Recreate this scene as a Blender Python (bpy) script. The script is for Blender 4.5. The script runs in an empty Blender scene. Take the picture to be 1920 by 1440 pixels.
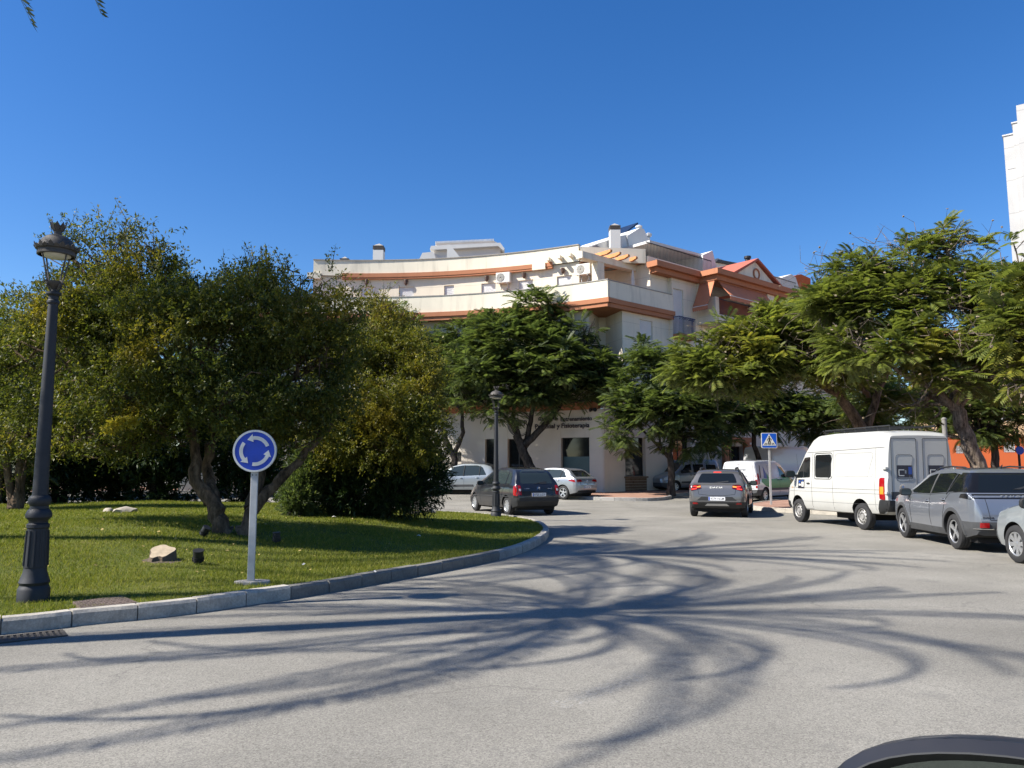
import bpy, bmesh, math, random
import numpy as np
from mathutils import Vector, Matrix
from mathutils.bvhtree import BVHTree

random.seed(7)
rng = np.random.default_rng(7)
R = math.radians
scene = bpy.context.scene
COL = scene.collection

# ---------------------------------------------------------------- camera
CAM_H, PITCH, FPX = 1.5, R(6.4), 1443.0
cam_data = bpy.data.cameras.new('camera')
cam = bpy.data.objects.new('camera', cam_data)
COL.objects.link(cam)
cam.location = (0, 0, CAM_H)
cam.rotation_euler = (R(90) + PITCH, 0, 0)
cam_data.sensor_fit = 'HORIZONTAL'
cam_data.sensor_width = 36.0
cam_data.lens = 36.0 * FPX / 1920.0
cam_data.clip_start = 0.05
cam_data.clip_end = 3000
scene.camera = cam

# ---------------------------------------------------------------- daylight
SUN_EL = R(43)
SUN_A = R(16)             # degrees behind the pure left of the view
sun_dir = Vector((-math.cos(SUN_A) * math.cos(SUN_EL), -math.sin(SUN_A) * math.cos(SUN_EL), math.sin(SUN_EL)))
sd = bpy.data.lights.new('sun', 'SUN')
sd.energy = 5.0
sd.angle = R(0.53)
sd.color = (1.0, 0.945, 0.86)
so = bpy.data.objects.new('sun', sd)
COL.objects.link(so)
so.rotation_euler = sun_dir.to_track_quat('Z', 'Y').to_euler()
so.location = sun_dir * 60

world = bpy.data.worlds.new('World')
scene.world = world
world.use_nodes = True
wn = world.node_tree.nodes
wl = world.node_tree.links
for n in list(wn):
    wn.remove(n)
w_out = wn.new('ShaderNodeOutputWorld')
w_bg = wn.new('ShaderNodeBackground')
w_sky = wn.new('ShaderNodeTexSky')
w_sky.sky_type = 'NISHITA'
w_sky.sun_disc = False
w_sky.sun_elevation = SUN_EL
w_sky.sun_rotation = math.atan2(sun_dir.x, sun_dir.y)
w_sky.altitude = 50
w_sky.air_density = 1.0
w_sky.dust_density = 0.3
w_sky.ozone_density = 3.5
w_bg.inputs['Strength'].default_value = 0.085
w_hs = wn.new('ShaderNodeHueSaturation')
w_hs.inputs['Hue'].default_value = 0.509
w_hs.inputs['Saturation'].default_value = 1.31
wl.new(w_sky.outputs[0], w_hs.inputs['Color'])
wl.new(w_hs.outputs[0], w_bg.inputs['Color'])
wl.new(w_bg.outputs[0], w_out.inputs['Surface'])

vs = scene.view_settings
vs.view_transform = 'Standard'
vs.look = 'None'
vs.exposure = 1.0
vs.gamma = 1.0
vs.use_curve_mapping = False
scene.render.engine = 'CYCLES'
scene.cycles.max_bounces = 8
scene.cycles.transparent_max_bounces = 8

# ---------------------------------------------------------------- helpers: picture ray -> place
_c, _s = math.cos(PITCH), math.sin(PITCH)
def ray(px, py):
    a, b = px - 960.0, 720.0 - py
    return a, FPX * _c - b * _s, FPX * _s + b * _c
def atY(px, py, Y):
    x, y, z = ray(px, py); t = Y / y
    return Vector((x * t, Y, CAM_H + z * t))
def atZ(px, py, Z):
    x, y, z = ray(px, py); t = (Z - CAM_H) / z
    return Vector((x * t, y * t, Z))

# ---------------------------------------------------------------- helpers: objects
def link(o, parent=None):
    COL.objects.link(o)
    if parent is not None:
        o.parent = parent
    return o
def tag(o, label, cat, group=None, kind=None):
    o['label'] = label
    o['category'] = cat
    if group: o['group'] = group
    if kind: o['kind'] = kind
    return o
def empty(name, loc=(0, 0, 0), rz=0.0):
    o = bpy.data.objects.new(name, None)
    o.empty_display_size = 0.2
    o.location = loc
    o.rotation_euler = (0, 0, rz)
    COL.objects.link(o)
    return o
def mesh_obj(name, me, m, parent=None, smooth=None):
    if m is not None and not me.materials:
        for mm in (m if isinstance(m, (list, tuple)) else [m]):
            me.materials.append(mm)
    if smooth is not None:
        for p in me.polygons: p.use_smooth = True
        if smooth < 179:
            me.set_sharp_from_angle(angle=R(smooth))
    return link(bpy.data.objects.new(name, me), parent)
def copy_tree(o, parent=None):
    c = o.copy()
    link(c)
    c.parent = parent
    for ch in list(o.children):
        copy_tree(ch, c)
    return c

class MB:
    """collects shapes, builds ONE mesh"""
    def __init__(s): s.v = []; s.f = []
    def add(s, verts, faces):
        b = len(s.v)
        s.v.extend([tuple(p) for p in verts])
        s.f.extend([tuple(i + b for i in f) for f in faces])
        return s
    def box(s, x0, x1, y0, y1, z0, z1):
        v = [(x0,y0,z0),(x1,y0,z0),(x1,y1,z0),(x0,y1,z0),(x0,y0,z1),(x1,y0,z1),(x1,y1,z1),(x0,y1,z1)]
        return s.add(v, [(0,3,2,1),(4,5,6,7),(0,1,5,4),(1,2,6,5),(2,3,7,6),(3,0,4,7)])
    def obox(s, M, hx, hy, hz):
        v = [M @ Vector((a*hx, b*hy, c*hz)) for c in (-1,1) for a, b in ((-1,-1),(1,-1),(1,1),(-1,1))]
        return s.add(v, [(0,3,2,1),(4,5,6,7),(0,1,5,4),(1,2,6,5),(2,3,7,6),(3,0,4,7)])
    def prism(s, poly, z0, z1):
        n = len(poly)
        v = [(p[0], p[1], z0) for p in poly] + [(p[0], p[1], z1) for p in poly]
        f = [tuple(range(n-1,-1,-1)), tuple(range(n, 2*n))]
        f += [(i, (i+1)%n, n+(i+1)%n, n+i) for i in range(n)]
        return s.add(v, f)
    def lathe(s, prof, n=20, M=None, cap=True):
        v = []; f = []
        for (r, z) in prof:
            for k in range(n):
                a = 2*math.pi*k/n
                p = Vector((r*math.cos(a), r*math.sin(a), z))
                v.append(M @ p if M else p)
        for i in range(len(prof)-1):
            for k in range(n):
                f.append((i*n+k, i*n+(k+1)%n, (i+1)*n+(k+1)%n, (i+1)*n+k))
        if cap:
            f.append(tuple(range(n-1,-1,-1)))
            f.append(tuple((len(prof)-1)*n+k for k in range(n)))
        return s.add(v, f)
    def tube(s, pts, rad, n=7, cap=True):
        pts = [Vector(p) for p in pts]
        if not hasattr(rad, '__len__'): rad = [rad]*len(pts)
        t0 = (pts[1]-pts[0]).normalized()
        up = Vector((0,0,1)) if abs(t0.z) < 0.9 else Vector((1,0,0))
        a = t0.cross(up).normalized()
        v = []; f = []
        for i, p in enumerate(pts):
            t = (pts[min(i+1,len(pts)-1)]-pts[max(i-1,0)])
            if t.length < 1e-9: t = t0
            t.normalize()
            a = (a - t*a.dot(t))
            a = a.normalized() if a.length > 1e-6 else t.orthogonal().normalized()
            b = t.cross(a)
            for k in range(n):
                an = 2*math.pi*k/n
                v.append(p + (a*math.cos(an)+b*math.sin(an))*rad[i])
        for i in range(len(pts)-1):
            for k in range(n):
                f.append((i*n+k, i*n+(k+1)%n, (i+1)*n+(k+1)%n, (i+1)*n+k))
        if cap:
            f.append(tuple(range(n-1,-1,-1)))
            f.append(tuple((len(pts)-1)*n+k for k in range(n)))
        return s.add(v, f)
    def mesh(s, name):
        me = bpy.data.meshes.new(name)
        me.from_pydata(s.v, [], s.f)
        me.update()
        return me
    def build(s, name, m, parent=None, smooth=None, bevel=0.0, fix=False):
        me = s.mesh(name)
        if bevel > 0 or fix:
            bm = bmesh.new(); bm.from_mesh(me)
            bmesh.ops.recalc_face_normals(bm, faces=bm.faces)
            if bevel > 0:
                bmesh.ops.bevel(bm, geom=[e for e in bm.edges if e.is_manifold and e.calc_face_angle(0) > 0.5], offset=bevel, segments=2, profile=0.6, affect='EDGES')
            bm.to_mesh(me); bm.free()
        return mesh_obj(name, me, m, parent, smooth)

def np_mesh(name, V, F):
    """fast mesh from arrays; F is (n,k)"""
    me = bpy.data.meshes.new(name)
    nv, (nf, k) = len(V), F.shape
    me.vertices.add(nv); me.vertices.foreach_set('co', V.astype(np.float32).ravel())
    me.loops.add(nf*k); me.loops.foreach_set('vertex_index', F.astype(np.int32).ravel())
    me.polygons.add(nf)
    me.polygons.foreach_set('loop_start', np.arange(0, nf*k, k, dtype=np.int32))
    me.polygons.foreach_set('loop_total', np.full(nf, k, dtype=np.int32))
    me.update(calc_edges=True)
    return me

# ---------------------------------------------------------------- materials
def lin(c):
    return tuple(((x/255.0)/12.92 if x/255.0 <= 0.04045 else ((x/255.0+0.055)/1.055)**2.4) for x in c)
class NT:
    def __init__(s, name):
        s.m = bpy.data.materials.new(name); s.m.use_nodes = True
        s.n = s.m.node_tree.nodes; s.l = s.m.node_tree.links
        s.p = s.n['Principled BSDF']; s.out = s.n['Material Output']
    def new(s, t, **kw):
        n = s.n.new(t)
        for k, v in kw.items(): setattr(n, k, v)
        return n
    def co(s, kind='Object'):
        return s.new('ShaderNodeTexCoord').outputs[kind]
    def noise(s, scale, detail=4, rough=0.55, vec=None, out='Fac'):
        n = s.new('ShaderNodeTexNoise')
        n.inputs['Scale'].default_value = scale; n.inputs['Detail'].default_value = detail; n.inputs['Roughness'].default_value = rough
        s.l.new(vec if vec is not None else s.co(), n.inputs['Vector'])
        return n.outputs[out]
    def voro(s, scale, out='Color', vec=None, feature='F1'):
        n = s.new('ShaderNodeTexVoronoi', feature=feature)
        n.inputs['Scale'].default_value = scale
        s.l.new(vec if vec is not None else s.co(), n.inputs['Vector'])
        return n.outputs[out]
    def ramp(s, fac, stops):
        n = s.new('ShaderNodeValToRGB')
        e = n.color_ramp.elements
        while len(e) < len(stops): e.new(0.5)
        for i, (p, c) in enumerate(stops):
            e[i].position = p
            e[i].color = (c[0], c[1], c[2], 1) if hasattr(c, '__len__') else (c, c, c, 1)
        s.l.new(fac, n.inputs[0])
        return n.outputs[0]
    def mix(s, fac, a, b, blend='MIX'):
        n = s.new('ShaderNodeMix', data_type='RGBA', blend_type=blend)
        for i, x in ((0, fac), (6, a), (7, b)):
            if hasattr(x, 'is_linked') or isinstance(x, bpy.types.NodeSocket): s.l.new(x, n.inputs[i])
            elif i == 0: n.inputs[0].default_value = x
            else: n.inputs[i].default_value = (x[0], x[1], x[2], 1)
        return n.outputs[2]
    def math(s, op, a, b=0.0, c=None):
        n = s.new('ShaderNodeMath', operation=op)
        for i, x in enumerate((a, b) if c is None else (a, b, c)):
            if isinstance(x, bpy.types.NodeSocket): s.l.new(x, n.inputs[i])
            else: n.inputs[i].default_value = x
        return n.outputs[0]
    def bump(s, h, strength=0.3, dist=0.01):
        n = s.new('ShaderNodeBump')
        n.inputs['Strength'].default_value = strength; n.inputs['Distance'].default_value = dist
        s.l.new(h, n.inputs['Height']); s.l.new(n.outputs[0], s.p.inputs['Normal'])
    def col(s, c):
        if isinstance(c, bpy.types.NodeSocket): s.l.new(c, s.p.inputs['Base Color'])
        else: s.p.inputs['Base Color'].default_value = (c[0], c[1], c[2], 1)
    def set(s, rough=None, metal=None, spec=None, coat=None, coat_rough=None):
        for k, v in (('Roughness', rough), ('Metallic', metal), ('Specular IOR Level', spec), ('Coat Weight', coat), ('Coat Roughness', coat_rough)):
            if v is None: continue
            if isinstance(v, bpy.types.NodeSocket): s.l.new(v, s.p.inputs[k])
            else: s.p.inputs[k].default_value = v

MAT = {}
def simple(name, c, rough=0.6, metal=0.0, var=0.12, scale=4.0, bump=0.0, bscale=60.0, bdist=0.004, spec=0.5, coat=0.0):
    """plain material with soft mottling, wear in the gloss and fine relief"""
    t = NT(name)
    if var > 0:
        n1 = t.noise(scale, 6, 0.6)
        t.col(t.ramp(n1, [(0.25, tuple(x*(1-var) for x in c)), (0.6, c), (0.85, tuple(min(1, x*(1+var*0.6)) for x in c))]))
        rr = t.noise(scale*2.3, 4)
        t.set(rough=t.math('MULTIPLY_ADD', rr, 0.25*rough, rough*0.87))
    else:
        t.col(c); t.set(rough=rough)
    t.set(metal=metal, spec=spec, coat=coat, coat_rough=0.05)
    if bump > 0:
        t.bump(t.noise(bscale, 5, 0.65), bump, bdist)
    MAT[name] = t.m
    return t.m
# ================================================================ surfaces
def asphalt():
    t = NT('asphalt')
    big = t.noise(0.22, 5, 0.6)
    mid = t.noise(1.7, 5, 0.65)
    cells = t.voro(125.0, 'Color')
    sp = t.new('ShaderNodeSeparateColor'); t.l.new(cells, sp.inputs[0])
    grain = t.noise(230.0, 2, 0.5)
    base = t.ramp(big, [(0.3, (0.202, 0.191, 0.164)), (0.5, (0.244, 0.231, 0.199)), (0.7, (0.284, 0.269, 0.232))])
    base = t.mix(t.math('MULTIPLY', mid, 0.30), base, (0.180, 0.166, 0.140))
    # aggregate: pale chippings in darker binder
    agg = t.ramp(sp.outputs[0], [(0.0, 0.55), (0.3, 0.87), (0.72, 1.08), (1.0, 1.34)])
    base = t.mix(0.85, base, agg, 'MULTIPLY')
    g2 = t.ramp(grain, [(0.3, 0.72), (0.7, 1.25)])
    base = t.mix(0.6, base, g2, 'MULTIPLY')
    # oil drips and tar stains
    st = t.ramp(t.noise(0.9, 6, 0.7), [(0.55, 0.0), (0.70, 0.75)])
    base = t.mix(t.math('MULTIPLY', st, 0.5), base, (0.10, 0.097, 0.095))
    # hairline cracks and tyre-worn lanes
    wv = t.new('ShaderNodeVectorMath', operation='ADD'); t.l.new(t.co(), wv.inputs[0])
    wn_ = t.new('ShaderNodeVectorMath', operation='SCALE'); wn_.inputs['Scale'].default_value = 0.9; t.l.new(t.noise(0.8, 5, 0.7, out='Color'), wn_.inputs[0]); t.l.new(wn_.outputs[0], wv.inputs[1])
    ed = t.voro(0.30, 'Distance', wv.outputs[0], 'DISTANCE_TO_EDGE')
    ck = t.math('MULTIPLY', t.ramp(ed, [(0.0, 1.0), (0.006, 0.0)]), t.ramp(t.noise(0.35, 3), [(0.42, 0.0), (0.55, 1.0)]))
    base = t.mix(t.math('MULTIPLY', ck, 0.40), base, (0.055, 0.052, 0.05))
    ln = t.noise(0.55, 3, 0.5)
    base = t.mix(0.5, base, t.ramp(ln, [(0.35, 0.74), (0.65, 1.16)]), 'MULTIPLY')
    t.col(base); t.set(rough=0.88, spec=0.3)
    h = t.math('ADD', t.math('MULTIPLY', sp.outputs[1], 0.7), grain)
    t.bump(h, 0.55, 0.006)
    return t.m
MAT['asphalt'] = asphalt()

def lawn_mat():
    t = NT('lawn')
    a = t.noise(0.7, 5, 0.6); b = t.noise(9.0, 4, 0.7); c = t.noise(70.0, 3, 0.7)
    col = t.ramp(a, [(0.3, (0.078, 0.105, 0.019)), (0.55, (0.122, 0.145, 0.026)), (0.75, (0.195, 0.185, 0.048))])
    col = t.mix(t.ramp(b, [(0.45, 0.0), (0.75, 0.55)]), col, (0.15, 0.135, 0.05))
    col = t.mix(0.8, col, t.ramp(c, [(0.3, 0.45), (0.7, 1.35)]), 'MULTIPLY')
    t.col(col); t.set(rough=0.95, spec=0.15)
    t.bump(t.math('ADD', c, b), 0.9, 0.03)
    return t.m
MAT['lawn'] = lawn_mat()

def leaf_mat(name, stops, nscale=0.8, trans=0.35, accent=None, rough=0.5, spec=0.35):
    """foliage: each leaf its own tint, broad colour drift through the crown, light passes through"""
    t = NT(name)
    geo = t.new('ShaderNodeNewGeometry')
    f = t.math('ADD', t.math('MULTIPLY', geo.outputs['Random Per Island'], 0.62), t.math('MULTIPLY', t.noise(nscale, 3, 0.6), 0.42))
    col = t.ramp(f, stops)
    if accent:
        k = t.ramp(t.noise(accent[1], 3, 0.5), [(accent[2], 0.0), (accent[3], 1.0)])
        k2 = t.math('MULTIPLY', k, t.ramp(geo.outputs['Random Per Island'], [(0.1, 0.25), (0.8, 1.0)]))
        col = t.mix(k2, col, accent[0])
    t.col(col); t.set(rough=rough, spec=spec)
    tr = t.new('ShaderNodeBsdfTranslucent')
    t.l.new(t.mix(1.0, col, (1.25, 1.3, 0.6), 'MULTIPLY'), tr.inputs['Color'])
    mx = t.new('ShaderNodeMixShader'); mx.inputs[0].default_value = trans
    t.l.new(t.p.outputs[0], mx.inputs[1]); t.l.new(tr.outputs[0], mx.inputs[2])
    t.l.new(mx.outputs[0], t.out.inputs['Surface'])
    MAT[name] = t.m
    return t.m
leaf_mat('grass_blade', [(0.15, (0.085, 0.114, 0.016)), (0.5, (0.155, 0.182, 0.026)), (0.85, (0.29, 0.262, 0.058))], 0.9, 0.4, rough=0.6, spec=0.2)

def kerb_mat(name, c):
    t = NT(name)
    a = t.noise(3.0, 6, 0.7); b = t.noise(38.0, 5, 0.7)
    col = t.ramp(a, [(0.25, tuple(x*0.55 for x in c)), (0.5, c), (0.75, tuple(x*1.2 for x in c))])
    col = t.mix(0.55, col, t.ramp(b, [(0.3, 0.5), (0.65, 1.2)]), 'MULTIPLY')
    t.col(col); t.set(rough=0.9, spec=0.2); t.bump(b, 0.5, 0.006)
    MAT[name] = t.m
kerb_mat('kerb_pale', (0.40, 0.37, 0.32))
kerb_mat('kerb_dark', (0.17, 0.165, 0.15))
kerb_mat('kerb_mid', (0.30, 0.29, 0.27))
def paving():
    t = NT('paving')
    br = t.new('ShaderNodeTexBrick')
    br.inputs['Scale'].default_value = 1.0
    br.inputs['Brick Width'].default_value = 0.2; br.inputs['Row Height'].default_value = 0.2; br.inputs['Mortar Size'].default_value = 0.008
    br.inputs['Color1'].default_value = (0.30, 0.165, 0.115, 1); br.inputs['Color2'].default_value = (0.36, 0.215, 0.155, 1); br.inputs['Mortar'].default_value = (0.22, 0.16, 0.13, 1)
    t.l.new(t.co(), br.inputs['Vector'])
    t.col(t.mix(0.5, br.outputs['Color'], t.ramp(t.noise(1.1, 5), [(0.3, 0.6), (0.7, 1.2)]), 'MULTIPLY'))
    t.set(rough=0.85, spec=0.3)
    t.bump(br.outputs['Fac'], -0.3, 0.004)
    return t.m
MAT['paving'] = paving()
simple('soil', (0.10, 0.075, 0.05), 0.95, var=0.3, scale=6, bump=0.8, bscale=25, bdist=0.02)

# ================================================================ lie of the land
def gz(x, y):
    t = np.clip(np.asarray(y, float) - 26.0, 0, 46)
    r = 0.02 * t * t / (t + 4.0)
    return float(r) if np.ndim(r) == 0 else r

def poly_bm(poly, step):
    """polygon cut along a square grid so that it can follow a surface"""
    bm = bmesh.new()
    vs_ = [bm.verts.new((p[0], p[1], 0)) for p in poly]
    bm.faces.new(vs_)
    for ax in (0, 1):
        lo, hi = min(p[ax] for p in poly), max(p[ax] for p in poly)
        k = math.floor(lo/step)+1
        while k*step < hi - 1e-6:
            co = [0, 0, 0]; no = [0, 0, 0]; co[ax] = k*step; no[ax] = 1
            bmesh.ops.bisect_plane(bm, geom=bm.verts[:]+bm.edges[:]+bm.faces[:], plane_co=co, plane_no=no, dist=1e-5)
            k += 1
    bmesh.ops.triangulate(bm, faces=[f for f in bm.faces if len(f.verts) > 4])
    return bm

xs = np.unique(np.concatenate([[-1500, -600, -250, -120], np.arange(-60, 61, 4.0), [120, 250, 600, 1500]]))
ys = np.unique(np.concatenate([[-600, -200, -60], np.arange(-20, 24, 4.0), np.arange(24, 74, 1.0), [80, 100, 150, 300, 700, 1800]]))
GX, GY = np.meshgrid(xs, ys)
V = np.stack([GX.ravel(), GY.ravel(), gz(GX.ravel(), GY.ravel())], 1)
nx, ny = len(xs), len(ys)
ii = np.arange(nx*ny).reshape(ny, nx)
F = np.stack([ii[:-1,:-1].ravel(), ii[:-1,1:].ravel(), ii[1:,1:].ravel(), ii[1:,:-1].ravel()], 1)
road = mesh_obj('road', np_mesh('road', V, F), MAT['asphalt'])
road['kind'] = 'structure'

# ---- the planted island of the roundabout
ISL = [(-4.7,7.28),(-4.2,7.7),(-3.76,7.98),(-3.29,8.4),(-2.88,8.9),(-2.43,9.45),(-1.94,10.22),(-1.49,10.96),(-0.89,11.94),(-0.22,13.2),(0.25,14.5),(0.61,16.1),(0.84,17.9),(0.86,19.8),(0.62,21.8),(0.1,23.4),(-0.9,25.0),
       (-2.4,26.4),(-5.0,28.2),(-8.5,29.4),(-13,29.3),(-17.6,26.6),(-20.6,21.5),(-20.9,15.5),(-18.6,10),(-14.5,6.6),(-10,5.4),(-7,5.9)]
def closed_spline(P, per=10):
    out = []; n = len(P)
    for i in range(n):
        p0, p1, p2, p3 = [Vector((*P[(i+k) % n], 0)) for k in (-1, 0, 1, 2)]
        for j in range(per):
            t = j/per
            out.append(0.5*((2*p1)+(p2-p0)*t+(2*p0-5*p1+4*p2-p3)*t*t+(3*p1-p0-3*p2+p3)*t**3))
    return out
def resample(pts, step, closed=True):
    q = list(pts)+([pts[0]] if closed else [])
    d = [0.0]
    for a, b in zip(q, q[1:]): d.append(d[-1]+(b-a).length)
    n = max(2, round(d[-1]/step))
    s_ = np.linspace(0, d[-1], n+1)
    X = np.interp(s_, d, [p.x for p in q]); Y = np.interp(s_, d, [p.y for p in q])
    return [Vector((x, y, 0)) for x, y in zip(X, Y)]
isl_pts = closed_spline(ISL)
IC = Vector((-9.0, 17.5, 0))
_ph = np.array([math.atan2(p.y-IC.y, p.x-IC.x) for p in isl_pts]); _rr = np.array([(p-IC).length for p in isl_pts])
_o = np.argsort(_ph); _ph, _rr = _ph[_o], _rr[_o]
def isl_R(phi): return np.interp(phi, _ph, _rr, period=2*math.pi)
def lawn_z(x, y):
    x = np.asarray(x, float); y = np.asarray(y, float)
    r = np.hypot(x-IC.x, y-IC.y); Rr = isl_R(np.arctan2(y-IC.y, x-IC.x))
    e = np.clip((Rr-r)/7.5, 0, 1)
    z = gz(x, y) + 0.125 + 0.47*e*e*(3-2*e) + 0.02*np.sin(x*1.3+y*0.7)*np.clip(e*6, 0, 1)
    return z if np.ndim(z) else float(z)
def on_lawn(px, py):
    """where the sight line of a picture point meets the lawn"""
    Z = 0.2
    for _ in range(25):
        p = atZ(px, py, Z); Z = 0.5*Z+0.5*lawn_z(p.x, p.y)
    return Vector((p.x, p.y, lawn_z(p.x, p.y)))
def on_road(px, py, dz=0.0):
    Z = 0.0
    for _ in range(25):
        p = atZ(px, py, Z); Z = 0.5*Z+0.5*(gz(p.x, p.y)+dz)
    return Vector((p.x, p.y, gz(p.x, p.y)+dz))

nph, nt = 220, 40
V = []; 
for i in range(nt+1):
    for j in range(nph):
        phi = -math.pi+2*math.pi*j/nph
        r = (isl_R(phi)-0.10)*(1-(i/nt)**1.0*0.985)
        x, y = IC.x+r*math.cos(phi), IC.y+r*math.sin(phi)
        V.append((x, y, lawn_z(x, y)))
F = [(i*nph+j, i*nph+(j+1) % nph, (i+1)*nph+(j+1) % nph, (i+1)*nph+j) for i in range(nt) for j in range(nph)]
me = bpy.data.meshes.new('lawn'); me.from_pydata(V, [], F+[tuple(nt*nph+j for j in range(nph))]); me.update()
lawn = mesh_obj('lawn', me, MAT['lawn'], smooth=180)
lawn['kind'] = 'structure'

def kerb_line(name, pts, closed, height, width, mats, step=1.0, inside=1):
    """a run of kerb stones, each stone its own piece, on a concrete bed"""
    run = resample(pts, step/4.0, closed)
    m = len(run)
    nor = []
    for i in range(m):
        a = run[(i-1) % (m-1)] if closed else run[max(i-1, 0)]
        b = run[(i+1) % (m-1)] if closed else run[min(i+1, m-1)]
        t = (b-a).normalized()
        nor.append(Vector((-t.y, t.x, 0))*inside)
    bed = MB(); bv = []; 
    for p, n in zip(run, nor):
        z = gz(p.x, p.y)
        for o, dz in ((0.012, -0.05), (0.012, height-0.03), (width-0.012, height-0.03), (width-0.012, -0.05)):
            q = p+n*o; bv.append((q.x, q.y, z+dz))
    bf = [(4*i+k, 4*i+k+1, 4*i+5+k, 4*i+4+k) for i in range(m-1) for k in range(3)]
    bed.add(bv, bf)
    root = bed.build(name, MAT['kerb_dark'])
    root['kind'] = 'structure'
    k = 0
    for i in range(0, m-4, 4):
        seg = [run[i+j] for j in range(5)]; sn = [nor[i+j] for j in range(5)]
        L = (seg[4]-seg[0]).length
        t0 = (seg[1]-seg[0]).normalized(); t1 = (seg[4]-seg[3]).normalized()
        g = 0.005 + 0.004*random.random()
        seg[0] = seg[0]+t0*g; seg[4] = seg[4]-t1*g
        jz = random.uniform(-0.006, 0.006); jo = random.uniform(-0.006, 0.006)
        prof = ((0.0, -0.06), (0.0, height-0.03), (0.022, height), (width, height+0.002), (width, -0.06))
        v = []; mid = seg[2]
        for p, n in zip(seg, sn):
            z = gz(p.x, p.y)
            for o, dz in prof:
                q = p+n*(o+jo); v.append((q.x-mid.x, q.y-mid.y, z+dz+(jz if dz > 0 else 0)))
        f = [(5*a+c, 5*a+c+1, 5*a+6+c, 5*a+5+c) for a in range(4) for c in range(4)]
        f += [(4, 3, 2, 1, 0), (20, 21, 22, 23, 24)]
        b = MB().add(v, f)
        st = b.build('kerb_stone', mats(mid), root, fix=True)
        st.location = (mid.x, mid.y, 0)
        k += 1
    return root
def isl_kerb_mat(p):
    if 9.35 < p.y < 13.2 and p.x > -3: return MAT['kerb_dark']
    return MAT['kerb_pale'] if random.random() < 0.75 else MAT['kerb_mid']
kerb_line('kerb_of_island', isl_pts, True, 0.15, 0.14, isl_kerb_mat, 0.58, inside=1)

# ---- pavements
def pavement(name, poly, step=1.0, dz=0.13):
    bm = poly_bm(poly, step)
    for v in bm.verts: v.co.z = gz(v.co.x, v.co.y)+dz
    me = bpy.data.meshes.new(name); bm.to_mesh(me); bm.free()
    o = mesh_obj(name, me, MAT['paving']); o['kind'] = 'structure'
    return o
def open_spline(P, per=8):
    Q = [P[0]]+list(P)+[P[-1]]; out = []
    for i in range(1, len(Q)-2):
        p0, p1, p2, p3 = [Vector((*Q[i+k], 0)) for k in (-1, 0, 1, 2)]
        for j in range(per):
            t = j/per
            out.append(0.5*((2*p1)+(p2-p0)*t+(2*p0-5*p1+4*p2-p3)*t*t+(3*p1-p0-3*p2+p3)*t**3))
    out.append(Vector((*P[-1], 0)))
    return out
DR = Vector((0.761, 0.648, 0)); NR = Vector((0.648, -0.761, 0))      # run of the right wing and its outward side
K1 = open_spline([(-30,39.5),(-20,42.3),(-12,43.4),(-6,43.0),(-1.5,41.2),(1.2,39.0),(3.0,36.6),(4.6,35.2),(6.3,35.0),(7.4,36.4),(8.2,38.8),(10.6,41.2),(16,45.8),(30,57.7),(44,69.6)])
far1 = [Vector((44,82,0)), Vector((20,62,0)), Vector((6,47,0)), Vector((-8,50,0)), Vector((-30,47,0))]
pavement('pavement', [(p.x, p.y) for p in K1]+[(p.x, p.y) for p in far1])
kerb_line('kerb_of_shops', K1, False, 0.15, 0.13, lambda p: MAT['kerb_mid'], 1.0, inside=1)
K2 = open_spline([(30,50.5),(20,41.5),(12.6,34.6),(10.2,32.2),(9.1,30.2),(9.3,28.2),(10.3,26.9),(11.3,25.3),(11.45,22.0),(11.2,17.0),(10.7,12.5),(10.2,7.5),(9.6,1),(9.2,-12)])
far2 = [Vector((60,-12,0)), Vector((60,60,0)), Vector((40,59,0))]
pavement('pavement', [(p.x, p.y) for p in K2]+[(p.x, p.y) for p in far2])
kerb_line('kerb_of_square', K2, False, 0.15, 0.13, lambda p: MAT['kerb_pale'], 1.0, inside=1)
# the far side of the roundabout, glimpsed under the shrubs
K3 = open_spline([(-60,22),(-45,30),(-38,36),(-31,41.5),(-30,60)])
pavement('pavement', [(p.x, p.y) for p in K3]+[(-30,75),(-90,75),(-90,22)], 3.0)
# ================================================================ street furniture
simple('lamp_iron', (0.014, 0.016, 0.021), 0.62, var=0.35, scale=9, bump=0.25, bscale=70, bdist=0.002)
simple('lantern_metal', (0.075, 0.068, 0.060), 0.65, metal=0.3, var=0.35, scale=14, bump=0.3, bscale=60, bdist=0.002)
simple('lamp_diffuser', (0.62, 0.60, 0.54), 0.5, var=0.1)
simple('galvanised', (0.50, 0.50, 0.49), 0.55, metal=0.35, var=0.32, scale=5, bump=0.1, bscale=40, bdist=0.001)
simple('sign_blue', (0.003, 0.045, 0.40), 0.45, var=0.25, scale=6)
simple('sign_blue_bright', (0.004, 0.085, 0.52), 0.4, var=0.1, scale=6)
simple('sign_white', (0.64, 0.64, 0.60), 0.5, var=0.22, scale=9)
simple('sign_black', (0.010, 0.010, 0.011), 0.5, var=0)
simple('concrete', (0.33, 0.31, 0.28), 0.9, var=0.3, scale=7, bump=0.6, bscale=30, bdist=0.008)
simple('rusty_plate', (0.135, 0.10, 0.082), 0.75, metal=0.3, var=0.35, scale=9, bump=0.2)
simple('black_plastic', (0.014, 0.015, 0.016), 0.5, var=0.25, scale=8)
simple('cut_wood', (0.40, 0.32, 0.22), 0.85, var=0.35, scale=12, bump=0.5, bscale=40, bdist=0.004)
simple('bark', (0.13, 0.095, 0.065), 0.95, var=0.45, scale=6, bump=1.0, bscale=26, bdist=0.02)
simple('stone', (0.40, 0.35, 0.28), 0.9, var=0.3, scale=6, bump=0.7, bscale=18, bdist=0.01)
simple('paper', (0.50, 0.49, 0.45), 0.8, var=0.05)

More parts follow.
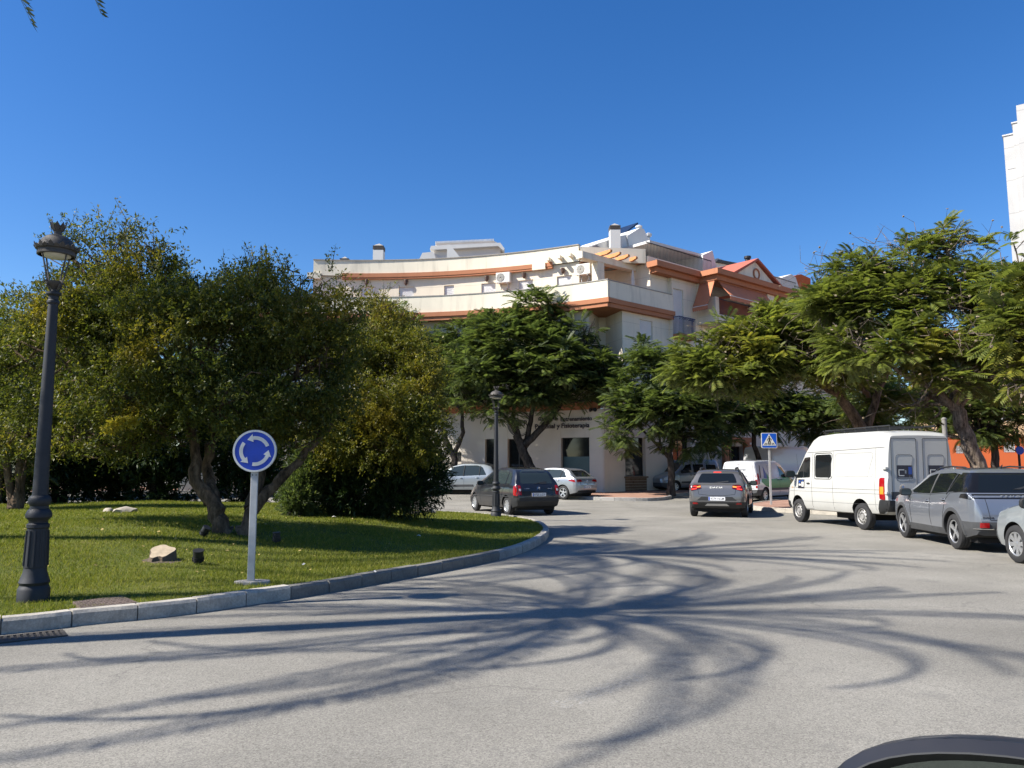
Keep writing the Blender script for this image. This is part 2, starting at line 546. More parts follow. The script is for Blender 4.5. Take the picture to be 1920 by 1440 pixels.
def make_lamp():
    root = empty('street_lamp')
    I = MAT['lamp_iron']; L = MAT['lantern_metal']
    Ht = 3.86
    b = MB()
    b.lathe([(0.172,0),(0.172,0.13),(0.160,0.15),(0.150,0.17),(0.165,0.20),(0.150,0.235),(0.125,0.30),(0.120,0.34),(0.126,0.345),(0.112,0.72),(0.122,0.73),(0.122,0.76),(0.100,0.775),(0.104,0.80),(0.138,0.83),(0.142,0.86),(0.120,0.90),(0.100,0.915),(0.098,0.94),(0.118,0.965),(0.124,1.0),(0.112,1.03),(0.092,1.045)], 16)
    base = b.build('base', I, root, smooth=40)
    r = MB()                                   # raised ribs of the pedestal
    for k in range(12):
        a = 2*math.pi*k/12
        r.tube([(0.124*math.cos(a), 0.124*math.sin(a), 0.36), (0.112*math.cos(a), 0.112*math.sin(a), 0.70)], 0.012, 5)
    r.build('rib', I, base, smooth=60)
    p = MB().lathe([(0.086,1.04),(0.082,1.2),(0.056,2.98),(0.056,2.985),(0.070,3.0),(0.070,3.02),(0.056,3.035),(0.056,3.07),(0.085,3.09),(0.085,3.11),(0.050,3.12)], 18)
    p.build('post', I, root, smooth=40)
    s = MB().lathe([(0.038,3.11),(0.030,3.14),(0.055,3.17),(0.085,3.19),(0.100,3.215),(0.100,3.225),(0.05,3.23)], 14)
    for k in range(4):                         # scrolls under the lantern
        a = math.pi/4+k*math.pi/2
        d = Vector((math.cos(a), math.sin(a), 0))
        pts = []
        for j in range(14):
            t = j/13; an = t*5.2
            rr = 0.045*(1-0.55*t)
            c = d*0.098+Vector((0, 0, 3.20))
            pts.append(c+d*(rr*math.cos(an))+Vector((0, 0, rr*math.sin(an)*0.9-0.01)))
        s.tube(pts, 0.009, 5)
        s.tube([d*0.03+Vector((0,0,3.11)), d*0.07+Vector((0,0,3.15)), d*0.098+Vector((0,0,3.20))], 0.010, 5)
    s.build('bracket', L, root, smooth=50)
    for k in range(4):
        a = math.pi/4+k*math.pi/2
        d = Vector((math.cos(a), math.sin(a), 0))
        MB().tube([d*0.095+Vector((0,0,3.22)), d*0.186+Vector((0,0,3.52))], 0.0095, 4).build('glazing_bar', L, root)
    h = MB().lathe([(0.195,3.495),(0.212,3.50),(0.212,3.525),(0.202,3.53),(0.202,3.55),(0.224,3.555),(0.228,3.58),(0.212,3.585),(0.196,3.62),(0.166,3.665),(0.115,3.70),(0.060,3.718),(0.045,3.725),(0.045,3.755),(0.055,3.765)], 24, cap=False)
    hood = h.build('hood', L, root, smooth=35)
    cr = MB()                                  # palmette crown round the hood and the little crown on top
    for k in range(24):
        a = 2*math.pi*(k+0.5)/24; d = Vector((math.cos(a), math.sin(a), 0)); t = Vector((-math.sin(a), math.cos(a), 0))
        hh = 0.060 if k % 2 else 0.036
        z0 = 3.555
        w = 0.026
        v = [d*0.226-t*w+Vector((0,0,z0)), d*0.226+t*w+Vector((0,0,z0)), d*0.243+t*w*0.9+Vector((0,0,z0+hh*0.6)), d*0.252+Vector((0,0,z0+hh)), d*0.243-t*w*0.9+Vector((0,0,z0+hh*0.6))]
        v += [p_-d*0.008 for p_ in v]
        cr.add(v, [(0,1,2,3,4),(9,8,7,6,5),(0,5,6,1),(1,6,7,2),(2,7,8,3),(3,8,9,4),(4,9,5,0)])
    cr.build('crown_rim', L, hood)
    fc = MB().lathe([(0.05,3.755),(0.062,3.775),(0.078,3.81)], 12, cap=False)
    for k in range(8):
        a = 2*math.pi*k/8; d = Vector((math.cos(a), math.sin(a), 0)); t = Vector((-math.sin(a), math.cos(a), 0))
        v = [d*0.060-t*0.022+Vector((0,0,3.77)), d*0.060+t*0.022+Vector((0,0,3.77)), d*0.085+t*0.022+Vector((0,0,3.82)), d*0.090+Vector((0,0,3.855)), d*0.085-t*0.022+Vector((0,0,3.82))]
        v += [p_-d*0.007 for p_ in v]
        fc.add(v, [(0,1,2,3,4),(9,8,7,6,5),(0,5,6,1),(1,6,7,2),(2,7,8,3),(3,8,9,4),(4,9,5,0)])
    fc.build('finial', L, root)
    MB().lathe([(0.12,3.478),(0.16,3.50),(0.16,3.51)], 16).build('diffuser', MAT['lamp_diffuser'], root, smooth=40)
    return root
lamp = make_lamp()
tag(lamp, 'tall black iron street lamp with ornate lantern beside the sewer plate at the left', 'street lamp', 'iron lamps on the island')
p = on_lawn(62, 1126); lamp.location = (p.x, p.y, p.z-0.02); lamp.rotation_euler = (0, 0, R(22)); lamp.scale = (0.90, 0.90, 1.068)
lamp2 = copy_tree(lamp)
lamp2['label'] = 'distant black street lamp at the island edge in front of the dark car'
lamp2.location = (-0.47, 22.9, lawn_z(-0.47, 22.9)-0.03); lamp2.rotation_euler = (0, 0, R(-12)); lamp2.scale = (0.92, 0.92, 1.01)

def disc_poly(r, n=56): return [(r*math.cos(2*math.pi*k/n), r*math.sin(2*math.pi*k/n)) for k in range(n)]
def ring_mb(r0, r1, z0, z1, n=56):
    b = MB()
    b.lathe([(r0, z0), (r1, z0), (r1, z1), (r0, z1), (r0, z0)], n, cap=False)
    return b
SIGN_M = Matrix(((1,0,0,0),(0,0,-1,0),(0,1,0,0),(0,0,0,1)))       # sign drawn in xy, facing +z  ->  facing -y
def sign_part(b, name, m, parent, smooth=None):
    b.v = [tuple(SIGN_M @ Vector(v)) for v in b.v]
    return b.build(name, m, parent, smooth=smooth, fix=True)

# ---- roundabout sign
rp = on_lawn(470, 1094)
rs = empty('roundabout_sign', (rp.x, rp.y, rp.z), R(9))
tag(rs, 'round blue roundabout sign with three white arrows on a pale post', 'traffic sign')
SZ = 1.595; SR = 0.258
MB().box(-0.042, 0.042, -0.022, 0.022, -0.1, SZ-SR+0.5).build('post', MAT['galvanised'], rs, bevel=0.006)
b = MB(); random.seed(3)
pts = [((0.19+0.04*random.random())*math.cos(a)+0.03, (0.12+0.03*random.random())*math.sin(a)) for a in np.linspace(0, 2*math.pi, 13)[:-1]]
b.prism(pts, -0.06, 0.035)
b.build('concrete_footing', MAT['concrete'], rs, bevel=0.012)
plate = empty('plate'); plate.parent = rs; plate.location = (0, -0.032, SZ)
bpy.data.objects.remove(plate)
back = MB().lathe([(SR-0.004, 0.0), (SR+0.002, 0.004), (SR+0.002, 0.034), (SR-0.006, 0.034)], 56)
face = sign_part(back, 'plate', MAT['galvanised'], rs, 35); face.location = (0, -0.024, SZ)
o = sign_part(MB().prism(disc_poly(SR-0.008), 0.034, 0.0365), 'blue_field', MAT['sign_blue'], face)
o = sign_part(ring_mb(SR-0.024, SR-0.003, 0.036, 0.0395), 'white_border', MAT['sign_white'], face)
def curved_arrow(a0, a1, rm=0.161, w=0.043, head=0.42, hw=0.098):
    """ring segment with a head, counter-clockwise"""
    b = MB(); n = 14; v = []
    for k in range(n+1):
        a = a0+(a1-head-a0)*k/n
        for r_ in (rm-w/2, rm+w/2): v.append((r_*math.cos(a), r_*math.sin(a)))
    ah = a1-head
    hd = [((rm-hw/2)*math.cos(ah-0.02), (rm-hw/2)*math.sin(ah-0.02)), ((rm+hw/2)*math.cos(ah-0.02), (rm+hw/2)*math.sin(ah-0.02)), (rm*1.02*math.cos(a1), rm*1.02*math.sin(a1))]
    z0, z1 = 0.036, 0.0392
    m_ = len(v)
    b.add([(x, y, z0) for x, y in v]+[(x, y, z1) for x, y in v],
          [(2*i, 2*i+1, 2*i+3, 2*i+2) for i in range(n)]+[(m_+2*i, m_+2*i+1, m_+2*i+3, m_+2*i+2) for i in range(n)]
          +[(2*i, 2*i+2, m_+2*i+2, m_+2*i) for i in range(n)]+[(2*i+1, 2*i+3, m_+2*i+3, m_+2*i+1) for i in range(n)]+[(0,1,m_+1,m_)])
    b.prism(hd, z0, z1+0.0002)
    return b
for a in (22, 142, 262):
    sign_part(curved_arrow(R(a), R(a+102)), 'arrow', MAT['sign_white'], face)
for x in (-0.022, 0.022):
    MB().box(x-0.006, x+0.006, -0.03, -0.021, SZ-SR-0.04, SZ-SR-0.028).build('bolt', MAT['black_plastic'], rs)

# ---- pedestrian crossing sign
pp = on_road(1446, 946, 0.13)
ps = empty('crossing_sign', (pp.x, pp.y, pp.z), R(-4))
tag(ps, 'square blue pedestrian crossing sign with white triangle on a slim post', 'traffic sign')
sc = pp.y/1452.0
top = atY(1442, 826, pp.y).z-pp.z
S2 = 0.30
MB().box(-0.04, 0.04, -0.02, 0.02, -0.1, top+0.2).build('post', MAT['galvanised'], ps, bevel=0.006)
def rrect(w, h, r, n=5):
    out = []
    for cx, cy, a0 in ((w-r, h-r, 0), (-w+r, h-r, 90), (-w+r, -h+r, 180), (w-r, -h+r, 270)):
        for k in range(n+1):
            a = R(a0+90*k/n); out.append((cx+r*math.cos(a), cy+r*math.sin(a)))
    return out
pf = sign_part(MB().prism(rrect(S2, S2, 0.04), 0, 0.03), 'plate', MAT['sign_white'], ps); pf.location = (0, -0.022, top)
sign_part(MB().prism(rrect(S2-0.022, S2-0.022, 0.03), 0.03, 0.033), 'blue_field', MAT['sign_blue_bright'], pf)
sign_part(MB().prism([(-0.262, -0.20), (0.262, -0.20), (0, 0.262)], 0.033, 0.036), 'white_triangle', MAT['sign_white'], pf)
fig = MB()
def flat_bar(b, x0, y0, x1, y1, w, z0=0.036, z1=0.0385):
    d = Vector((x1-x0, y1-y0)); n = Vector((-d.y, d.x)).normalized()*w/2
    b.prism([(x0-n.x, y0-n.y), (x1-n.x, y1-n.y), (x1+n.x, y1+n.y), (x0+n.x, y0+n.y)], z0, z1)
fig.prism([(0.005+0.030*math.cos(a), 0.140+0.034*math.sin(a)) for a in np.linspace(0, 2*math.pi, 13)[:-1]], 0.036, 0.0384)
fig.prism([(-0.022, 0.098), (0.042, 0.095), (0.035, 0.0), (-0.012, 0.0)], 0.036, 0.0386)
for i, (x0, y0, x1, y1, w) in enumerate([(-0.015,0.085,-0.06,0.04,0.026),(-0.06,0.04,-0.075,0.0,0.022),(0.03,0.085,0.075,0.05,0.026),(0.075,0.05,0.078,0.01,0.022),(0.0,0.01,-0.03,-0.07,0.034),(-0.03,-0.07,-0.06,-0.165,0.028),(0.02,0.01,0.04,-0.08,0.034),(0.04,-0.08,0.055,-0.165,0.028)]):
    flat_bar(fig, x0, y0, x1, y1, w, 0.036, 0.0388+0.0002*i)
sign_part(fig, 'walking_figure', MAT['sign_black'], pf)
for i, x in enumerate((-0.165, -0.115, -0.001, 0.115, 0.165)):
    st = MB(); flat_bar(st, x*0.92, -0.10, x*1.12, -0.175, 0.026, 0.036, 0.0382+0.0001*i)
    sign_part(st, 'zebra_stripe', MAT['sign_black'], pf)

# ---- things lying on and set into the lawn
def stump():
    p = on_lawn(302, 1050)
    b = MB(); random.seed(5)
    n = 26; v = []; rr = []
    for k in range(n):
        a = 2*math.pi*k/n
        r_ = 0.155+0.018*math.sin(3*a+1)+0.012*math.sin(5*a)
        if abs(((math.degrees(a)-268+180) % 360)-180) < 16: r_ *= 0.80
        rr.append((r_*math.cos(a)*1.02, r_*math.sin(a)))
    prof = [(1.15, -0.06), (1.06, 0.0), (1.0, 0.025), (0.99, 0.04), (0.96, 0.045)]
    for s_, z in prof:
        for k, (x, y) in enumerate(rr): v.append((x*s_, y*s_, z+0.46*max(0, y+0.16)*(1 if z > 0.02 else 0)))
    f = [(i*n+k, i*n+(k+1) % n, (i+1)*n+(k+1) % n, (i+1)*n+k) for i in range(len(prof)-1) for k in range(n)]
    root = empty('tree_stump', p, R(8))
    b.add(v, f); b.build('bark', MAT['bark'], root, smooth=50)
    c = MB(); m_ = len(prof)-1
    c.add([v[m_*n+k] for k in range(n)], [tuple(range(n))])
    c.v = [(x, y, z+0.001) for x, y, z in c.v]
    c.build('cut_face', MAT['cut_wood'], root)
    tag(root, 'pale sawn tree stump low in the grass', 'tree stump')
    so_ = MB(); pts = [((0.25+0.10*random.random())*math.cos(a), (0.22+0.08*random.random())*math.sin(a)) for a in np.linspace(0, 2*math.pi, 18)[:-1]]
    vv = [(x, y, lawn_z(p.x+x, p.y+y)-p.z-0.004) for x, y in pts]
    so_.add([(0.05, 0, lawn_z(p.x, p.y)-p.z+0.02)]+vv, [(0, k+1, (k+1) % len(vv)+1) for k in range(len(vv))])
    o = so_.build('bare_soil', MAT['soil']); o.location = p; o['kind'] = 'stuff'; o['label'] = 'bare soil round the stump'; o['category'] = 'soil'
stump()
def spotlight(px, py, label, tilt, rz, s=1.0):
    p = on_lawn(px, py)
    root = empty('garden_spotlight', (p.x, p.y, p.z), rz)
    MB().tube([(0, 0, -0.03), (0, 0, 0.05)], 0.012, 6).build('spike', MAT['black_plastic'], root)
    Mx = Matrix.Translation((0, 0, 0.10)) @ Matrix.Rotation(tilt, 4, 'X') @ Matrix.Scale(s, 4)
    b = MB().lathe([(0.035, -0.075), (0.055, -0.065), (0.058, -0.02), (0.052, -0.018), (0.052, 0.0), (0.060, 0.002), (0.062, 0.07), (0.066, 0.072), (0.066, 0.085), (0.055, 0.085)], 14, Mx)
    h = b.build('housing', MAT['black_plastic'], root, smooth=35)
    for k in range(3):
        MB().lathe([(0.066, -0.052+0.022*k), (0.066, -0.045+0.022*k)], 14, Mx).build('cooling_fin', MAT['black_plastic'], h)
    y = MB()
    for s_ in (-1, 1): y.tube([(s_*0.072, 0, 0.10), (s_*0.072, 0, 0.045), (0, 0, 0.035)], 0.006, 5)
    y.build('yoke', MAT['black_plastic'], root)
    tag(root, label, 'spotlight', 'garden spotlights in the lawn')
spotlight(371, 1058, 'black garden spotlight just right of the tree stump', R(18), R(20), 1.1)
spotlight(383, 1008, 'black garden spotlight at the left foot of the forked trunk', R(35), R(70))
spotlight(518, 1019, 'black garden spotlight right of the roundabout sign post', R(4), 0, 1.0)
def rock(px, py, r, label, seed, m='stone', flat=0.55, Y=None):
    p = on_lawn(px, py) if Y is None else Vector((atY(px, py, Y).x, Y, lawn_z(atY(px, py, Y).x, Y)))
    bm = bmesh.new(); bmesh.ops.create_icosphere(bm, subdivisions=2, radius=r)
    rs_ = np.random.default_rng(seed)
    k = rs_.normal(0, 1, (4, 3))
    for v in bm.verts:
        d = v.co.normalized()
        v.co *= 1+0.16*math.sin(3*d.dot(Vector(k[0]))+1)+0.10*math.sin(5*d.dot(Vector(k[1])))
        v.co.z = max(v.co.z*flat, -r*0.3); v.co.x *= 1.35
    me = bpy.data.meshes.new('rock'); bm.to_mesh(me); bm.free()
    o = mesh_obj('rock', me, MAT[m], smooth=40); o.location = p+Vector((0, 0, r*0.12)); o.rotation_euler = (0, 0, seed)
    tag(o, label, 'rock')
rock(237, 948, 0.17, 'pale flat stone on the sunny grass, the larger of the two', 1, Y=16.5)
rock(203, 947, 0.11, 'small pale stone left of the larger one on the grass', 2, flat=0.8, Y=16.8)
rock(800, 962, 0.22, 'weathered stone at the right foot of the dark round shrub', 4, flat=0.7)
rock(774, 964, 0.13, 'smaller stone beside the weathered stone under the dark shrub', 6, flat=0.7)
for i, (x, y, a, l) in enumerate([(570, 1063, 70, 0.08), (702, 1077, -40, 0.07), (626, 972, 10, 0.08), (785, 1008, -15, 0.08)]):
    p = on_lawn(x, y)
    b = MB().add([(-l/2, -0.014, 0.0), (0, -0.016, 0.022), (l/2, -0.012, 0.008), (l/2, 0.012, 0.010), (0, 0.014, 0.026), (-l/2, 0.012, 0.003)], [(0,1,4,5),(1,2,3,4)])
    o = b.build('paper_scrap', MAT['paper']); o.location = p+Vector((0, 0, 0.03)); o.rotation_euler = (0.3, 0.1, R(a))
    tag(o, ['white paper scrap on the grass right of the roundabout sign', 'white paper scrap right at the island kerb', 'white scrap under the dark round shrub', 'pale scrap on the shaded grass towards the kerb'][i], 'litter', 'litter on the lawn')
# sewer plate in the grass by the kerb
cp = [on_lawn(x, y) for x, y in ((136, 1132), (150, 1145), (258, 1134), (228, 1118))]
cx = sum((q for q in cp), Vector())/4
b = MB().prism([(q.x-cx.x, q.y-cx.y) for q in cp], -0.05, 0.012)
cov = b.build('inspection_cover', MAT['rusty_plate'], bevel=0.004, fix=True); cov.location = (cx.x, cx.y, cx.z+0.01)
tag(cov, 'brown metal inspection cover in the grass beside the kerb', 'manhole cover')
e1 = (cp[3]-cp[0]); e2 = (cp[1]-cp[0])
rb = MB()
for i in range(14):
    for j in range(5):
        q = cp[0]+e1*((i+0.7)/14.8)+(cp[1]-cp[0]).lerp(cp[2]-cp[3], (i+0.7)/14.8)*((j+0.6)/5.4)-cx
        rb.obox(Matrix.Translation((q.x, q.y, 0.013)) @ Matrix.Rotation((i+j) % 2*1.57+0.6, 4, 'Z'), 0.014, 0.004, 0.0025)
rb.build('tread_pattern', MAT['rusty_plate'], cov)
# gully grate at the kerb foot
g0 = on_road(36, 1197); gd = Vector((0.80, 0.60, 0)).normalized()
gr = empty('drain_grate', (g0.x, g0.y, 0.0), math.atan2(gd.y, gd.x))
tag(gr, 'cast iron drain grate in the road at the kerb foot', 'drain')
simple('cast_iron', (0.075, 0.068, 0.06), 0.7, metal=0.4, var=0.3, scale=12, bump=0.2)
fr = MB()
fr.box(-0.36, 0.36, -0.16, -0.13, -0.03, 0.012); fr.box(-0.36, 0.36, 0.13, 0.16, -0.03, 0.012)
fr.box(-0.36, -0.33, -0.129, 0.129, -0.03, 0.0115); fr.box(0.33, 0.36, -0.129, 0.129, -0.03, 0.0115)
fr.build('frame', MAT['cast_iron'], gr)
MB().box(-0.33, 0.33, -0.13, 0.13, 0.002, 0.0045).build('pit', MAT['sign_black'], gr)
for k in range(13):
    x = -0.30+k*0.05
    MB().box(x-0.012, x+0.012, -0.1295, 0.1295, 0.003, 0.011).build('bar', MAT['cast_iron'], gr)
# worn remains of a painted line
wp = NT('worn_paint')
k = wp.ramp(wp.noise(26, 6, 0.75), [(0.50, 0.0), (0.66, 0.26)])
wp.col((0.62, 0.61, 0.58)); wp.set(rough=0.9)
tb = wp.new('ShaderNodeBsdfTransparent'); mx = wp.new('ShaderNodeMixShader')
wp.l.new(k, mx.inputs[0]); wp.l.new(tb.outputs[0], mx.inputs[1]); wp.l.new(wp.p.outputs[0], mx.inputs[2]); wp.l.new(mx.outputs[0], wp.out.inputs['Surface'])
q = [on_road(*c) for c in ((1020, 1322), (1060, 1332), (1232, 1268), (1190, 1264))]
b = MB().add([(p.x, p.y, 0.004) for p in q], [(0, 1, 2, 3)])
o = b.build('worn_road_marking', wp.m); o['kind'] = 'structure'

# ---- slim posts among the right-hand trees
simple('post_grey', (0.20, 0.195, 0.185), 0.7, var=0.25, scale=6)
q = atY(1777, 900, 25.5)
gp = empty('metal_post', (q.x, q.y, gz(q.x, q.y)+0.13)); tag(gp, 'plain grey metal post rising behind the white van', 'post')
tp = atY(1777, 786, 25.5).z-gp.location.z
MB().tube([(0, 0, -0.1), (0, 0, tp)], 0.075, 12).build('shaft', MAT['post_grey'], gp, smooth=60)
MB().lathe([(0.085, tp-0.02), (0.085, tp+0.02), (0.03, tp+0.06)], 12).build('cap', MAT['post_grey'], gp)
q = atY(1914, 900, 36.0)
bp = empty('signpost', (q.x, q.y, gz(q.x, q.y)+0.13)); tag(bp, 'thin black post with a small round sign before the orange wall', 'traffic sign')
MB().tube([(0, 0, -0.1), (0, 0, 3.2)], 0.055, 10).build('shaft', MAT['lamp_iron'], bp, smooth=60)
MB().lathe([(0.14, 0), (0.14, 0.25), (0.08, 0.5), (0.06, 0.55)], 12).build('base', MAT['lamp_iron'], bp, smooth=40)
MB().lathe([(0.20, 0.0), (0.20, 0.02)], 24, Matrix.Translation((0, -0.07, 2.15)) @ Matrix.Rotation(math.pi/2, 4, 'X')).build('disc', MAT['sign_blue'], bp)
# ================================================================ buildings
def stucco(name, c, line=0.0, stain=0.25):
    """painted render: rain streaks, patchy fading, scored lines at equal heights"""
    t = NT(name)
    co = t.co()
    mp = t.new('ShaderNodeMapping'); mp.inputs['Scale'].default_value = (1.6, 1.6, 0.22); t.l.new(co, mp.inputs[0])
    streak = t.noise(1.5, 6, 0.65, mp.outputs[0]); patch = t.noise(0.45, 5, 0.6); fine = t.noise(35, 4, 0.7)
    col = t.ramp(patch, [(0.3, tuple(x*0.90 for x in c)), (0.6, c), (0.8, tuple(min(1, x*1.05) for x in c))])
    col = t.mix(t.ramp(streak, [(0.52, 0.0), (0.75, stain)]), col, tuple(x*0.55 for x in c))
    h = fine
    if line > 0:
        sx = t.new('ShaderNodeSeparateXYZ'); t.l.new(co, sx.inputs[0])
        fr_ = t.math('FRACT', t.math('DIVIDE', sx.outputs[2], line))
        g = t.math('LESS_THAN', fr_, 0.028)
        col = t.mix(t.math('MULTIPLY', g, 0.35), col, tuple(x*0.4 for x in c))
        h = t.math('SUBTRACT', fine, t.math('MULTIPLY', g, 4.0))
    t.col(col); t.set(rough=0.9, spec=0.25); t.bump(h, 0.25, 0.006)
    MAT[name] = t.m
stucco('cream_render', (0.75, 0.67, 0.53), 0.95, 0.35)
stucco('cream_parapet', (0.76, 0.69, 0.55), 0, 0.62)
stucco('white_render', (0.60, 0.59, 0.565), 0, 0.18)
stucco('tower_white', (0.44, 0.44, 0.43), 3.0, 0.2)
stucco('pinkish_render', (0.72, 0.65, 0.60), 0, 0.15)
stucco('terracotta', (0.42, 0.18, 0.095), 0, 0.25)
stucco('orange_render', (0.44, 0.105, 0.035), 0, 0.15)
stucco('peach_render', (0.72, 0.50, 0.30), 0, 0.15)
stucco('pale_stone', (0.64, 0.585, 0.50), 0, 0.25)
simple('bright_orange', (0.60, 0.25, 0.085), 0.7, var=0.15, scale=6)
simple('roof_red', (0.42, 0.115, 0.075), 0.85, var=0.25, scale=5, bump=0.6, bscale=12, bdist=0.03)
simple('shutter_white', (0.72, 0.72, 0.71), 0.5, var=0.06, scale=2)
simple('frame_alu', (0.62, 0.62, 0.61), 0.4, metal=0.2, var=0.05)
simple('frame_dark', (0.03, 0.028, 0.026), 0.5, var=0.1)
simple('glass', (0.012, 0.015, 0.017), 0.06, var=0, spec=0.6)
simple('glass_teal', (0.015, 0.040, 0.040), 0.08, var=0, spec=0.6)
simple('frosted_teal', (0.045, 0.095, 0.095), 0.35, var=0.2, scale=1.5)
simple('brick_brown', (0.20, 0.125, 0.075), 0.85, var=0.35, scale=8, bump=0.5, bscale=22, bdist=0.01)
simple('blue_iron', (0.018, 0.035, 0.12), 0.5, var=0.2)
simple('black_iron', (0.012, 0.012, 0.014), 0.5, var=0.2)
simple('brown_metal', (0.085, 0.045, 0.03), 0.6, var=0.2)
simple('awning_cloth', (0.50, 0.175, 0.085), 0.8, var=0.12, scale=2)
simple('ac_white', (0.66, 0.64, 0.58), 0.5, var=0.1)
simple('louvre_dark', (0.10, 0.085, 0.075), 0.6, var=0.2)
simple('canvas', (0.66, 0.64, 0.60), 0.85, var=0.1)
simple('lettering', (0.018, 0.014, 0.030), 0.5, var=0)
simple('solar', (0.02, 0.025, 0.04), 0.2, var=0.1)

BC = Vector((-9.0, 19.0, 0))
def arcmap(Rw):
    def f(u, off=0.0):
        a = u/26.3; r = Rw-off
        return Vector((BC.x+r*math.sin(a), BC.y+r*math.cos(a), 0))
    return f
T0 = Vector((5.17, 39.94, 0))
def linmap(org, d, n):
    def f(u, off=0.0): return org+d*u+n*off
    return f
RW = linmap(T0, DR, NR)
def hit_plane(px, py, org, n):
    x, y, z = ray(px, py); d = Vector((x, y, z)); o = Vector((0, 0, CAM_H))
    t = (Vector((org.x, org.y, 0))-Vector((0, 0, 0))).dot(n)/d.dot(n)
    return o+d*t
def rw(px, py, off=0.0):
    """(run, height) on the right wing's wall plane (off = metres in front of it)"""
    P = hit_plane(px, py, T0+NR*off, NR)
    return (P-T0).dot(DR), P.z
def au(px, py, Rw):
    """(run, height) on the curved front of radius Rw"""
    x, y, z = ray(px, py)
    a = x*x+y*y; b = -2*(x*BC.x+y*BC.y); c = BC.x**2+BC.y**2-Rw*Rw
    t = (-b+math.sqrt(b*b-4*a*c))/(2*a)
    return 26.3*math.atan2(x*t-BC.x, y*t-BC.y), CAM_H+z*t

def mbox(b, mp, u0, u1, z0, z1, o0, o1, du=0.7):
    """box laid along a mapped wall; o = outward offset range"""
    n = max(1, int(math.ceil((u1-u0)/du)))
    v = []
    for i in range(n+1):
        u = u0+(u1-u0)*i/n
        for o, z in ((o0, z0), (o1, z0), (o1, z1), (o0, z1)):
            p = mp(u, o); v.append((p.x, p.y, z))
    f = [(4*i+k, 4*i+(k+1) % 4, 4*i+4+(k+1) % 4, 4*i+4+k) for i in range(n) for k in range(4)]
    f += [(3, 2, 1, 0), (4*n, 4*n+1, 4*n+2, 4*n+3)]
    return b.add(v, f)
def mwall(b, mp, u0, u1, z0, z1, ops=(), depth=0.16, du=0.8):
    us = sorted(set([u0, u1]+[x for o in ops for x in o[:2] if u0 < x < u1]+list(np.arange(u0+du, u1-0.05, du))))
    zs = sorted(set([z0, z1]+[x for o in ops for x in o[2:4] if z0 < x < z1]))
    for ua, ub in zip(us, us[1:]):
        for za, zb_ in zip(zs, zs[1:]):
            um, zm = (ua+ub)/2, (za+zb_)/2
            if any(o[0] < um < o[1] and o[2] < zm < o[3] for o in ops): continue
            p, q = mp(ua), mp(ub)
            b.add([(p.x,p.y,za),(q.x,q.y,za),(q.x,q.y,zb_),(p.x,p.y,zb_)], [(0,1,2,3)])
    for o in ops:
        A = [mp(o[0]), mp(o[1]), mp(o[1], -depth), mp(o[0], -depth)]
        z0_, z1_ = max(o[2], z0), min(o[3], z1)
        vv = [(p.x, p.y, z0_) for p in A]+[(p.x, p.y, z1_) for p in A]
        b.add(vv, [(0,3,7,4),(1,5,6,2),(0,1,2,3),(4,7,6,5)])
    return b

bld = empty('apartment_building', (0, 0, 0))
tag(bld, 'cream curved-front apartment block with terracotta cornices and roof terrace', 'building')
Gz, Z1, Z2, Z3, ZR, ZT = 0.30, 4.85, 7.75, 10.60, 13.15, 14.05
A_G, A_W, A_T, A_P, A_TOP = arcmap(25.6), arcmap(25.62), arcmap(25.05), arcmap(26.27), arcmap(26.42)

def window(mp, u0, u1, z0, z1, shut=1.0, depth=0.13, frame='frame_alu', pane='glass', bars=1, parent=bld, name='window'):
    w = 0.05
    b = MB()
    mbox(b, mp, u0, u0+w, z0, z1, -depth-0.02, -depth+0.035, 9); mbox(b, mp, u1-w, u1, z0, z1, -depth-0.02, -depth+0.035, 9)
    mbox(b, mp, u0+w, u1-w, z1-w, z1, -depth-0.02, -depth+0.03, 9); mbox(b, mp, u0+w, u1-w, z0, z0+w, -depth-0.02, -depth+0.03, 9)
    for k in range(bars):
        uc = u0+(u1-u0)*(k+1)/(bars+1)
        mbox(b, mp, uc-0.03, uc+0.03, z0+w, z1-w, -depth-0.02, -depth+0.025, 9)
    fr = b.build(name, MAT[frame], parent)
    mbox(MB(), mp, u0+w, u1-w, z0+w, z1-w, -depth-0.03, -depth-0.005, 9).build('pane', MAT[pane], fr)
    if shut > 0:
        s = MB(); zt = z1-0.01; zb_ = z1-(z1-z0)*shut
        n = max(3, int((zt-zb_)/0.055)); h = (zt-zb_)/n
        v = []; 
        for k in range(n):
            za = zb_+k*h
            for z, o in ((za, -depth+0.04), (za+h*0.5, -depth+0.055), (za+h*0.85, -depth+0.04), (za+h*0.98, -depth+0.028)):
                for u in (u0+0.02, u1-0.02):
                    p = mp(u, o); v.append((p.x, p.y, z))
        s.add(v, [(2*i, 2*i+1, 2*i+3, 2*i+2) for i in range(4*n-1)])
        s.build('roller_shutter', MAT['shutter_white'], fr)
    return fr

# ---------------- curved wing
uL, uR = 26.3*math.atan2(-2.9, 26.0), au(1085, 458, 26.3)[0]
uC = 26.3*math.atan2(4.81-BC.x, 40.55-BC.y)             # shop-front corner
uW = au(1104, 620, 25.62)[0]
uFar = uL-7.0
# top floor, set back behind the terrace
tops = []
for px, y0, y1, w in ((691, 538, 560, 29), (762, 538, 560, 30), (842, 535, 558, 20), (916, 531, 555, 29), (986, 525, 548, 30), (1058, 517, 545, 30)):
    u, zt = au(px, y0, 26.42); wm = w/33.0
    tops.append((u-wm/2, u+wm/2, 11.0, zt))
uTopR = au(1086, 500, 26.42)[0]
b = MB(); mwall(b, A_TOP, uL, uTopR, Z3-0.1, ZR, tops, 0.16)
b.build('wall', MAT['cream_render'], bld)
for o, s_ in zip(tops, (0.55, 1.0, 0.62, 1.0, 0.9, 0.45)): window(A_TOP, *o, shut=s_)
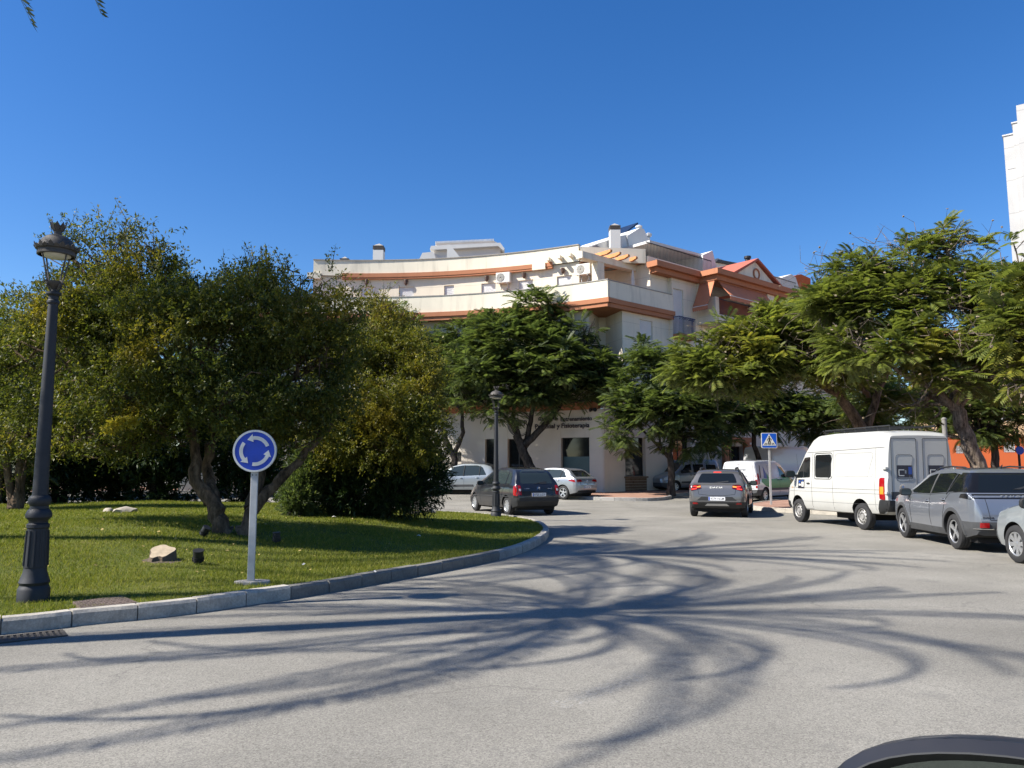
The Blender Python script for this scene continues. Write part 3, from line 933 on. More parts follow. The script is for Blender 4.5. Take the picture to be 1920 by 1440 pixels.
# soffit, cornice and parapet of the roof
b = MB(); mbox(b, A_P, uL, uR, ZR-0.02, ZR+0.02, -2.0, -0.02); b.build('soffit', MAT['terracotta'], bld)
b = MB()
mbox(b, A_P, uL+1.7, uR-1.6, ZR-0.13, ZR+0.11, 0.0, 0.08); mbox(b, A_P, uL+1.7, uR-1.6, ZR-0.24, ZR-0.133, -0.12, 0.05)
b.build('cornice', MAT['terracotta'], bld)
b = MB(); mbox(b, A_P, uL, uR, ZR-0.02, ZT, -0.2, 0.0); b.build('parapet', MAT['cream_parapet'], bld)
b = MB(); mbox(b, A_P, uL-0.02, uR+0.02, ZT, ZT+0.05, -0.24, 0.05); b.build('coping', MAT['concrete'], bld)
for px in (1012, 590):
    u, z = au(px, 498, 26.3); mbox(MB(), A_P, u-0.4, u+0.4, ZR-0.26, ZR+0.10, 0.0, 0.15).build('cornice_block', MAT['cream_parapet'], bld)
# terrace parapet with cornice under it
uT = 26.3*math.atan2(T0.x-BC.x, T0.y-BC.y)
b = MB(); mbox(b, A_T, uFar, uT, Z3-0.05, Z3+0.90, -0.2, 0.0); b.build('terrace_parapet', MAT['cream_parapet'], bld)
b = MB(); mbox(b, A_T, uFar, uT+0.03, Z3+0.90, Z3+0.95, -0.23, 0.03); b.build('coping', MAT['concrete'], bld)
b = MB(); mbox(b, A_T, uFar, uT+0.1, Z3-0.30, Z3-0.051, -0.3, 0.10); mbox(b, A_T, uFar, uT, Z3-0.52, Z3-0.303, -0.3, 0.03); b.build('cornice', MAT['terracotta'], bld)
# main wall of the two storeys under the terrace
ops = []
for k in range(6):
    for z in (Z1+0.95, Z2+0.95):
        u = uW-1.9-k*3.1; ops.append((u-0.65, u+0.65, z, z+1.25))
b = MB(); mwall(b, A_W, uFar, uW, Z1+0.2, Z3-0.4, ops); b.build('wall', MAT['cream_render'], bld)
for i, o in enumerate(ops): window(A_W, *o, shut=(1.0, 0.5, 0.8)[i % 3])
# floor band over the shops
b = MB(); mbox(b, A_G, uFar, uC-0.3, Z1-0.12, Z1+0.22, -0.3, 0.08); mbox(b, A_G, uFar, uC-0.3, Z1+0.22, Z1+0.27, -0.3, 0.14); b.build('floor_band', MAT['terracotta'], bld)

# ---------------- shop front on the curve
def gop(x0, x1, y0, y1, Rw=25.6):
    u0, zt = au(x0, y0, Rw); u1, _ = au(x1, y0, Rw); _, zb_ = au((x0+x1)/2, y1, Rw)
    return (u0, u1, zb_, zt)
g_ops = [gop(910, 927, 822, 905), gop(952, 989, 823, 917), gop(1052, 1105, 820, 893), gop(851, 865, 848, 866)]
g_ops[0] = (*g_ops[0][:2], 0.9, g_ops[0][3]); g_ops[1] = (*g_ops[1][:2], Gz, g_ops[1][3])
b = MB(); mwall(b, A_G, uFar, uC, Gz-0.4, Z1-0.1, g_ops, 0.3); b.build('shop_wall', MAT['pale_stone'], bld)
def panels(mp, u0, u1, rows, ops, step, m, proud=0.028, keep=lambda u, z: True):
    us = sorted(set([u0, u1]+[x for o in ops for x in o[:2] if u0 < x < u1]))
    full = []
    for a, c in zip(us, us[1:]):
        n = max(1, round((c-a)/step)); full += [a+(c-a)*i/n for i in range(n)]
    full.append(u1)
    zs = sorted(set(list(rows)+[x for o in ops for x in o[2:4] if rows[0] < x < rows[-1]]))
    zz = [zs[0]]
    for z in zs[1:]:
        if z-zz[-1] > 0.06: zz.append(z)
    for a, c in zip(full, full[1:]):
        if c-a < 0.03: continue
        za = None
        for z0, z1 in zip(zz, zz[1:]):
            um, zm = (a+c)/2, (z0+z1)/2
            if any(o[0]-0.01 < um < o[1]+0.01 and o[2]-0.07 < zm < o[3]+0.01 for o in ops) or not keep(um, zm): continue
            mbox(MB(), mp, a+0.006, c-0.006, z0+0.006, z1-0.006, 0.001, proud, 0.8).build('cladding_panel', m, bld)
panels(A_G, uFar, uC-0.03, (Gz-0.25, 1.72, 3.28, Z1-0.125), g_ops, 1.5, MAT['pale_stone'])
window(A_G, *g_ops[0], shut=0, depth=0.25, frame='frame_dark', bars=0, name='shop_window')
window(A_G, *g_ops[1], shut=0, depth=0.28, frame='frame_dark', bars=1, name='shop_door')
sw = window(A_G, *g_ops[2], shut=0, depth=0.22, frame='frame_dark', pane='glass', bars=0, name='shop_window')
o = g_ops[2]
mbox(MB(), A_G, o[0]+0.05, o[1]-0.05, o[2]+0.05, o[2]+1.05, -0.224, -0.217, 9).build('frosted_film', MAT['frosted_teal'], sw)
window(A_G, *g_ops[3], shut=0, depth=0.1, frame='frame_dark', bars=3, name='meter_hatch', pane='glass')
b = MB(); mbox(b, A_G, o[0]-0.12, o[1]+0.14, o[2]-0.10, o[2]-0.005, 0.03, 0.12); b.build('window_sill', MAT['brick_brown'], bld)
nb = 6
for r_ in range(5):                                         # stone course under the shop window
    for k in range(nb):
        w = (o[1]-o[0]+0.1)/nb; sh = 0.5*w if r_ % 2 else 0
        h = (o[2]-0.10-Gz-0.05)/5
        a = o[0]-0.05+k*w+ (sh if k else 0); c = o[0]-0.05+(k+1)*w+(sh if k < nb-1 else 0)
        mbox(MB(), A_G, a+0.008, c-0.008, Gz+0.05+r_*h+0.006, Gz+0.05+(r_+1)*h-0.006, 0.029, 0.05+0.012*((k*7+r_*3) % 3), 9).build('sill_brick', MAT['brick_brown'], bld)

def text_mesh(s, m, parent, width, M, extr=0.012, bold=0.0, name='lettering', height=None):
    cu = bpy.data.curves.new('t', 'FONT'); cu.body = s; cu.size = 1.0; cu.extrude = 0.0; cu.offset = bold
    cu.resolution_u = 3
    to = bpy.data.objects.new('t', cu); COL.objects.link(to)
    bpy.context.view_layer.update()
    me = bpy.data.meshes.new_from_object(to.evaluated_get(bpy.context.evaluated_depsgraph_get()))
    bpy.data.objects.remove(to); bpy.data.curves.remove(cu)
    xs_ = [v.co.x for v in me.vertices]; ys_ = [v.co.y for v in me.vertices]
    x0, x1, y0 = min(xs_), max(xs_), min(ys_)
    sx = width/(x1-x0); sy = sx if height is None else height/(max(ys_)-y0)
    bm = bmesh.new(); bm.from_mesh(me); me.materials.clear()
    bmesh.ops.remove_doubles(bm, verts=bm.verts, dist=1e-5)
    r_ = bmesh.ops.extrude_face_region(bm, geom=bm.faces[:])
    for e in r_['geom']:
        if isinstance(e, bmesh.types.BMVert): e.co.z += extr
    for v in bm.verts: v.co = M @ Vector(((v.co.x-x0)*sx, v.co.y*sy, v.co.z))
    bmesh.ops.recalc_face_normals(bm, faces=bm.faces)
    bm.to_mesh(me); bm.free()
    return mesh_obj(name, me, m, parent)
def wall_frame(mp, u, z, off):
    p = mp(u, off); q = mp(u+0.5, off); t = (q-p).normalized(); n = Vector((t.y, -t.x, 0))
    M = Matrix.Identity(4)
    for i in range(3): M[i][0] = t[i]; M[i][1] = (0, 0, 1)[i]; M[i][2] = n[i]
    M[0][3], M[1][3], M[2][3] = p.x, p.y, z
    return M
mm = 26.3/26.3
def put_text(s, x0, x1, ybase, Rw=25.6, off=0.035, bold=0.012):
    u0, z = au(x0, ybase, Rw); u1, _ = au(x1, ybase, Rw)
    p, q = A_G(u0, off), A_G(u1, off); t = (q-p).normalized()
    text_mesh(s, MAT['lettering'], bld, (q-p).length, wall_frame(linmap(p, t, Vector((t.y, -t.x, 0))), 0, z, 0), 0.03, bold)
put_text('Entrenamiento', 1052, 1111, 790)
put_text('Centro de', 1010, 1047, 789)
put_text('Personal y Fisioterapia', 1004, 1106, 804)
u, z = au(974, 795, 25.6)
Mf = wall_frame(A_G, u-0.25, z, 0.045) @ Matrix.Translation((0.25, 0, 0))
lg = MB(); lg.lathe([(0.66, 0), (0.70, 0), (0.70, 0.03), (0.66, 0.03), (0.66, 0)], 40, Mf, cap=False)
lg.lathe([(0.60, 0), (0.615, 0), (0.615, 0.03), (0.60, 0.03), (0.60, 0)], 40, Mf, cap=False)
lg.build('round_emblem', MAT['lettering'], bld)
text_mesh('LidER', MAT['lettering'], bld, 0.95, wall_frame(A_G, u-0.45, z-0.10, 0.045), 0.03, 0.01)
# twin floodlight on the corner
u, z = au(1114, 767, 25.6)
b = MB()
for s_ in (-1, 1): b.lathe([(0.05, -0.1), (0.11, 0.02), (0.11, 0.05)], 10, wall_frame(A_G, u, z, 0.12) @ Matrix.Translation((s_*0.12, -0.05, 0.05)) @ Matrix.Rotation(s_*0.6, 4, 'Y'))
b.tube([A_G(u, 0)+Vector((0,0,z+0.02)), A_G(u, 0.13)+Vector((0,0,z+0.02))], 0.03, 6)
b.build('floodlight', MAT['black_iron'], bld)

# ---------------- right wing
GC = A_G(uC)
GW = linmap(GC, DR, NR)
goff = (GC-T0).dot(NR)
def gw(px, py):
    P = hit_plane(px, py, GC, NR); return (P-GC).dot(DR), P.z
def gwop(x0, x1, y0, y1):
    a, zt = gw(x0, y0); c, _ = gw(x1, y0); _, zb_ = gw((x0+x1)/2, y1); return (a, c, zb_, zt)
r_ops = [gwop(1171, 1209, 818, 893), gwop(1260, 1294, 818, 930), gwop(1360, 1392, 836, 900), gwop(1472, 1500, 862, 892)]
r_ops[1] = (*r_ops[1][:2], Gz, r_ops[1][3]); r_ops[2] = (*r_ops[2][:2], Gz, r_ops[2][3])
LEN = 27.0
b = MB(); mwall(b, GW, 0, LEN, Gz-0.4, Z1+0.3, r_ops, 0.3); b.build('shop_wall', MAT['pale_stone'], bld)
panels(GW, 0.0, LEN, (Gz-0.2, 1.72, 3.28, Z1+0.0), r_ops, 1.7, MAT['pale_stone'], keep=lambda u, z: u < 13.5)
window(GW, *r_ops[0], shut=0, depth=0.22, frame='frame_dark', bars=0, name='shop_window')
window(GW, *r_ops[1], shut=0, depth=0.28, frame='frame_dark', bars=1, name='shop_door')
window(GW, *r_ops[2], shut=0, depth=0.28, frame='brown_metal', bars=1, name='entrance_door')
window(GW, *r_ops[3], shut=0, depth=0.2, frame='frame_dark', bars=1, name='shop_window')
o = r_ops[0]
b = MB(); mbox(b, GW, o[0]-0.1, o[1]+0.12, o[2]-0.09, o[2]-0.005, 0.03, 0.11); b.build('window_sill', MAT['brick_brown'], bld)
for r_ in range(5):
    for k in range(4):
        w = (o[1]-o[0]+0.1)/4; h = (o[2]-0.09-Gz-0.05)/5; sh = 0.5*w if r_ % 2 else 0
        a = o[0]-0.05+k*w+(sh if k else 0); c = o[0]-0.05+(k+1)*w+(sh if k < 3 else 0)
        mbox(MB(), GW, a+0.008, c-0.008, Gz+0.05+r_*h+0.006, Gz+0.05+(r_+1)*h-0.006, 0.029, 0.05+0.012*((k*5+r_*3) % 3), 9).build('sill_brick', MAT['brick_brown'], bld)
o = r_ops[2]                                                # terracotta portal
b = MB()
mbox(b, GW, o[0]-0.42, o[0]-0.02, Gz-0.1, o[3]+0.25, 0.03, 0.28); mbox(b, GW, o[1]+0.02, o[1]+0.42, Gz-0.1, o[3]+0.25, 0.03, 0.28)
mbox(b, GW, o[0]-0.6, o[1]+0.6, o[3]+0.25, o[3]+0.55, 0.03, 0.40); mbox(b, GW, o[0]-0.5, o[0]+0.02, o[3]+0.0, o[3]+0.12, 0.031, 0.34); mbox(b, GW, o[1]-0.02, o[1]+0.5, o[3]+0.0, o[3]+0.12, 0.031, 0.34)
b.build('portal', MAT['terracotta'], bld)
# small square logo beside the first window
u_, z_ = gw(1143, 824)
lg = MB()
Mf = wall_frame(GW, u_, z_, 0.032)
for (x, y, w, h) in ((-0.28, 0.0, 0.03, 0.30), (0.0, 0.28, 0.31, 0.03), (0.0, -0.28, 0.31, 0.03)): lg.obox(Mf @ Matrix.Translation((x, y, 0.012)), w, h, 0.012)
lg.build('logo_frame', MAT['lettering'], bld)
text_mesh('e', MAT['sign_white'], bld, 0.30, wall_frame(GW, u_-0.14, z_-0.14, 0.032), 0.02, 0.01)

s0 = rw(1174, 640)[0]; sP = rw(1260, 553)[0]
sB = rw(1306, 540)[0]; BAY = 1.3
up_ops = []
a, zt = rw(1206, 597); c, _ = rw(1230, 597); up_ops.append((a, c, Z2+1.0, zt))
a, zt = rw(1262, 540); c, _ = rw(1281, 540); up_ops.append((a, c, Z3-1.35, zt))
up_ops += [(up_ops[0][0], up_ops[0][1], Z1+1.0, Z1+2.2)]
b = MB(); RWs = linmap(T0-NR*0.25, DR, NR); sF = rw(1226, 540)[0]
mwall(b, RWs, s0, sP, Z1+0.2, Z3-0.3, [up_ops[0], up_ops[2]]); mwall(b, RWs, sF, sP, Z3-0.1, ZR-0.1); mwall(b, RW, sP, sB, Z1+0.2, ZR-0.1, [up_ops[1]])
q0, q1 = RWs(sP), RW(sP); b.add([(q0.x,q0.y,Z1+0.2),(q1.x,q1.y,Z1+0.2),(q1.x,q1.y,ZR-0.1),(q0.x,q0.y,ZR-0.1)], [(0,1,2,3)])

mwall(b, RW, sB, LEN, Z1+0.2, Z3-0.4, [(sB+3+k*3.4, sB+4.3+k*3.4, Z2+0.9, Z2+2.1) for k in range(4)])
b.build('wall', MAT['cream_render'], bld)
window(RWs, *up_ops[0], shut=0.92); window(RW, *up_ops[1], shut=1.0, name='balcony_door'); window(RWs, *up_ops[2], shut=0.7)
for k in range(4): window(RW, sB+3+k*3.4, sB+4.3+k*3.4, Z2+0.9, Z2+2.1, shut=0.6)
# notch between the wings under the terrace
n0 = A_W(uW); n1 = Vector((4.9, 42.9, 0)); n2 = Vector((5.3, 42.9, 0)); n3 = RWs(s0)
b = MB()
for p, q in ((n0, n1), (n1, n2), (n2, n3)):
    b.add([(p.x,p.y,Z1+0.2),(q.x,q.y,Z1+0.2),(q.x,q.y,Z3-0.3),(p.x,p.y,Z3-0.3)], [(0,1,2,3)])
b.build('wall', MAT['cream_render'], bld)
b = MB(); P = [A_W(uW-1.5), A_T(uT-6), A_T(uT-3), A_T(uT-0.02, -0.02), RW(0.03, -0.03), RW(sP, -0.03), RW(sP, -4), n2+Vector((0,2,0))]
b.add([(p.x, p.y, Z3-0.50) for p in P], [tuple(range(len(P)))]); b.build('soffit', MAT['terracotta'], bld)
b = MB(); P = [A_G(uC-4, 0), A_G(uC, 0), GW(4.0, 0), GW(4, -3), A_G(uC-4, -3)]
b.add([(p.x, p.y, Z1+0.295) for p in P], [tuple(range(len(P)))]); b.build('shop_roof', MAT['concrete'], bld)
# terrace floor
b = MB(); P = [A_T(uFar+(uT-uFar)*k/20, -0.1) for k in range(21)]+[RW(sP, -0.1), RW(sP, -6), Vector((0, 50, 0)), Vector((-16, 50, 0))]
b.add([(p.x, p.y, Z3) for p in P], [tuple(range(len(P)))]); b.build('terrace_floor', MAT['roof_red'], bld)
# terrace parapet along the right wing
b = MB(); mbox(b, RW, 0, sP, Z3-0.05, Z3+0.90, -0.2, 0.0); b.build('terrace_parapet', MAT['cream_parapet'], bld)
b = MB(); mbox(b, RW, -0.03, sP, Z3+0.90, Z3+0.95, -0.23, 0.03); b.build('coping', MAT['concrete'], bld)
b = MB(); mbox(b, RW, -0.1, sP+0.15, Z3-0.30, Z3-0.052, -0.3, 0.10); mbox(b, RW, 0, sP+0.1, Z3-0.52, Z3-0.304, -0.3, 0.03); b.build('cornice', MAT['terracotta'], bld)
# top floor of the right wing: recessed wall on the terrace, then flush
b = MB()
pA = A_TOP(uTopR); pB = A_TOP(uTopR, -2.6); pC = RW(sF-0.3, -2.6); pD = RWs(sF, 0)
for p, q in ((pA, pB), (pB, pC), (pC, pD)):
    b.add([(p.x,p.y,Z3-0.05),(q.x,q.y,Z3-0.05),(q.x,q.y,ZR),(p.x,p.y,ZR)], [(0,1,2,3)])
b.build('wall', MAT['cream_render'], bld)
# eaves of the right wing, stepping out round the bay
b = MB()
z0 = ZR-0.62; z1 = ZR-0.02
mbox(b, RW, sF-0.35, sB, z0+0.28, z1, -0.2, 0.55); mbox(b, RW, sF-0.1, sB, z0, z0+0.277, -0.2, 0.32)
mbox(b, RW, sB-0.35, sB+0.01, z0+0.281, z1-0.003, 0.551, BAY+0.45); 
mbox(b, RW, sB+0.012, LEN, z0+0.28, z1, -0.2, BAY+0.45); mbox(b, RW, sB-0.1, LEN, z0, z0+0.277, 0.321, BAY+0.2)
b.build('eaves', MAT['terracotta'], bld)
# loggia in the bay
b = MB(); mbox(b, RW, sB, LEN, Z3-0.55, Z3-0.06, -0.1, BAY); b.build('loggia_slab', MAT['cream_render'], bld)
for q_ in ((sB, sB+0.45, Z3-0.055, ZR-0.6, 0.0, 0.5), (sB, sB+0.35, Z3-0.055, Z3+0.95, 0.501, BAY), (sB+5.6, sB+6.4, Z3-0.055, ZR-0.6, BAY-0.5, BAY)):
    mbox(MB(), RW, *q_).build('loggia_pier', MAT['cream_render'], bld)
b = MB(); mbox(b, RW, sB+0.01, LEN, Z3-0.05, ZR-0.3, -2.5, -2.3); b.build('loggia_back_wall', MAT['terracotta'], bld)
def railing(name, mp, u0, u1, z0, z1, off, m, parent, step=0.12, rad=0.011):
    b = MB(); mbox(b, mp, u0, u1, z1-0.04, z1, off-0.025, off+0.025, 9); mbox(b, mp, u0, u1, z0, z0+0.03, off-0.015, off+0.015, 9)
    r_ = b.build(name, m, parent)
    n = int((u1-u0)/step)
    bb = MB()
    for k in range(n+1):
        u = u0+(u1-u0)*k/n; p = mp(u, off)
        bb.tube([(p.x, p.y, z0), (p.x, p.y, z1-0.02)], rad, 4)
    bb.build('balusters', m, r_)
    return r_
railing('balcony_railing', RW, sB+0.4, sB+5.6, Z3-0.05, Z3+0.9, BAY-0.06, MAT['blue_iron'], bld)
# long iron balcony over the shops at the left
ua, za = au(822, 757, 25.0); ub, _ = au(906, 757, 25.0); _, zr = au(860, 728, 25.0)
mbox(MB(), A_W, ua, ub, za-0.16, za, 0.001, 0.62).build('balcony_slab', MAT['terracotta'], bld)
railing('balcony_railing', A_W, ua+0.05, ub-0.05, za+0.05, zr, 0.57, MAT['blue_iron'], bld, 0.11, 0.011)
# small iron balcony
a, c = rw(1260, 580)[0], rw(1292, 580)[0]
b = MB(); mbox(b, RW, a+0.05, c, Z3-1.62, Z3-1.36, 0.0, 0.45); b.build('balcony_slab', MAT['terracotta'], bld)
rl = railing('balcony_railing', RW, a+0.08, c-0.03, Z3-1.36, Z3-0.36, 0.42, MAT['blue_iron'], bld, 0.09, 0.013)
b = MB()
for k in range(9):                                           # ring frieze of the railing
    u = a+0.15+(c-a-0.3)*k/8; b.lathe([(0.05,-0.008),(0.066,-0.008),(0.066,0.008),(0.05,0.008),(0.05,-0.008)], 10, wall_frame(RW, u, Z3-0.47, 0.42), cap=False)
b.build('ring_frieze', MAT['blue_iron'], rl)
b = MB()
for s_ in (a+0.08, c-0.03):
    for k in range(5):
        p = RW(s_, 0.42*k/5); b.tube([(p.x, p.y, Z3-1.36), (p.x, p.y, Z3-0.37)], 0.012, 4)
    mbox(b, RW, s_-0.02, s_+0.02, Z3-0.40, Z3-0.36, 0.0, 0.44, 9)
b.build('railing_return', MAT['blue_iron'], rl)
# roof parapet and railing over the right wing
sQ0, sQ1 = rw(1222, 480)[0], rw(1352, 514)[0]
zq = rw(1224, 478)[1]
b = MB(); mbox(b, RW, sQ0, sQ1, ZR-0.3, zq, -0.5, -0.3); b.build('parapet', MAT['cream_parapet'], bld)
PQ = [A_P(uR, -0.2), RW(sQ0, -0.5)]
d_ = (PQ[1]-PQ[0]); Lq = d_.length; d_ = d_.normalized()
CW = linmap(PQ[0], d_, Vector((d_.y, -d_.x, 0)))
b = MB(); mbox(b, CW, 0.0, Lq, ZR-0.02, ZT-0.1, 0.0, 0.18); b.build('parapet', MAT['cream_parapet'], bld)
railing('roof_railing', RW, sQ0, sQ1-0.4, zq+0.02, zq+0.85, -0.4, MAT['black_iron'], bld, 0.13, 0.012)
# roof deck
b = MB(); P = [A_P(uL+(uR-uL)*k/20, -0.05) for k in range(21)]+[RW(sQ0, -0.4), RW(LEN, -0.4), RW(LEN, -14), Vector((6, 58, 0)), Vector((-13, 57, 0))]
b.add([(p.x, p.y, ZR+0.06) for p in P], [tuple(range(len(P)))]); b.build('roof_deck', MAT['concrete'], bld)
# end and back walls close the block
b = MB()
for p, q, z_ in ((A_W(uFar), A_W(uFar)+Vector((-1, 12, 0)), Z3), (A_TOP(uL), A_TOP(uL)+Vector((-0.5, 9, 0)), ZT-0.05), (RW(LEN), RW(LEN, -14), ZR), (A_P(uL,-0.02), A_TOP(uL), ZT-0.06)):
    b.add([(p.x,p.y,0),(q.x,q.y,0),(q.x,q.y,z_),(p.x,p.y,z_)], [(0,1,2,3)])
b.build('end_wall', MAT['cream_render'], bld)
# gable over the bay
gpl = [rw(1378, 523, BAY+0.1), rw(1416, 491, BAY+0.1), rw(1456, 545, BAY+0.1)]
zg = ZR-0.02
uA, uP, uB = gpl[0][0], gpl[1][0], gpl[2][0]; zp = gpl[1][1]
b = MB()
tri = [(uA, zg), (uB, zg), (uP, zp)]
v = [(*RW(u, o)[:2], z) for o in (BAY+0.1, BAY-0.1) for u, z in tri]
b.add(v, [(0,1,2),(5,4,3),(0,3,4,1),(1,4,5,2),(2,5,3,0)]); b.build('gable', MAT['cream_parapet'], bld, fix=True)
b = MB()
for u0_, u1_ in ((uA-0.35, uP), (uB+0.35, uP)):
    zz0 = zg-0.05
    lst = []
    for o in (BAY+0.32, BAY-7.0):
        for u, z in ((u0_, zz0), (u1_, zp+0.05), (u1_, zp+0.19), (u0_, zz0+0.14)): lst.append((*RW(u, o)[:2], z))
    b.add(lst, [(0,1,2,3),(7,6,5,4),(0,4,5,1),(1,5,6,2),(2,6,7,3),(3,7,4,0)])
b.build('gable_roof', MAT['roof_red'], bld, fix=True)
uo, zo = rw(1418, 514, BAY+0.1)
b = MB().lathe([(0.26,0),(0.36,0),(0.36,0.06),(0.26,0.06),(0.26,0)], 24, wall_frame(RW, uo, zo, BAY+0.101), cap=False); b.build('round_vent', MAT['terracotta'], bld, smooth=40)
# pergola of the roof terrace
b = MB()
eP = [rw(1092, 480, -0.25), rw(1225, 508, -0.25)]
zb_ = ZR-0.02
PO = -1.15; zBt = rw(1150, 486, PO)[1]; zBb = zBt-0.36
pL = rw(1091, 476, PO)[0]
for px in (1127, 1218):
    u_, _ = rw(px, 505, PO); mbox(MB(), RW, u_-0.26, u_+0.26, Z3, zBb, PO-0.45, PO).build('pergola_pillar', MAT['cream_render'], bld)
b = MB(); mbox(b, RW, pL, rw(1226, 505, PO)[0]+0.1, zBb+0.003, zBt, PO-0.42, PO+0.03); b.build('pergola_beam', MAT['cream_parapet'], bld)
for px, py in ((1140, 485), (1157, 489), (1173, 493), (1188, 497), (1204, 501), (1219, 504)):
    u_, z_ = rw(px, py, PO+0.5)
    b = MB()
    v = []
    for u1_ in (u_-0.08, u_+0.08):
        for o, z in ((PO-2.2, zBt+0.003), (PO+0.45, zBt+0.003), (PO+0.75, zBt+0.09), (PO+0.75, zBt+0.2), (PO-2.2, zBt+0.2)): v.append((*RW(u1_, o)[:2], z))
    b.add(v, [(0,1,2,3,4),(9,8,7,6,5)]+[(k, (k+1) % 5, 5+(k+1) % 5, 5+k) for k in range(5)])
    b.build('pergola_rafter', MAT['bright_orange'], bld, fix=True)
for px, py in ((1031, 487), (1052, 483), (1072, 479), (1091, 475)):
    u_, z_ = au(px, py, 26.2)
    b = MB(); mbox(b, A_P, u_-0.08, u_+0.08, z_-0.13, z_+0.06, 0.0, 0.42, 9); b.build('rafter_end', MAT['cream_parapet'], bld)
# iron wall lamps of the top floor
for px, py in ((688, 530), (762, 530), (914, 523), (984, 517), (1057, 508)):
    u_, z_ = au(px, py, 26.42); Mf = wall_frame(A_TOP, u_, z_, 0.0)
    b = MB().lathe([(0.03, -0.20), (0.10, -0.10), (0.13, 0.10), (0.12, 0.13)], 8, Mf @ Matrix.Translation((0, 0, 0.13)) @ Matrix.Rotation(-math.pi/2, 4, 'X'))
    b.build('wall_lamp', MAT['brown_metal'], bld)
# chimneys
def chimney(name, x0, x1, ytop, ylouv, ybase, Y, dpt, parent, m='white_render'):
    a, c = atY(x0, ybase, Y), atY(x1, ybase, Y)
    zt, zl, zb2 = atY(x0, ytop, Y).z, atY(x0, ylouv, Y).z, atY(x0, ybase, Y).z-1.2
    s = MB().box(a.x, c.x, Y, Y+dpt, zb2, zl).build(name, MAT[m], parent)
    k = 4; h = (zt-0.12-zl)/k
    MB().box(a.x+0.06, c.x-0.06, Y+0.06, Y+dpt-0.06, zl, zt-0.12).build('flue', MAT['black_iron'], s)
    for i in range(k):
        MB().box(a.x-0.02, c.x+0.02, Y-0.02, Y+dpt+0.02, zl+h*i+0.04, zl+h*i+0.04+h*0.5).build('louvre', MAT['louvre_dark'], s)
    mx_, my = (a.x+c.x)/2, Y+dpt/2; w = (c.x-a.x)/2
    MB().add([(mx_-w,my-dpt/2,zt-0.12),(mx_+w,my-dpt/2,zt-0.12),(mx_+w,my+dpt/2,zt-0.12),(mx_-w,my+dpt/2,zt-0.12),(mx_,my,zt+0.12)], [(0,1,4),(1,2,4),(2,3,4),(3,0,4),(3,2,1,0)]).build('cap', MAT['concrete'], s)
chimney('chimney', 699, 718, 457, 468, 487, 48.5, 0.7, bld)
chimney('chimney', 637, 653, 482, 486, 492, 49.0, 0.6, bld, 'brown_metal')

# ---------------- rooftop dwelling behind the terrace
pent = empty('rooftop_house', (0, 0, 0))
tag(pent, 'white rooftop house with tall chimney and solar panel above the terrace', 'house')
def slab_px(name, pix, off, thick, m, parent, org=T0, n=NR, d=DR):
    """solid whose front outline is seen at the given picture points, standing 'off' metres in front of the wing plane"""
    v = []
    for back in (0, thick):
        for px, py in pix:
            P = hit_plane(px, py, org+n*off, n); v.append(P-n*back)
    k = len(pix)
    return MB().add(v, [tuple(range(k)), tuple(range(2*k-1, k-1, -1))]+[(i, k+i, k+(i+1) % k, (i+1) % k) for i in range(k)]).build(name, MAT[m], parent, fix=True)
slab_px('wall', [(1185, 492), (1176, 442), (1200, 427), (1207, 429), (1220, 456), (1220, 492)], -3.2, 5.0, 'white_render', pent)
slab_px('wall', [(1164, 492), (1164, 442), (1176, 440), (1185, 440), (1185, 492)], -3.3, 4.0, 'white_render', pent)
slab_px('wall', [(1104, 478), (1104, 462), (1144, 449), (1164, 446), (1164, 492)], -3.9, 5.0, 'white_render', pent)
slab_px('dormer_roof', [(1100, 466), (1118, 459), (1142, 472), (1142, 478), (1104, 476)], -2.8, 2.0, 'concrete', pent)
slab_px('verandah_roof', [(1218, 455), (1218, 450), (1318, 477), (1320, 482)], -1.2, 3.0, 'white_render', pent)
slab_px('verandah_back', [(1220, 500), (1220, 456), (1318, 482), (1330, 510)], -3.4, 1.0, 'pinkish_render', pent)
slab_px('window', [(1238, 488), (1238, 474), (1302, 490), (1302, 503)], -3.3, 0.2, 'glass', pent)
slab_px('wall', [(1318, 520), (1318, 478), (1336, 470), (1345, 506), (1345, 520)], -1.0, 3.0, 'white_render', pent)
P = hit_plane(1154, 450, T0-NR*3.0, NR); chimney('chimney', 1145, 1164, 419, 430, 480, P.y, 0.7, pent)
slab_px('solar_panel', [(1166, 440), (1196, 417), (1197, 420), (1169, 441)], -4.5, 1.6, 'solar', pent)
P = hit_plane(1198, 430, T0-NR*3.6, NR)
MB().lathe([(0.14, -0.2), (0.14, 0.12), (0.22, 0.13), (0.22, 0.2), (0.1, 0.26)], 10, Matrix.Translation(P)).build('flue_cap', MAT['white_render'], pent)
P = hit_plane(1216, 445, T0-NR*3.6, NR)
MB().lathe([(0.1, -0.3), (0.1, 0.05), (0.2, 0.06), (0.22, 0.2), (0.1, 0.28)], 10, Matrix.Translation(P)).build('flue_cap', MAT['galvanised'], pent)
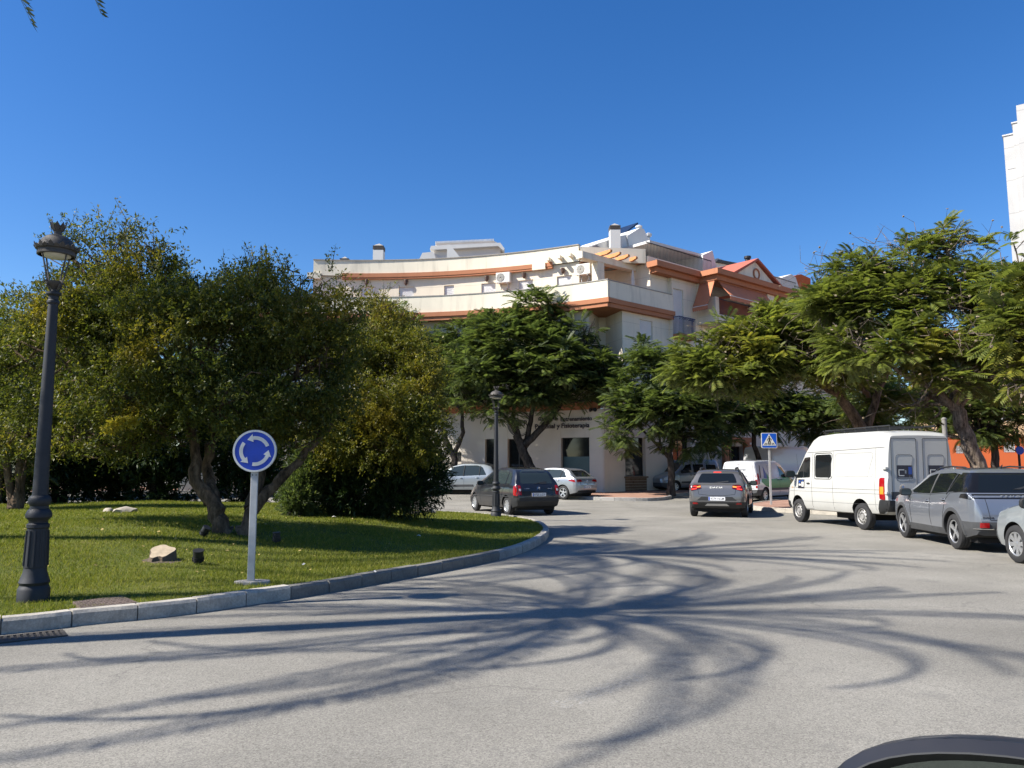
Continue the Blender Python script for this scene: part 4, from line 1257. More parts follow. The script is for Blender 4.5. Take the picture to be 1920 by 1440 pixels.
# farther rooftops to the right of the gable
far = empty('rooftop_house', (0, 0, 0))
tag(far, 'white and orange rooftops with dark railing right of the triangular gable', 'house')
slab_px('wall', [(1338, 520), (1338, 486), (1346, 484), (1362, 490), (1362, 520)], -5.0, 3.0, 'white_render', far)
slab_px('wall', [(1346, 520), (1346, 488), (1384, 496), (1384, 525)], -5.5, 2.5, 'pinkish_render', far)
slab_px('roof', [(1344, 490), (1346, 486), (1388, 494), (1388, 498)], -4.7, 3.0, 'black_iron', far)
slab_px('wall', [(1440, 560), (1440, 516), (1464, 520), (1464, 560)], -4.0, 3.0, 'pinkish_render', far)
slab_px('wall', [(1462, 560), (1462, 522), (1484, 514), (1492, 520), (1500, 545), (1500, 560)], -5.0, 4.0, 'white_render', far)
slab_px('wall', [(1486, 560), (1486, 518), (1502, 514), (1520, 522), (1520, 560)], -7.0, 5.0, 'orange_render', far)
slab_px('wall', [(1450, 575), (1450, 538), (1500, 552), (1500, 585)], -0.4, 2.0, 'cream_parapet', far)
a, za = rw(1450, 522, -0.5); c, zc = rw(1492, 533, -0.5)
railing('roof_railing', RW, a, c, zc-0.9, zc+0.1, -0.5, MAT['black_iron'], far, 0.13)
P = hit_plane(1402, 490, T0-NR*1.5, NR)
MB().lathe([(0.30, -0.6), (0.26, -0.1), (0.17, 0.0), (0.17, 0.18), (0.24, 0.19), (0.24, 0.34), (0.1, 0.38)], 12, Matrix.Translation(P)).build('flue_pipe', MAT['black_iron'], far)

# ---------------- pale building far behind
pb = empty('pale_tower_block', (0, 0, 0))
tag(pb, 'pinkish white stepped building showing behind the curved parapet', 'building')
YB = 74.0
def prismY(name, pix, Y, thick, m, parent):
    v = [atY(px, py, Y) for px, py in pix]; k = len(v)
    v = v+[p+Vector((0, thick, 0)) for p in v]
    return MB().add(v, [tuple(range(k)), tuple(range(2*k-1, k-1, -1))]+[(i, k+i, k+(i+1) % k, (i+1) % k) for i in range(k)]).build(name, MAT[m], parent, fix=True)
prismY('wall', [(814, 500), (814, 466), (938, 461), (940, 500)], YB, 9, 'pinkish_render', pb)
prismY('cornice', [(806, 467), (808, 461), (938, 455), (946, 466), (944, 470), (934, 461), (816, 468)], YB-0.6, 10, 'white_render', pb)
prismY('upper_cornice', [(816, 461), (817, 456), (926, 451), (932, 455)], YB-0.4, 9, 'pinkish_render', pb)
prismY('lower_roof', [(786, 486), (792, 474), (812, 472), (818, 486)], YB-1.0, 6, 'white_render', pb)
slab_px('stair_wall', [(838, 486), (838, 459), (843, 458), (864, 484)], 0.0, 0.5, 'white_render', pb, org=Vector((-5, 52, 0)), n=Vector((0, -1, 0)))
mb = MB()
for k in range(46):                                           # ridge tiles along the cornice edge
    px = 817+k*2.4; p = atY(px, 455.5-0.045*(px-817), YB-0.5); mb.box(p.x-0.04, p.x+0.04, p.y, p.y+0.3, p.z-0.1, p.z+0.16)
mb.build('ridge_tiles', MAT['white_render'], pb)

# ---------------- white tower at the right edge
tw = empty('white_tower_block', (0, 0, 0))
tag(tw, 'tall white stepped apartment tower at the right edge', 'building')
dT = Vector((0.80, -0.60, 0)); nT = Vector((-0.60, -0.80, 0))
org = atY(1881, 255, 66.0); org.z = 0
def tower(name, px, py, step_back, width, depth, m='tower_white'):
    P = hit_plane(px, py, org-nT*step_back, nT)
    TM = linmap(Vector((P.x, P.y, 0)), dT, nT)
    b = MB(); mbox(b, TM, 0, width, 0, P.z, -depth, 0, 99); return b.build(name, MAT[m], tw), TM, P.z
o1, TM1, zt1 = tower('lower_tier', 1881, 256, 0.0, 2.6, 9)
o2, TM2, zt2 = tower('middle_tier', 1898, 232, -0.25, 4.0, 9)
o3, TM3, zt3 = tower('upper_tier', 1905, 198, -0.5, 10.0, 9)
b = MB(); mbox(b, TM1, -0.08, 2.68, zt1, zt1+0.12, -9.05, 0.08, 99); b.build('coping', MAT['galvanised'], tw)
b = MB(); mbox(b, TM2, -0.08, 4.0, zt2, zt2+0.12, -9.05, 0.08, 99); b.build('coping', MAT['galvanised'], tw)
b = MB(); mbox(b, TM1, 0.15, 2.0, zt1-3.1, zt1-2.4, 0.0, 0.03, 99); b.build('vent_strip', MAT['galvanised'], tw)
for k in range(8):
    TMm = linmap(TM3(0), dT, nT)
    window(TMm, 4.6, 6.0, zt3-3.2-k*3.0, zt3-1.9-k*3.0, shut=0.6, depth=-0.03, parent=tw)

# ---------------- orange-painted ground floor opposite, under the trees
ob = empty('orange_building', (0, 0, 0))
tag(ob, 'orange and peach building with barred windows behind the right-hand trees', 'building')
dO = Vector((0.93, -0.37, 0)); nO = Vector((-0.37, -0.93, 0))
oo = Vector((21.0, 52.0, 0)); OM = linmap(oo, dO, nO)
def om(px, py):
    P = hit_plane(px, py, oo, nO); return (P-oo).dot(dO), P.z
oops = []
for x0, x1, y0, y1 in ((1880, 1902, 829, 848), (1791, 1812, 836, 850)):
    a, zt = om(x0, y0); c, _ = om(x1, y0); _, zb2 = om(x0, y1); oops.append((a, c, zb2, zt))
zO = om(1900, 820)[1]
for k in range(1): oops.append((oops[0][0]+3.2+k*3.4, oops[0][0]+4.3+k*3.4, oops[0][2], oops[0][3]))
b = MB(); mwall(b, OM, 5.5, 17, -0.2, zO, oops); b.build('wall', MAT['orange_render'], ob)
ups = [(6.4+k*3.4, 7.7+k*3.4, zO+1.0+f_*3.0, zO+2.2+f_*3.0) for k in range(3) for f_ in range(2)]
b = MB(); mwall(b, OM, 5.5, 17, zO+0.12, zO+6.6, ups); b.build('upper_wall', MAT['peach_render'], ob)
b = MB(); mbox(b, OM, 5.5, 17, zO, zO+0.12, -0.1, 0.06, 99); b.build('floor_band', MAT['terracotta'], ob)
for o in oops:
    fr = window(OM, *o, shut=0, bars=1, parent=ob)
    g = MB()
    for k in range(9): mbox(g, OM, o[0]+0.06+(o[1]-o[0]-0.12)*k/8-0.012, o[0]+0.06+(o[1]-o[0]-0.12)*k/8+0.012, o[2], o[3], 0.0, 0.024, 99)
    mbox(g, OM, o[0], o[1], (o[2]+o[3])/2-0.015, (o[2]+o[3])/2+0.015, 0.025, 0.04, 99)
    g.build('bars', MAT['frame_alu'], fr)
for o in ups: window(OM, *o, shut=0.7, parent=ob)
b = MB(); mbox(b, OM, 5.5, 17, zO+6.6, zO+6.9, -8, 0.3, 99); b.build('roof_slab', MAT['terracotta'], ob)

# ---------------- things fixed to the buildings
def ac_unit(mp, px, py, Rw, label, w=0.85, h=0.6, plane=None):
    u_, z_ = plane(px, py) if plane else au(px, py, Rw)
    Mf = wall_frame(mp, u_, z_, 0.0)
    root = empty('air_conditioner'); root.matrix_world = Mf
    MB().box(-w/2, w/2, -h/2, h/2, 0.08, 0.40).build('casing', MAT['ac_white'], root, bevel=0.02)
    g = MB()
    for k in range(6): 
        r_ = 0.05+k*0.032; g.lathe([(r_, 0), (r_+0.012, 0), (r_+0.012, 0.02), (r_, 0.02), (r_, 0)], 20, Matrix.Translation((-0.14, 0, 0.40)), cap=False)
    MB().lathe([(0.245, 0.401), (0.245, 0.404)], 24, Matrix.Translation((-0.14, 0, 0))).build('fan_opening', MAT['louvre_dark'], root)
    g.build('fan_grille', MAT['ac_white'], root)
    for x in (-0.25, 0.25):
        br = MB(); br.box(x-0.02, x+0.02, -h/2-0.06, -h/2, 0.0, 0.38); br.box(x-0.02, x+0.02, -h/2-0.30, -h/2-0.058, 0.0, 0.03); br.build('bracket', MAT['galvanised'], root)
    pts = [Vector((0.2, -h/2, 0.1)), Vector((0.2, -h/2-0.15, 0.05)), Vector((0.1, -h/2-0.35, 0.05)), Vector((0.1, -h/2-0.7, 0.05))]
    MB().tube(pts, 0.025, 6).build('pipe', MAT['canvas'], root)
    tag(root, label, 'air conditioner', 'air conditioners on the top floor')
ac_unit(A_TOP, 947, 523, 26.42, 'white air conditioner high on the curved wall between two shuttered windows')
_cw = linmap(pA, (pB-pA).normalized(), Vector(((pB-pA).normalized().y, -(pB-pA).normalized().x, 0)))
ac_unit(A_TOP, 1105, 511, 26.9, 'boxy air conditioner at the corner under the roof terrace pergola')
# folded parasol on the terrace
u_, z_ = rw(1187, 545, -1.0); p = RW(u_, -1.0)
par = empty('parasol', (p.x, p.y, Z3)); tag(par, 'folded off-white parasol standing on the roof terrace', 'parasol')
MB().lathe([(0.25, 0), (0.25, 0.06), (0.03, 0.1)], 12).build('foot', MAT['concrete'], par)
MB().tube([(0, 0, 0.05), (0, 0, 2.25)], 0.02, 6).build('pole', MAT['frame_alu'], par)
cl = MB(); prof = [(0.10, 0.55), (0.13, 0.75), (0.085, 1.2), (0.10, 1.5), (0.05, 2.1), (0.015, 2.22)]
v = []
for r_, z in prof:
    for k in range(14):
        a = 2*math.pi*k/14; rr = r_*(1.0 if k % 2 else 0.6); v.append((rr*math.cos(a), rr*math.sin(a), z))
cl.add(v, [(i*14+k, i*14+(k+1) % 14, (i+1)*14+(k+1) % 14, (i+1)*14+k) for i in range(len(prof)-1) for k in range(14)])
cl.build('canopy', MAT['canvas'], par)
# awnings of the loggia
def awning(label, P0, P1, drop0, drop1, outv, zt, zb_):
    """cloth from a roller P0-P1 at height zt down to a front bar pushed out by outv at height zb_"""
    root = empty('awning', (0, 0, 0)); tag(root, label, 'awning', 'awnings of the loggia')
    n, m_ = 16, 6; v = []
    for j in range(m_+1):
        t = j/m_
        for i in range(n+1):
            q = P0.lerp(P1, i/n)+outv*t; z = zt+(zb_-zt)*t-0.05*math.sin(math.pi*t)
            v.append((q.x, q.y, z))
    f = [(j*(n+1)+i, j*(n+1)+i+1, (j+1)*(n+1)+i+1, (j+1)*(n+1)+i) for j in range(m_) for i in range(n)]
    me = MB().add(v, f); cl_ = me.build('cloth', MAT['awning_cloth'], root, smooth=180)
    sm = cl_.modifiers.new('s', 'SOLIDIFY'); sm.thickness = 0.008
    vv = []; k = 40
    for i in range(k+1):
        q = P0.lerp(P1, i/k)+outv*1.01
        vv += [(q.x, q.y, zb_+0.01), (q.x, q.y, zb_-0.22-0.05*abs(math.sin(i/k*math.pi*8)))]
    va = MB().add(vv, [(2*i, 2*i+1, 2*i+3, 2*i+2) for i in range(k)]).build('valance', MAT['awning_cloth'], root)
    sm = va.modifiers.new('s', 'SOLIDIFY'); sm.thickness = 0.008
    q0, q1 = P0+outv, P1+outv
    MB().tube([(q0.x, q0.y, zb_), (q1.x, q1.y, zb_)], 0.025, 6).build('front_bar', MAT['canvas'], root)
    MB().tube([(P0.x, P0.y, zt), (P1.x, P1.y, zt)], 0.05, 8).build('roller', MAT['terracotta'], root)
awning('terracotta awning hanging over the side of the loggia', RW(sB-0.02, 0.25), RW(sB-0.02, BAY), 0, 0, -DR*0.75, ZR-0.66, Z3+0.35)
awning('wide terracotta awning with scalloped edge on the loggia front', RW(sB+0.35, BAY+0.02), RW(sB+5.3, BAY+0.02), 0, 0, NR*0.75, ZR-0.66, Z3+0.92)
# plants on the little balcony
simple('flower', (0.22, 0.13, 0.42), 0.7, var=0.3, scale=20)
# ================================================================ plants
leaf_mat('pomegranate_leaf', [(0.15, (0.044, 0.062, 0.014)), (0.45, (0.086, 0.104, 0.022)), (0.75, (0.150, 0.152, 0.030)), (0.95, (0.26, 0.215, 0.042))], 0.55, 0.46, accent=((0.30, 0.23, 0.030), 0.62, 0.55, 0.68))
leaf_mat('olive_leaf', [(0.15, (0.055, 0.072, 0.014)), (0.5, (0.12, 0.130, 0.022)), (0.8, (0.22, 0.195, 0.030)), (0.97, (0.32, 0.26, 0.04))], 0.7, 0.42, accent=((0.32, 0.25, 0.035), 0.7, 0.52, 0.66))
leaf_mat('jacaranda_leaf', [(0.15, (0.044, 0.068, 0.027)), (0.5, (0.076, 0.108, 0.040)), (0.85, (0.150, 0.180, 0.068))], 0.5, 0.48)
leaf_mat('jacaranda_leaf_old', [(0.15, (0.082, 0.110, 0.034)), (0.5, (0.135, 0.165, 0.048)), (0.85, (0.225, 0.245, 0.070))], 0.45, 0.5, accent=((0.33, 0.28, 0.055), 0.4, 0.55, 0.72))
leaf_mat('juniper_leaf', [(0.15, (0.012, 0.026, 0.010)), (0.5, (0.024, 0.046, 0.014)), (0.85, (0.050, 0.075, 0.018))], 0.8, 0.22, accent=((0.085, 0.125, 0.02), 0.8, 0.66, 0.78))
leaf_mat('palm_leaf', [(0.2, (0.035, 0.055, 0.015)), (0.8, (0.075, 0.095, 0.028))], 1.0, 0.2, rough=0.45)
def bark_mat(name, c, sc=9):
    t = NT(name)
    mp = t.new('ShaderNodeMapping'); mp.inputs['Scale'].default_value = (1, 1, 0.30); t.l.new(t.co(), mp.inputs[0])
    a = t.noise(sc, 7, 0.7, mp.outputs[0]); b_ = t.noise(2.2, 4)
    t.col(t.mix(0.5, t.ramp(a, [(0.34, tuple(x*0.22 for x in c)), (0.52, c), (0.70, tuple(x*2.0 for x in c))]), t.ramp(b_, [(0.3, 0.7), (0.7, 1.25)]), 'MULTIPLY'))
    t.set(rough=0.95, spec=0.15); t.bump(a, 1.0, 0.035); MAT[name] = t.m
bark_mat('bark_brown', (0.115, 0.080, 0.052)); bark_mat('bark_grey', (0.17, 0.135, 0.105), 14); bark_mat('bark_dark', (0.050, 0.042, 0.036)); bark_mat('palm_trunk', (0.14, 0.105, 0.075), 6)
simple('seed_pod', (0.30, 0.24, 0.15), 0.8, var=0.3, scale=3)

def unit(v): return v/np.maximum(np.linalg.norm(v, axis=1, keepdims=True), 1e-9)
def leaves_np(P, D, size, ratio=0.42, r=None):
    """folded diamond leaves: P base points, D growing directions"""
    r = r or rng
    n = len(P); D = unit(D)
    up = unit(np.array([[0, 0, 1.0]])+r.normal(0, 0.55, (n, 3)))
    S = unit(np.cross(D, up)); N = np.cross(S, D)
    L = size*(0.65+0.7*r.random(n))[:, None]; W = L*ratio
    v0 = P; v1 = P+D*L*0.5+S*W*0.5+N*W*0.12; v2 = P+D*L; v3 = P+D*L*0.5-S*W*0.5+N*W*0.12
    V = np.stack([v0, v1, v2, v3], 1).reshape(-1, 3)
    F = np.arange(n*4).reshape(n, 4)
    return V, F
def frond_template(pairs=9):
    """feathery twice-cut leaf seen as narrow side leaflets on a drooping stalk; unit length along x"""
    V = []; F = []
    def rach(t): return np.array([t*0.98, 0, 0.10*t-0.34*t*t])
    for k in range(pairs):
        t = 0.16+0.84*(k+0.5)/pairs
        ln = 0.36*math.sin(math.pi*min(1.0, 0.22+0.78*(1-t)+0.10))**0.8+0.05
        for s in (-1, 1):
            p = rach(t); d = np.array([0.42, s*0.9, -0.16]); d /= np.linalg.norm(d)
            w = np.array([0.039, -s*0.012, 0.0])
            b = len(V)
            q = p+d*ln; q[2] -= 0.10*ln
            m = p+d*ln*0.5+np.array([0, 0, 0.02])
            V += [p, m+w, q, m-w]; F.append((b, b+1, b+2, b+3))
    return np.array(V), np.array(F)
FT_V, FT_F = frond_template()
def fronds_np(P, D, size, r):
    n = len(P); D = unit(D)
    up = np.tile([[0, 0, 1.0]], (n, 1))+r.normal(0, 0.22, (n, 3))
    S = unit(np.cross(up, D)); N = np.cross(D, S)
    L = size*(0.45+0.95*r.random(n))
    V = P[:, None, :]+L[:, None, None]*(FT_V[None, :, 0:1]*D[:, None, :]+FT_V[None, :, 1:2]*S[:, None, :]+FT_V[None, :, 2:3]*N[:, None, :])
    k = len(FT_V)
    F = (FT_F[None]+(np.arange(n)*k)[:, None, None]).reshape(-1, 4)
    return V.reshape(-1, 3), F
def gap_ok(P, f, thr):
    a = np.sin(P[:, 0]*f+0.7*np.sin(P[:, 2]*f*0.9))*np.sin(P[:, 1]*f*1.1+1.3)+np.sin(P[:, 2]*f*1.25+0.8*np.sin(P[:, 0]*f*1.3+2.0))
    return a > thr
def blob_points(blobs, n, r, shell=0.55):
    """points in a union of ellipsoids, thicker towards the surface"""
    vol = np.array([b[1][0]*b[1][1]*b[1][2]*(b[2] if len(b) > 2 else 1) for b in blobs]); cnt = r.multinomial(n, vol/vol.sum())
    P = []; O = []
    for b, c in zip(blobs, cnt):
        d = unit(r.normal(0, 1, (c, 3))); rad = (shell+(1-shell)*r.random(c)**0.6)*np.where(r.random(c) < 0.25, r.random(c)**0.4, 1)
        P.append(np.array(b[0])+d*rad[:, None]*np.array(b[1])); O.append(d)
    return np.concatenate(P), np.concatenate(O)
def jitter_path(a, b, n, amp, r, sag=0.0):
    pts = []
    for k in range(n+1):
        t = k/n; p = Vector(a).lerp(Vector(b), t)
        w = math.sin(math.pi*t)
        pts.append(p+Vector((r.normal(0, amp)*w, r.normal(0, amp)*w, r.normal(0, amp)*w-sag*w)))
    return pts
def limbs(b, start, r0, targets, r, thin=0.014, sub=5, spread=0.8, amp=0.12, sag=0.0, nseg=7):
    """limbs from a fork to each target with twigs round it; returns twig ends"""
    ends = []
    for (tg, rad) in targets:
        L = (Vector(tg)-Vector(start)).length
        pts = jitter_path(start, tg, 6, amp*min(1, L/3), r, sag)
        rr = [r0*(1-0.72*k/6) for k in range(7)]
        b.tube(pts, rr, nseg)
        for _ in range(sub):
            i = r.integers(2, 7); d = unit(r.normal(0, 1, (1, 3)))[0]*np.array(rad)*spread
            e = Vector(tg)+Vector(d)
            tw = jitter_path(pts[i], e, 4, amp*0.8, r)
            b.tube(tw, [max(thin, rr[i]*0.55)*(1-0.75*k/4)+0.003 for k in range(5)], 5)
            ends.append(e)
    return ends

def small_leaf_tree(name, label, group, base, stems, blobs, nleaf, leafm, barkm, lsize, seed, clump=0.20, sprays=60, per=26, cat='tree', spray_up=True, twig_sub=6):
    """shrubby tree with dense small leaves growing on many short shoots"""
    r = np.random.default_rng(seed)
    root = empty(name, base); tag(root, label, cat, group)
    inv = Vector(base)
    b = MB(); ends = []
    tips = []
    for pts, rad in stems:
        pp = [Vector(p) for p in pts]
        fine = []
        for i in range(len(pp)-1):
            for k in range(4): fine.append(pp[i].lerp(pp[i+1], k/4)+Vector(r.normal(0, 0.025, 3)))
        fine.append(pp[-1])
        rr = [rad*(1-0.6*k/(len(fine)-1))*(1.0+0.13*math.sin(k*2.1)+0.09*r.normal()) for k in range(len(fine))]
        rr[0] *= 1.25
        b.tube(fine, rr, 9); tips.append((fine[-1], rr[-1]))
    for bl in blobs:
        c, rad = bl[0], bl[1]
        t = min(tips, key=lambda q: (q[0]-Vector(c)).length)
        ends += limbs(b, t[0], t[1], [(c, rad)], r, sub=twig_sub, amp=0.22)
    b.v = [tuple(Vector(v)-inv) for v in b.v]
    b.build('trunk', MAT[barkm], root, smooth=60)
    # shoots: short twigs with leaves set along them
    ns = nleaf//per
    SP, SO = blob_points(blobs, int(ns*1.3), r)
    k_ = gap_ok(SP, 2.6, -0.75); SP, SO = SP[k_][:ns], SO[k_][:ns]; ns = len(SP)
    SD = unit(SO*0.7+r.normal(0, 0.6, (ns, 3))+np.array([[0, 0, 0.25]]))
    SL = clump*(0.6+1.2*r.random(ns))
    top = np.argsort(SP[:, 2]+r.normal(0, 0.4, ns))[-sprays:] if sprays else np.array([], int)
    SL[top] *= 1.2+1.4*r.random(len(top))**2
    if len(top): SD[top] = unit(SO[top]*0.8+np.array([[0, 0, 0.5]])+r.normal(0, 0.5, (len(top), 3)))
    t = r.random((ns, per))
    P = SP[:, None, :]+SD[:, None, :]*(SL[:, None]*t)[:, :, None]+r.normal(0, 0.03, (ns, per, 3))
    P[..., 2] -= 0.25*(SL[:, None]*t)**2
    D = SD[:, None, :]*0.6+r.normal(0, 0.75, (ns, per, 3))
    V, F = leaves_np(P.reshape(-1, 3), D.reshape(-1, 3), lsize, 0.40, r)
    V -= np.array(inv)
    cr = mesh_obj('crown', np_mesh('crown', V, F), MAT[leafm], root)
    tb = MB()
    for i in list(top[:200]):
        p0 = Vector(SP[i]); p1 = p0+Vector(SD[i])*SL[i]; p1.z -= 0.25*SL[i]**2
        tb.tube([p0-inv, p1-inv], [0.008, 0.003], 4)
    if tb.v: tb.build('shoots', MAT[barkm], cr)['kind'] = 'stuff'
    return root

def at(px, py, Y): return tuple(atY(px, py, Y))
def blob(px, py, Y, rx, rz, ry=None, k=1.0):
    """ellipsoid centred behind a picture point; rx, rz given in picture pixels there"""
    s = Y/1440.0
    return (at(px, py, Y), (rx*s, (ry if ry else min(rx, rz)*s*0.9), rz*s), k)

# ---- the big pomegranate tree in front
b0 = on_lawn(425, 1000); b0 = Vector((b0.x, b0.y, b0.z-0.05)); Y0 = b0.y
stems = [([b0+Vector((-0.05, 0, 0)), at(405, 955, Y0), at(372, 900, Y0), at(362, 830, Y0+0.1), at(350, 760, Y0+0.2)], 0.155),
         ([at(400, 945, Y0+0.1), at(385, 880, Y0+0.35), at(398, 820, Y0+0.4), at(402, 740, Y0+0.5)], 0.12),
         ([b0+Vector((0.22, 0.1, 0)), at(478, 950, Y0+0.1), at(512, 910, Y0+0.2), at(560, 868, Y0+0.3), at(620, 800, Y0+0.5)], 0.13),
         ([at(470, 955, Y0+0.2), at(490, 890, Y0+0.4), at(505, 820, Y0+0.5), at(520, 740, Y0+0.7)], 0.10)]
bl = [blob(285, 560, Y0, 150, 90), blob(205, 480, Y0+0.5, 75, 48), blob(400, 565, Y0+0.2, 110, 62), blob(275, 462, Y0+0.3, 48, 32), blob(500, 528, Y0+0.5, 60, 42), blob(560, 545, Y0+0.7, 55, 45), blob(600, 535, Y0+0.9, 45, 38), blob(630, 590, Y0+0.9, 50, 50), blob(600, 670, Y0+0.3, 70, 55), blob(120, 470, Y0+0.8, 45, 30),
      blob(190, 600, Y0+0.3, 130, 100), blob(120, 655, Y0, 100, 85), blob(330, 640, Y0-0.8, 150, 100), blob(470, 610, Y0-0.3, 130, 90),
      blob(250, 720, Y0-0.6, 150, 75), blob(420, 735, Y0-0.9, 130, 70), blob(560, 690, Y0, 100, 85), blob(90, 740, Y0+0.5, 95, 55), blob(540, 770, Y0, 90, 50),
      blob(520, 540, Y0+0.4, 60, 50), blob(575, 560, Y0+0.6, 45, 45), blob(610, 640, Y0+0.5, 60, 70), blob(610, 740, Y0+0.4, 60, 60), blob(160, 540, Y0+0.9, 70, 50), blob(60, 805, Y0+0.6, 80, 42), blob(170, 812, Y0-0.2, 100, 40), blob(285, 805, Y0-0.4, 75, 38), blob(110, 838, Y0+0.3, 70, 26), blob(235, 838, Y0-0.1, 60, 22), blob(545, 815, Y0+0.1, 60, 34), blob(480, 800, Y0-0.2, 90, 42), blob(40, 640, Y0+0.8, 80, 90)]
small_leaf_tree('pomegranate_tree', 'large forked small-leaved tree on the lawn behind the roundabout sign', 'small-leaved trees on the island', tuple(b0), stems, bl, 170000, 'pomegranate_leaf', 'bark_brown', 0.069, 11, clump=0.27, sprays=260)
# yellow branch low on the left, its sunlight put into the leaf colour
leaf_mat('sunlit_yellow_leaf', [(0.2, (0.30, 0.24, 0.03)), (0.8, (0.50, 0.42, 0.05))], 0.8, 0.4)
rb_ = np.random.default_rng(5); tr_ = [o for o in bpy.data.objects if o.name == 'pomegranate_tree'][0]
P_, O_ = blob_points([blob(232, 793, Y0-1.25, 30, 11), blob(205, 806, Y0-1.3, 16, 10), blob(246, 786, Y0-1.2, 18, 8)], 900, rb_, 0.2)
V_, F_ = leaves_np(P_, O_+rb_.normal(0, 0.6, O_.shape), 0.055, 0.42, rb_)
yb = mesh_obj('sunlit_yellow_branch', np_mesh('sunlit_yellow_branch', V_-np.array(b0), F_), MAT['sunlit_yellow_leaf'], tr_)
# ---- second, yellower tree behind the dark shrub
b1 = on_lawn(735, 962); b1 = Vector((b1.x, 18.9, lawn_z(b1.x, 18.9)-0.05))
stems = [([b1, at(742, 900, 18.9), at(728, 840, 18.8), at(710, 770, 18.6)], 0.16), ([at(738, 890, 18.9), at(770, 830, 18.6), at(785, 770, 18.5)], 0.11)]
bl = [blob(700, 640, 18.9, 75, 65), blob(655, 700, 18.2, 80, 80), blob(755, 690, 18.4, 70, 70), blob(790, 745, 17.8, 52, 75), blob(710, 770, 17.2, 90, 70), blob(640, 800, 17.2, 75, 62), blob(772, 815, 17.2, 62, 62), blob(690, 590, 18.9, 42, 30), blob(700, 835, 16.9, 80, 42), blob(600, 840, 17.2, 50, 46), blob(815, 800, 17.6, 26, 50), blob(745, 600, 19.0, 30, 24)]
small_leaf_tree('broadleaf_tree', 'rounded yellow-green tree rising behind the dark shrub on the island', 'small-leaved trees on the island', tuple(b1), stems, bl, 115000, 'olive_leaf', 'bark_brown', 0.066, 12, clump=0.30, sprays=120)
# ---- third one at the left edge, behind the lamp
Y3 = 18.5; p3 = on_lawn(30, 948); b3 = Vector((atY(30, 940, Y3).x, Y3, lawn_z(atY(30, 940, Y3).x, Y3)-0.05))
stems = [([b3, at(40, 860, Y3), at(60, 780, Y3)], 0.14), ([b3, at(10, 860, Y3), at(-20, 780, Y3)], 0.12)]
bl = [blob(60, 700, Y3, 90, 70), blob(-10, 690, Y3, 80, 80), blob(120, 740, Y3, 80, 60), blob(20, 620, Y3, 55, 35), blob(-60, 740, Y3, 70, 70), blob(20, 820, Y3-0.3, 80, 50), blob(40, 868, Y3-0.4, 50, 24), blob(-40, 850, Y3-0.2, 60, 40)]
small_leaf_tree('pomegranate_tree', 'darker small-leaved tree at the left edge behind the street lamp', 'small-leaved trees on the island', tuple(b3), stems, bl, 44000, 'pomegranate_leaf', 'bark_brown', 0.075, 13, clump=0.3, sprays=60)

# ---- dark round junipers
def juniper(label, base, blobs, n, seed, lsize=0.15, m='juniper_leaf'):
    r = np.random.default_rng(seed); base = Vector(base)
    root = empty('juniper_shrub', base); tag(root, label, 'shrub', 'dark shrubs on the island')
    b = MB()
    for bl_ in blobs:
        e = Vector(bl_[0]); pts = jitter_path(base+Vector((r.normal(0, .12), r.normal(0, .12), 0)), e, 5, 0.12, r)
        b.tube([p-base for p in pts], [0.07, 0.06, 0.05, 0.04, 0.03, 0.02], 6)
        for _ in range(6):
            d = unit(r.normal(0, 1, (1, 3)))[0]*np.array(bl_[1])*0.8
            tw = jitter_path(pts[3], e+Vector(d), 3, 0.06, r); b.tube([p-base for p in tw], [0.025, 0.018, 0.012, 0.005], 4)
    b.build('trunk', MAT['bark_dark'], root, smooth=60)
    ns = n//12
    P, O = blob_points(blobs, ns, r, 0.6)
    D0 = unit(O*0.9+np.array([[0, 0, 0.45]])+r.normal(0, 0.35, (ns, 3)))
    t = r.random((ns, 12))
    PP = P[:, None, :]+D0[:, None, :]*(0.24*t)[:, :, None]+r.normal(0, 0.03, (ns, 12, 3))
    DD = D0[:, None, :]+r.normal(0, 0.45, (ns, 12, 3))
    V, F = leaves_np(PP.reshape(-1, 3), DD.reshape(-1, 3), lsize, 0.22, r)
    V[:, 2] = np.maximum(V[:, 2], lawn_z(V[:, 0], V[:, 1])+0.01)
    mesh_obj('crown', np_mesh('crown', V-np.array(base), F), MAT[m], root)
YJ = 18.5
gj = lawn_z(atY(690, 900, YJ).x, YJ)
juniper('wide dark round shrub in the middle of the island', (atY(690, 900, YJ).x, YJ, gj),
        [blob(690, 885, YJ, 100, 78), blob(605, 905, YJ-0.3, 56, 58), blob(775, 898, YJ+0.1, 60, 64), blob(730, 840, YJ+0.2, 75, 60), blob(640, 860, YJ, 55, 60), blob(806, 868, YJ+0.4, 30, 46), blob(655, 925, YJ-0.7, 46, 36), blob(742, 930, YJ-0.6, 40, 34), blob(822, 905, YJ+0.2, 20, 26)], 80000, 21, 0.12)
juniper('small bright green shrub at the left flank of the wide dark one', (atY(562, 950, 17.4).x, 17.4, lawn_z(atY(562, 950, 17.4).x, 17.4)),
        [blob(562, 928, 17.4, 26, 36), blob(580, 880, 17.6, 26, 34), blob(556, 950, 17.3, 20, 18)], 14000, 22, 0.10, 'jacaranda_leaf')
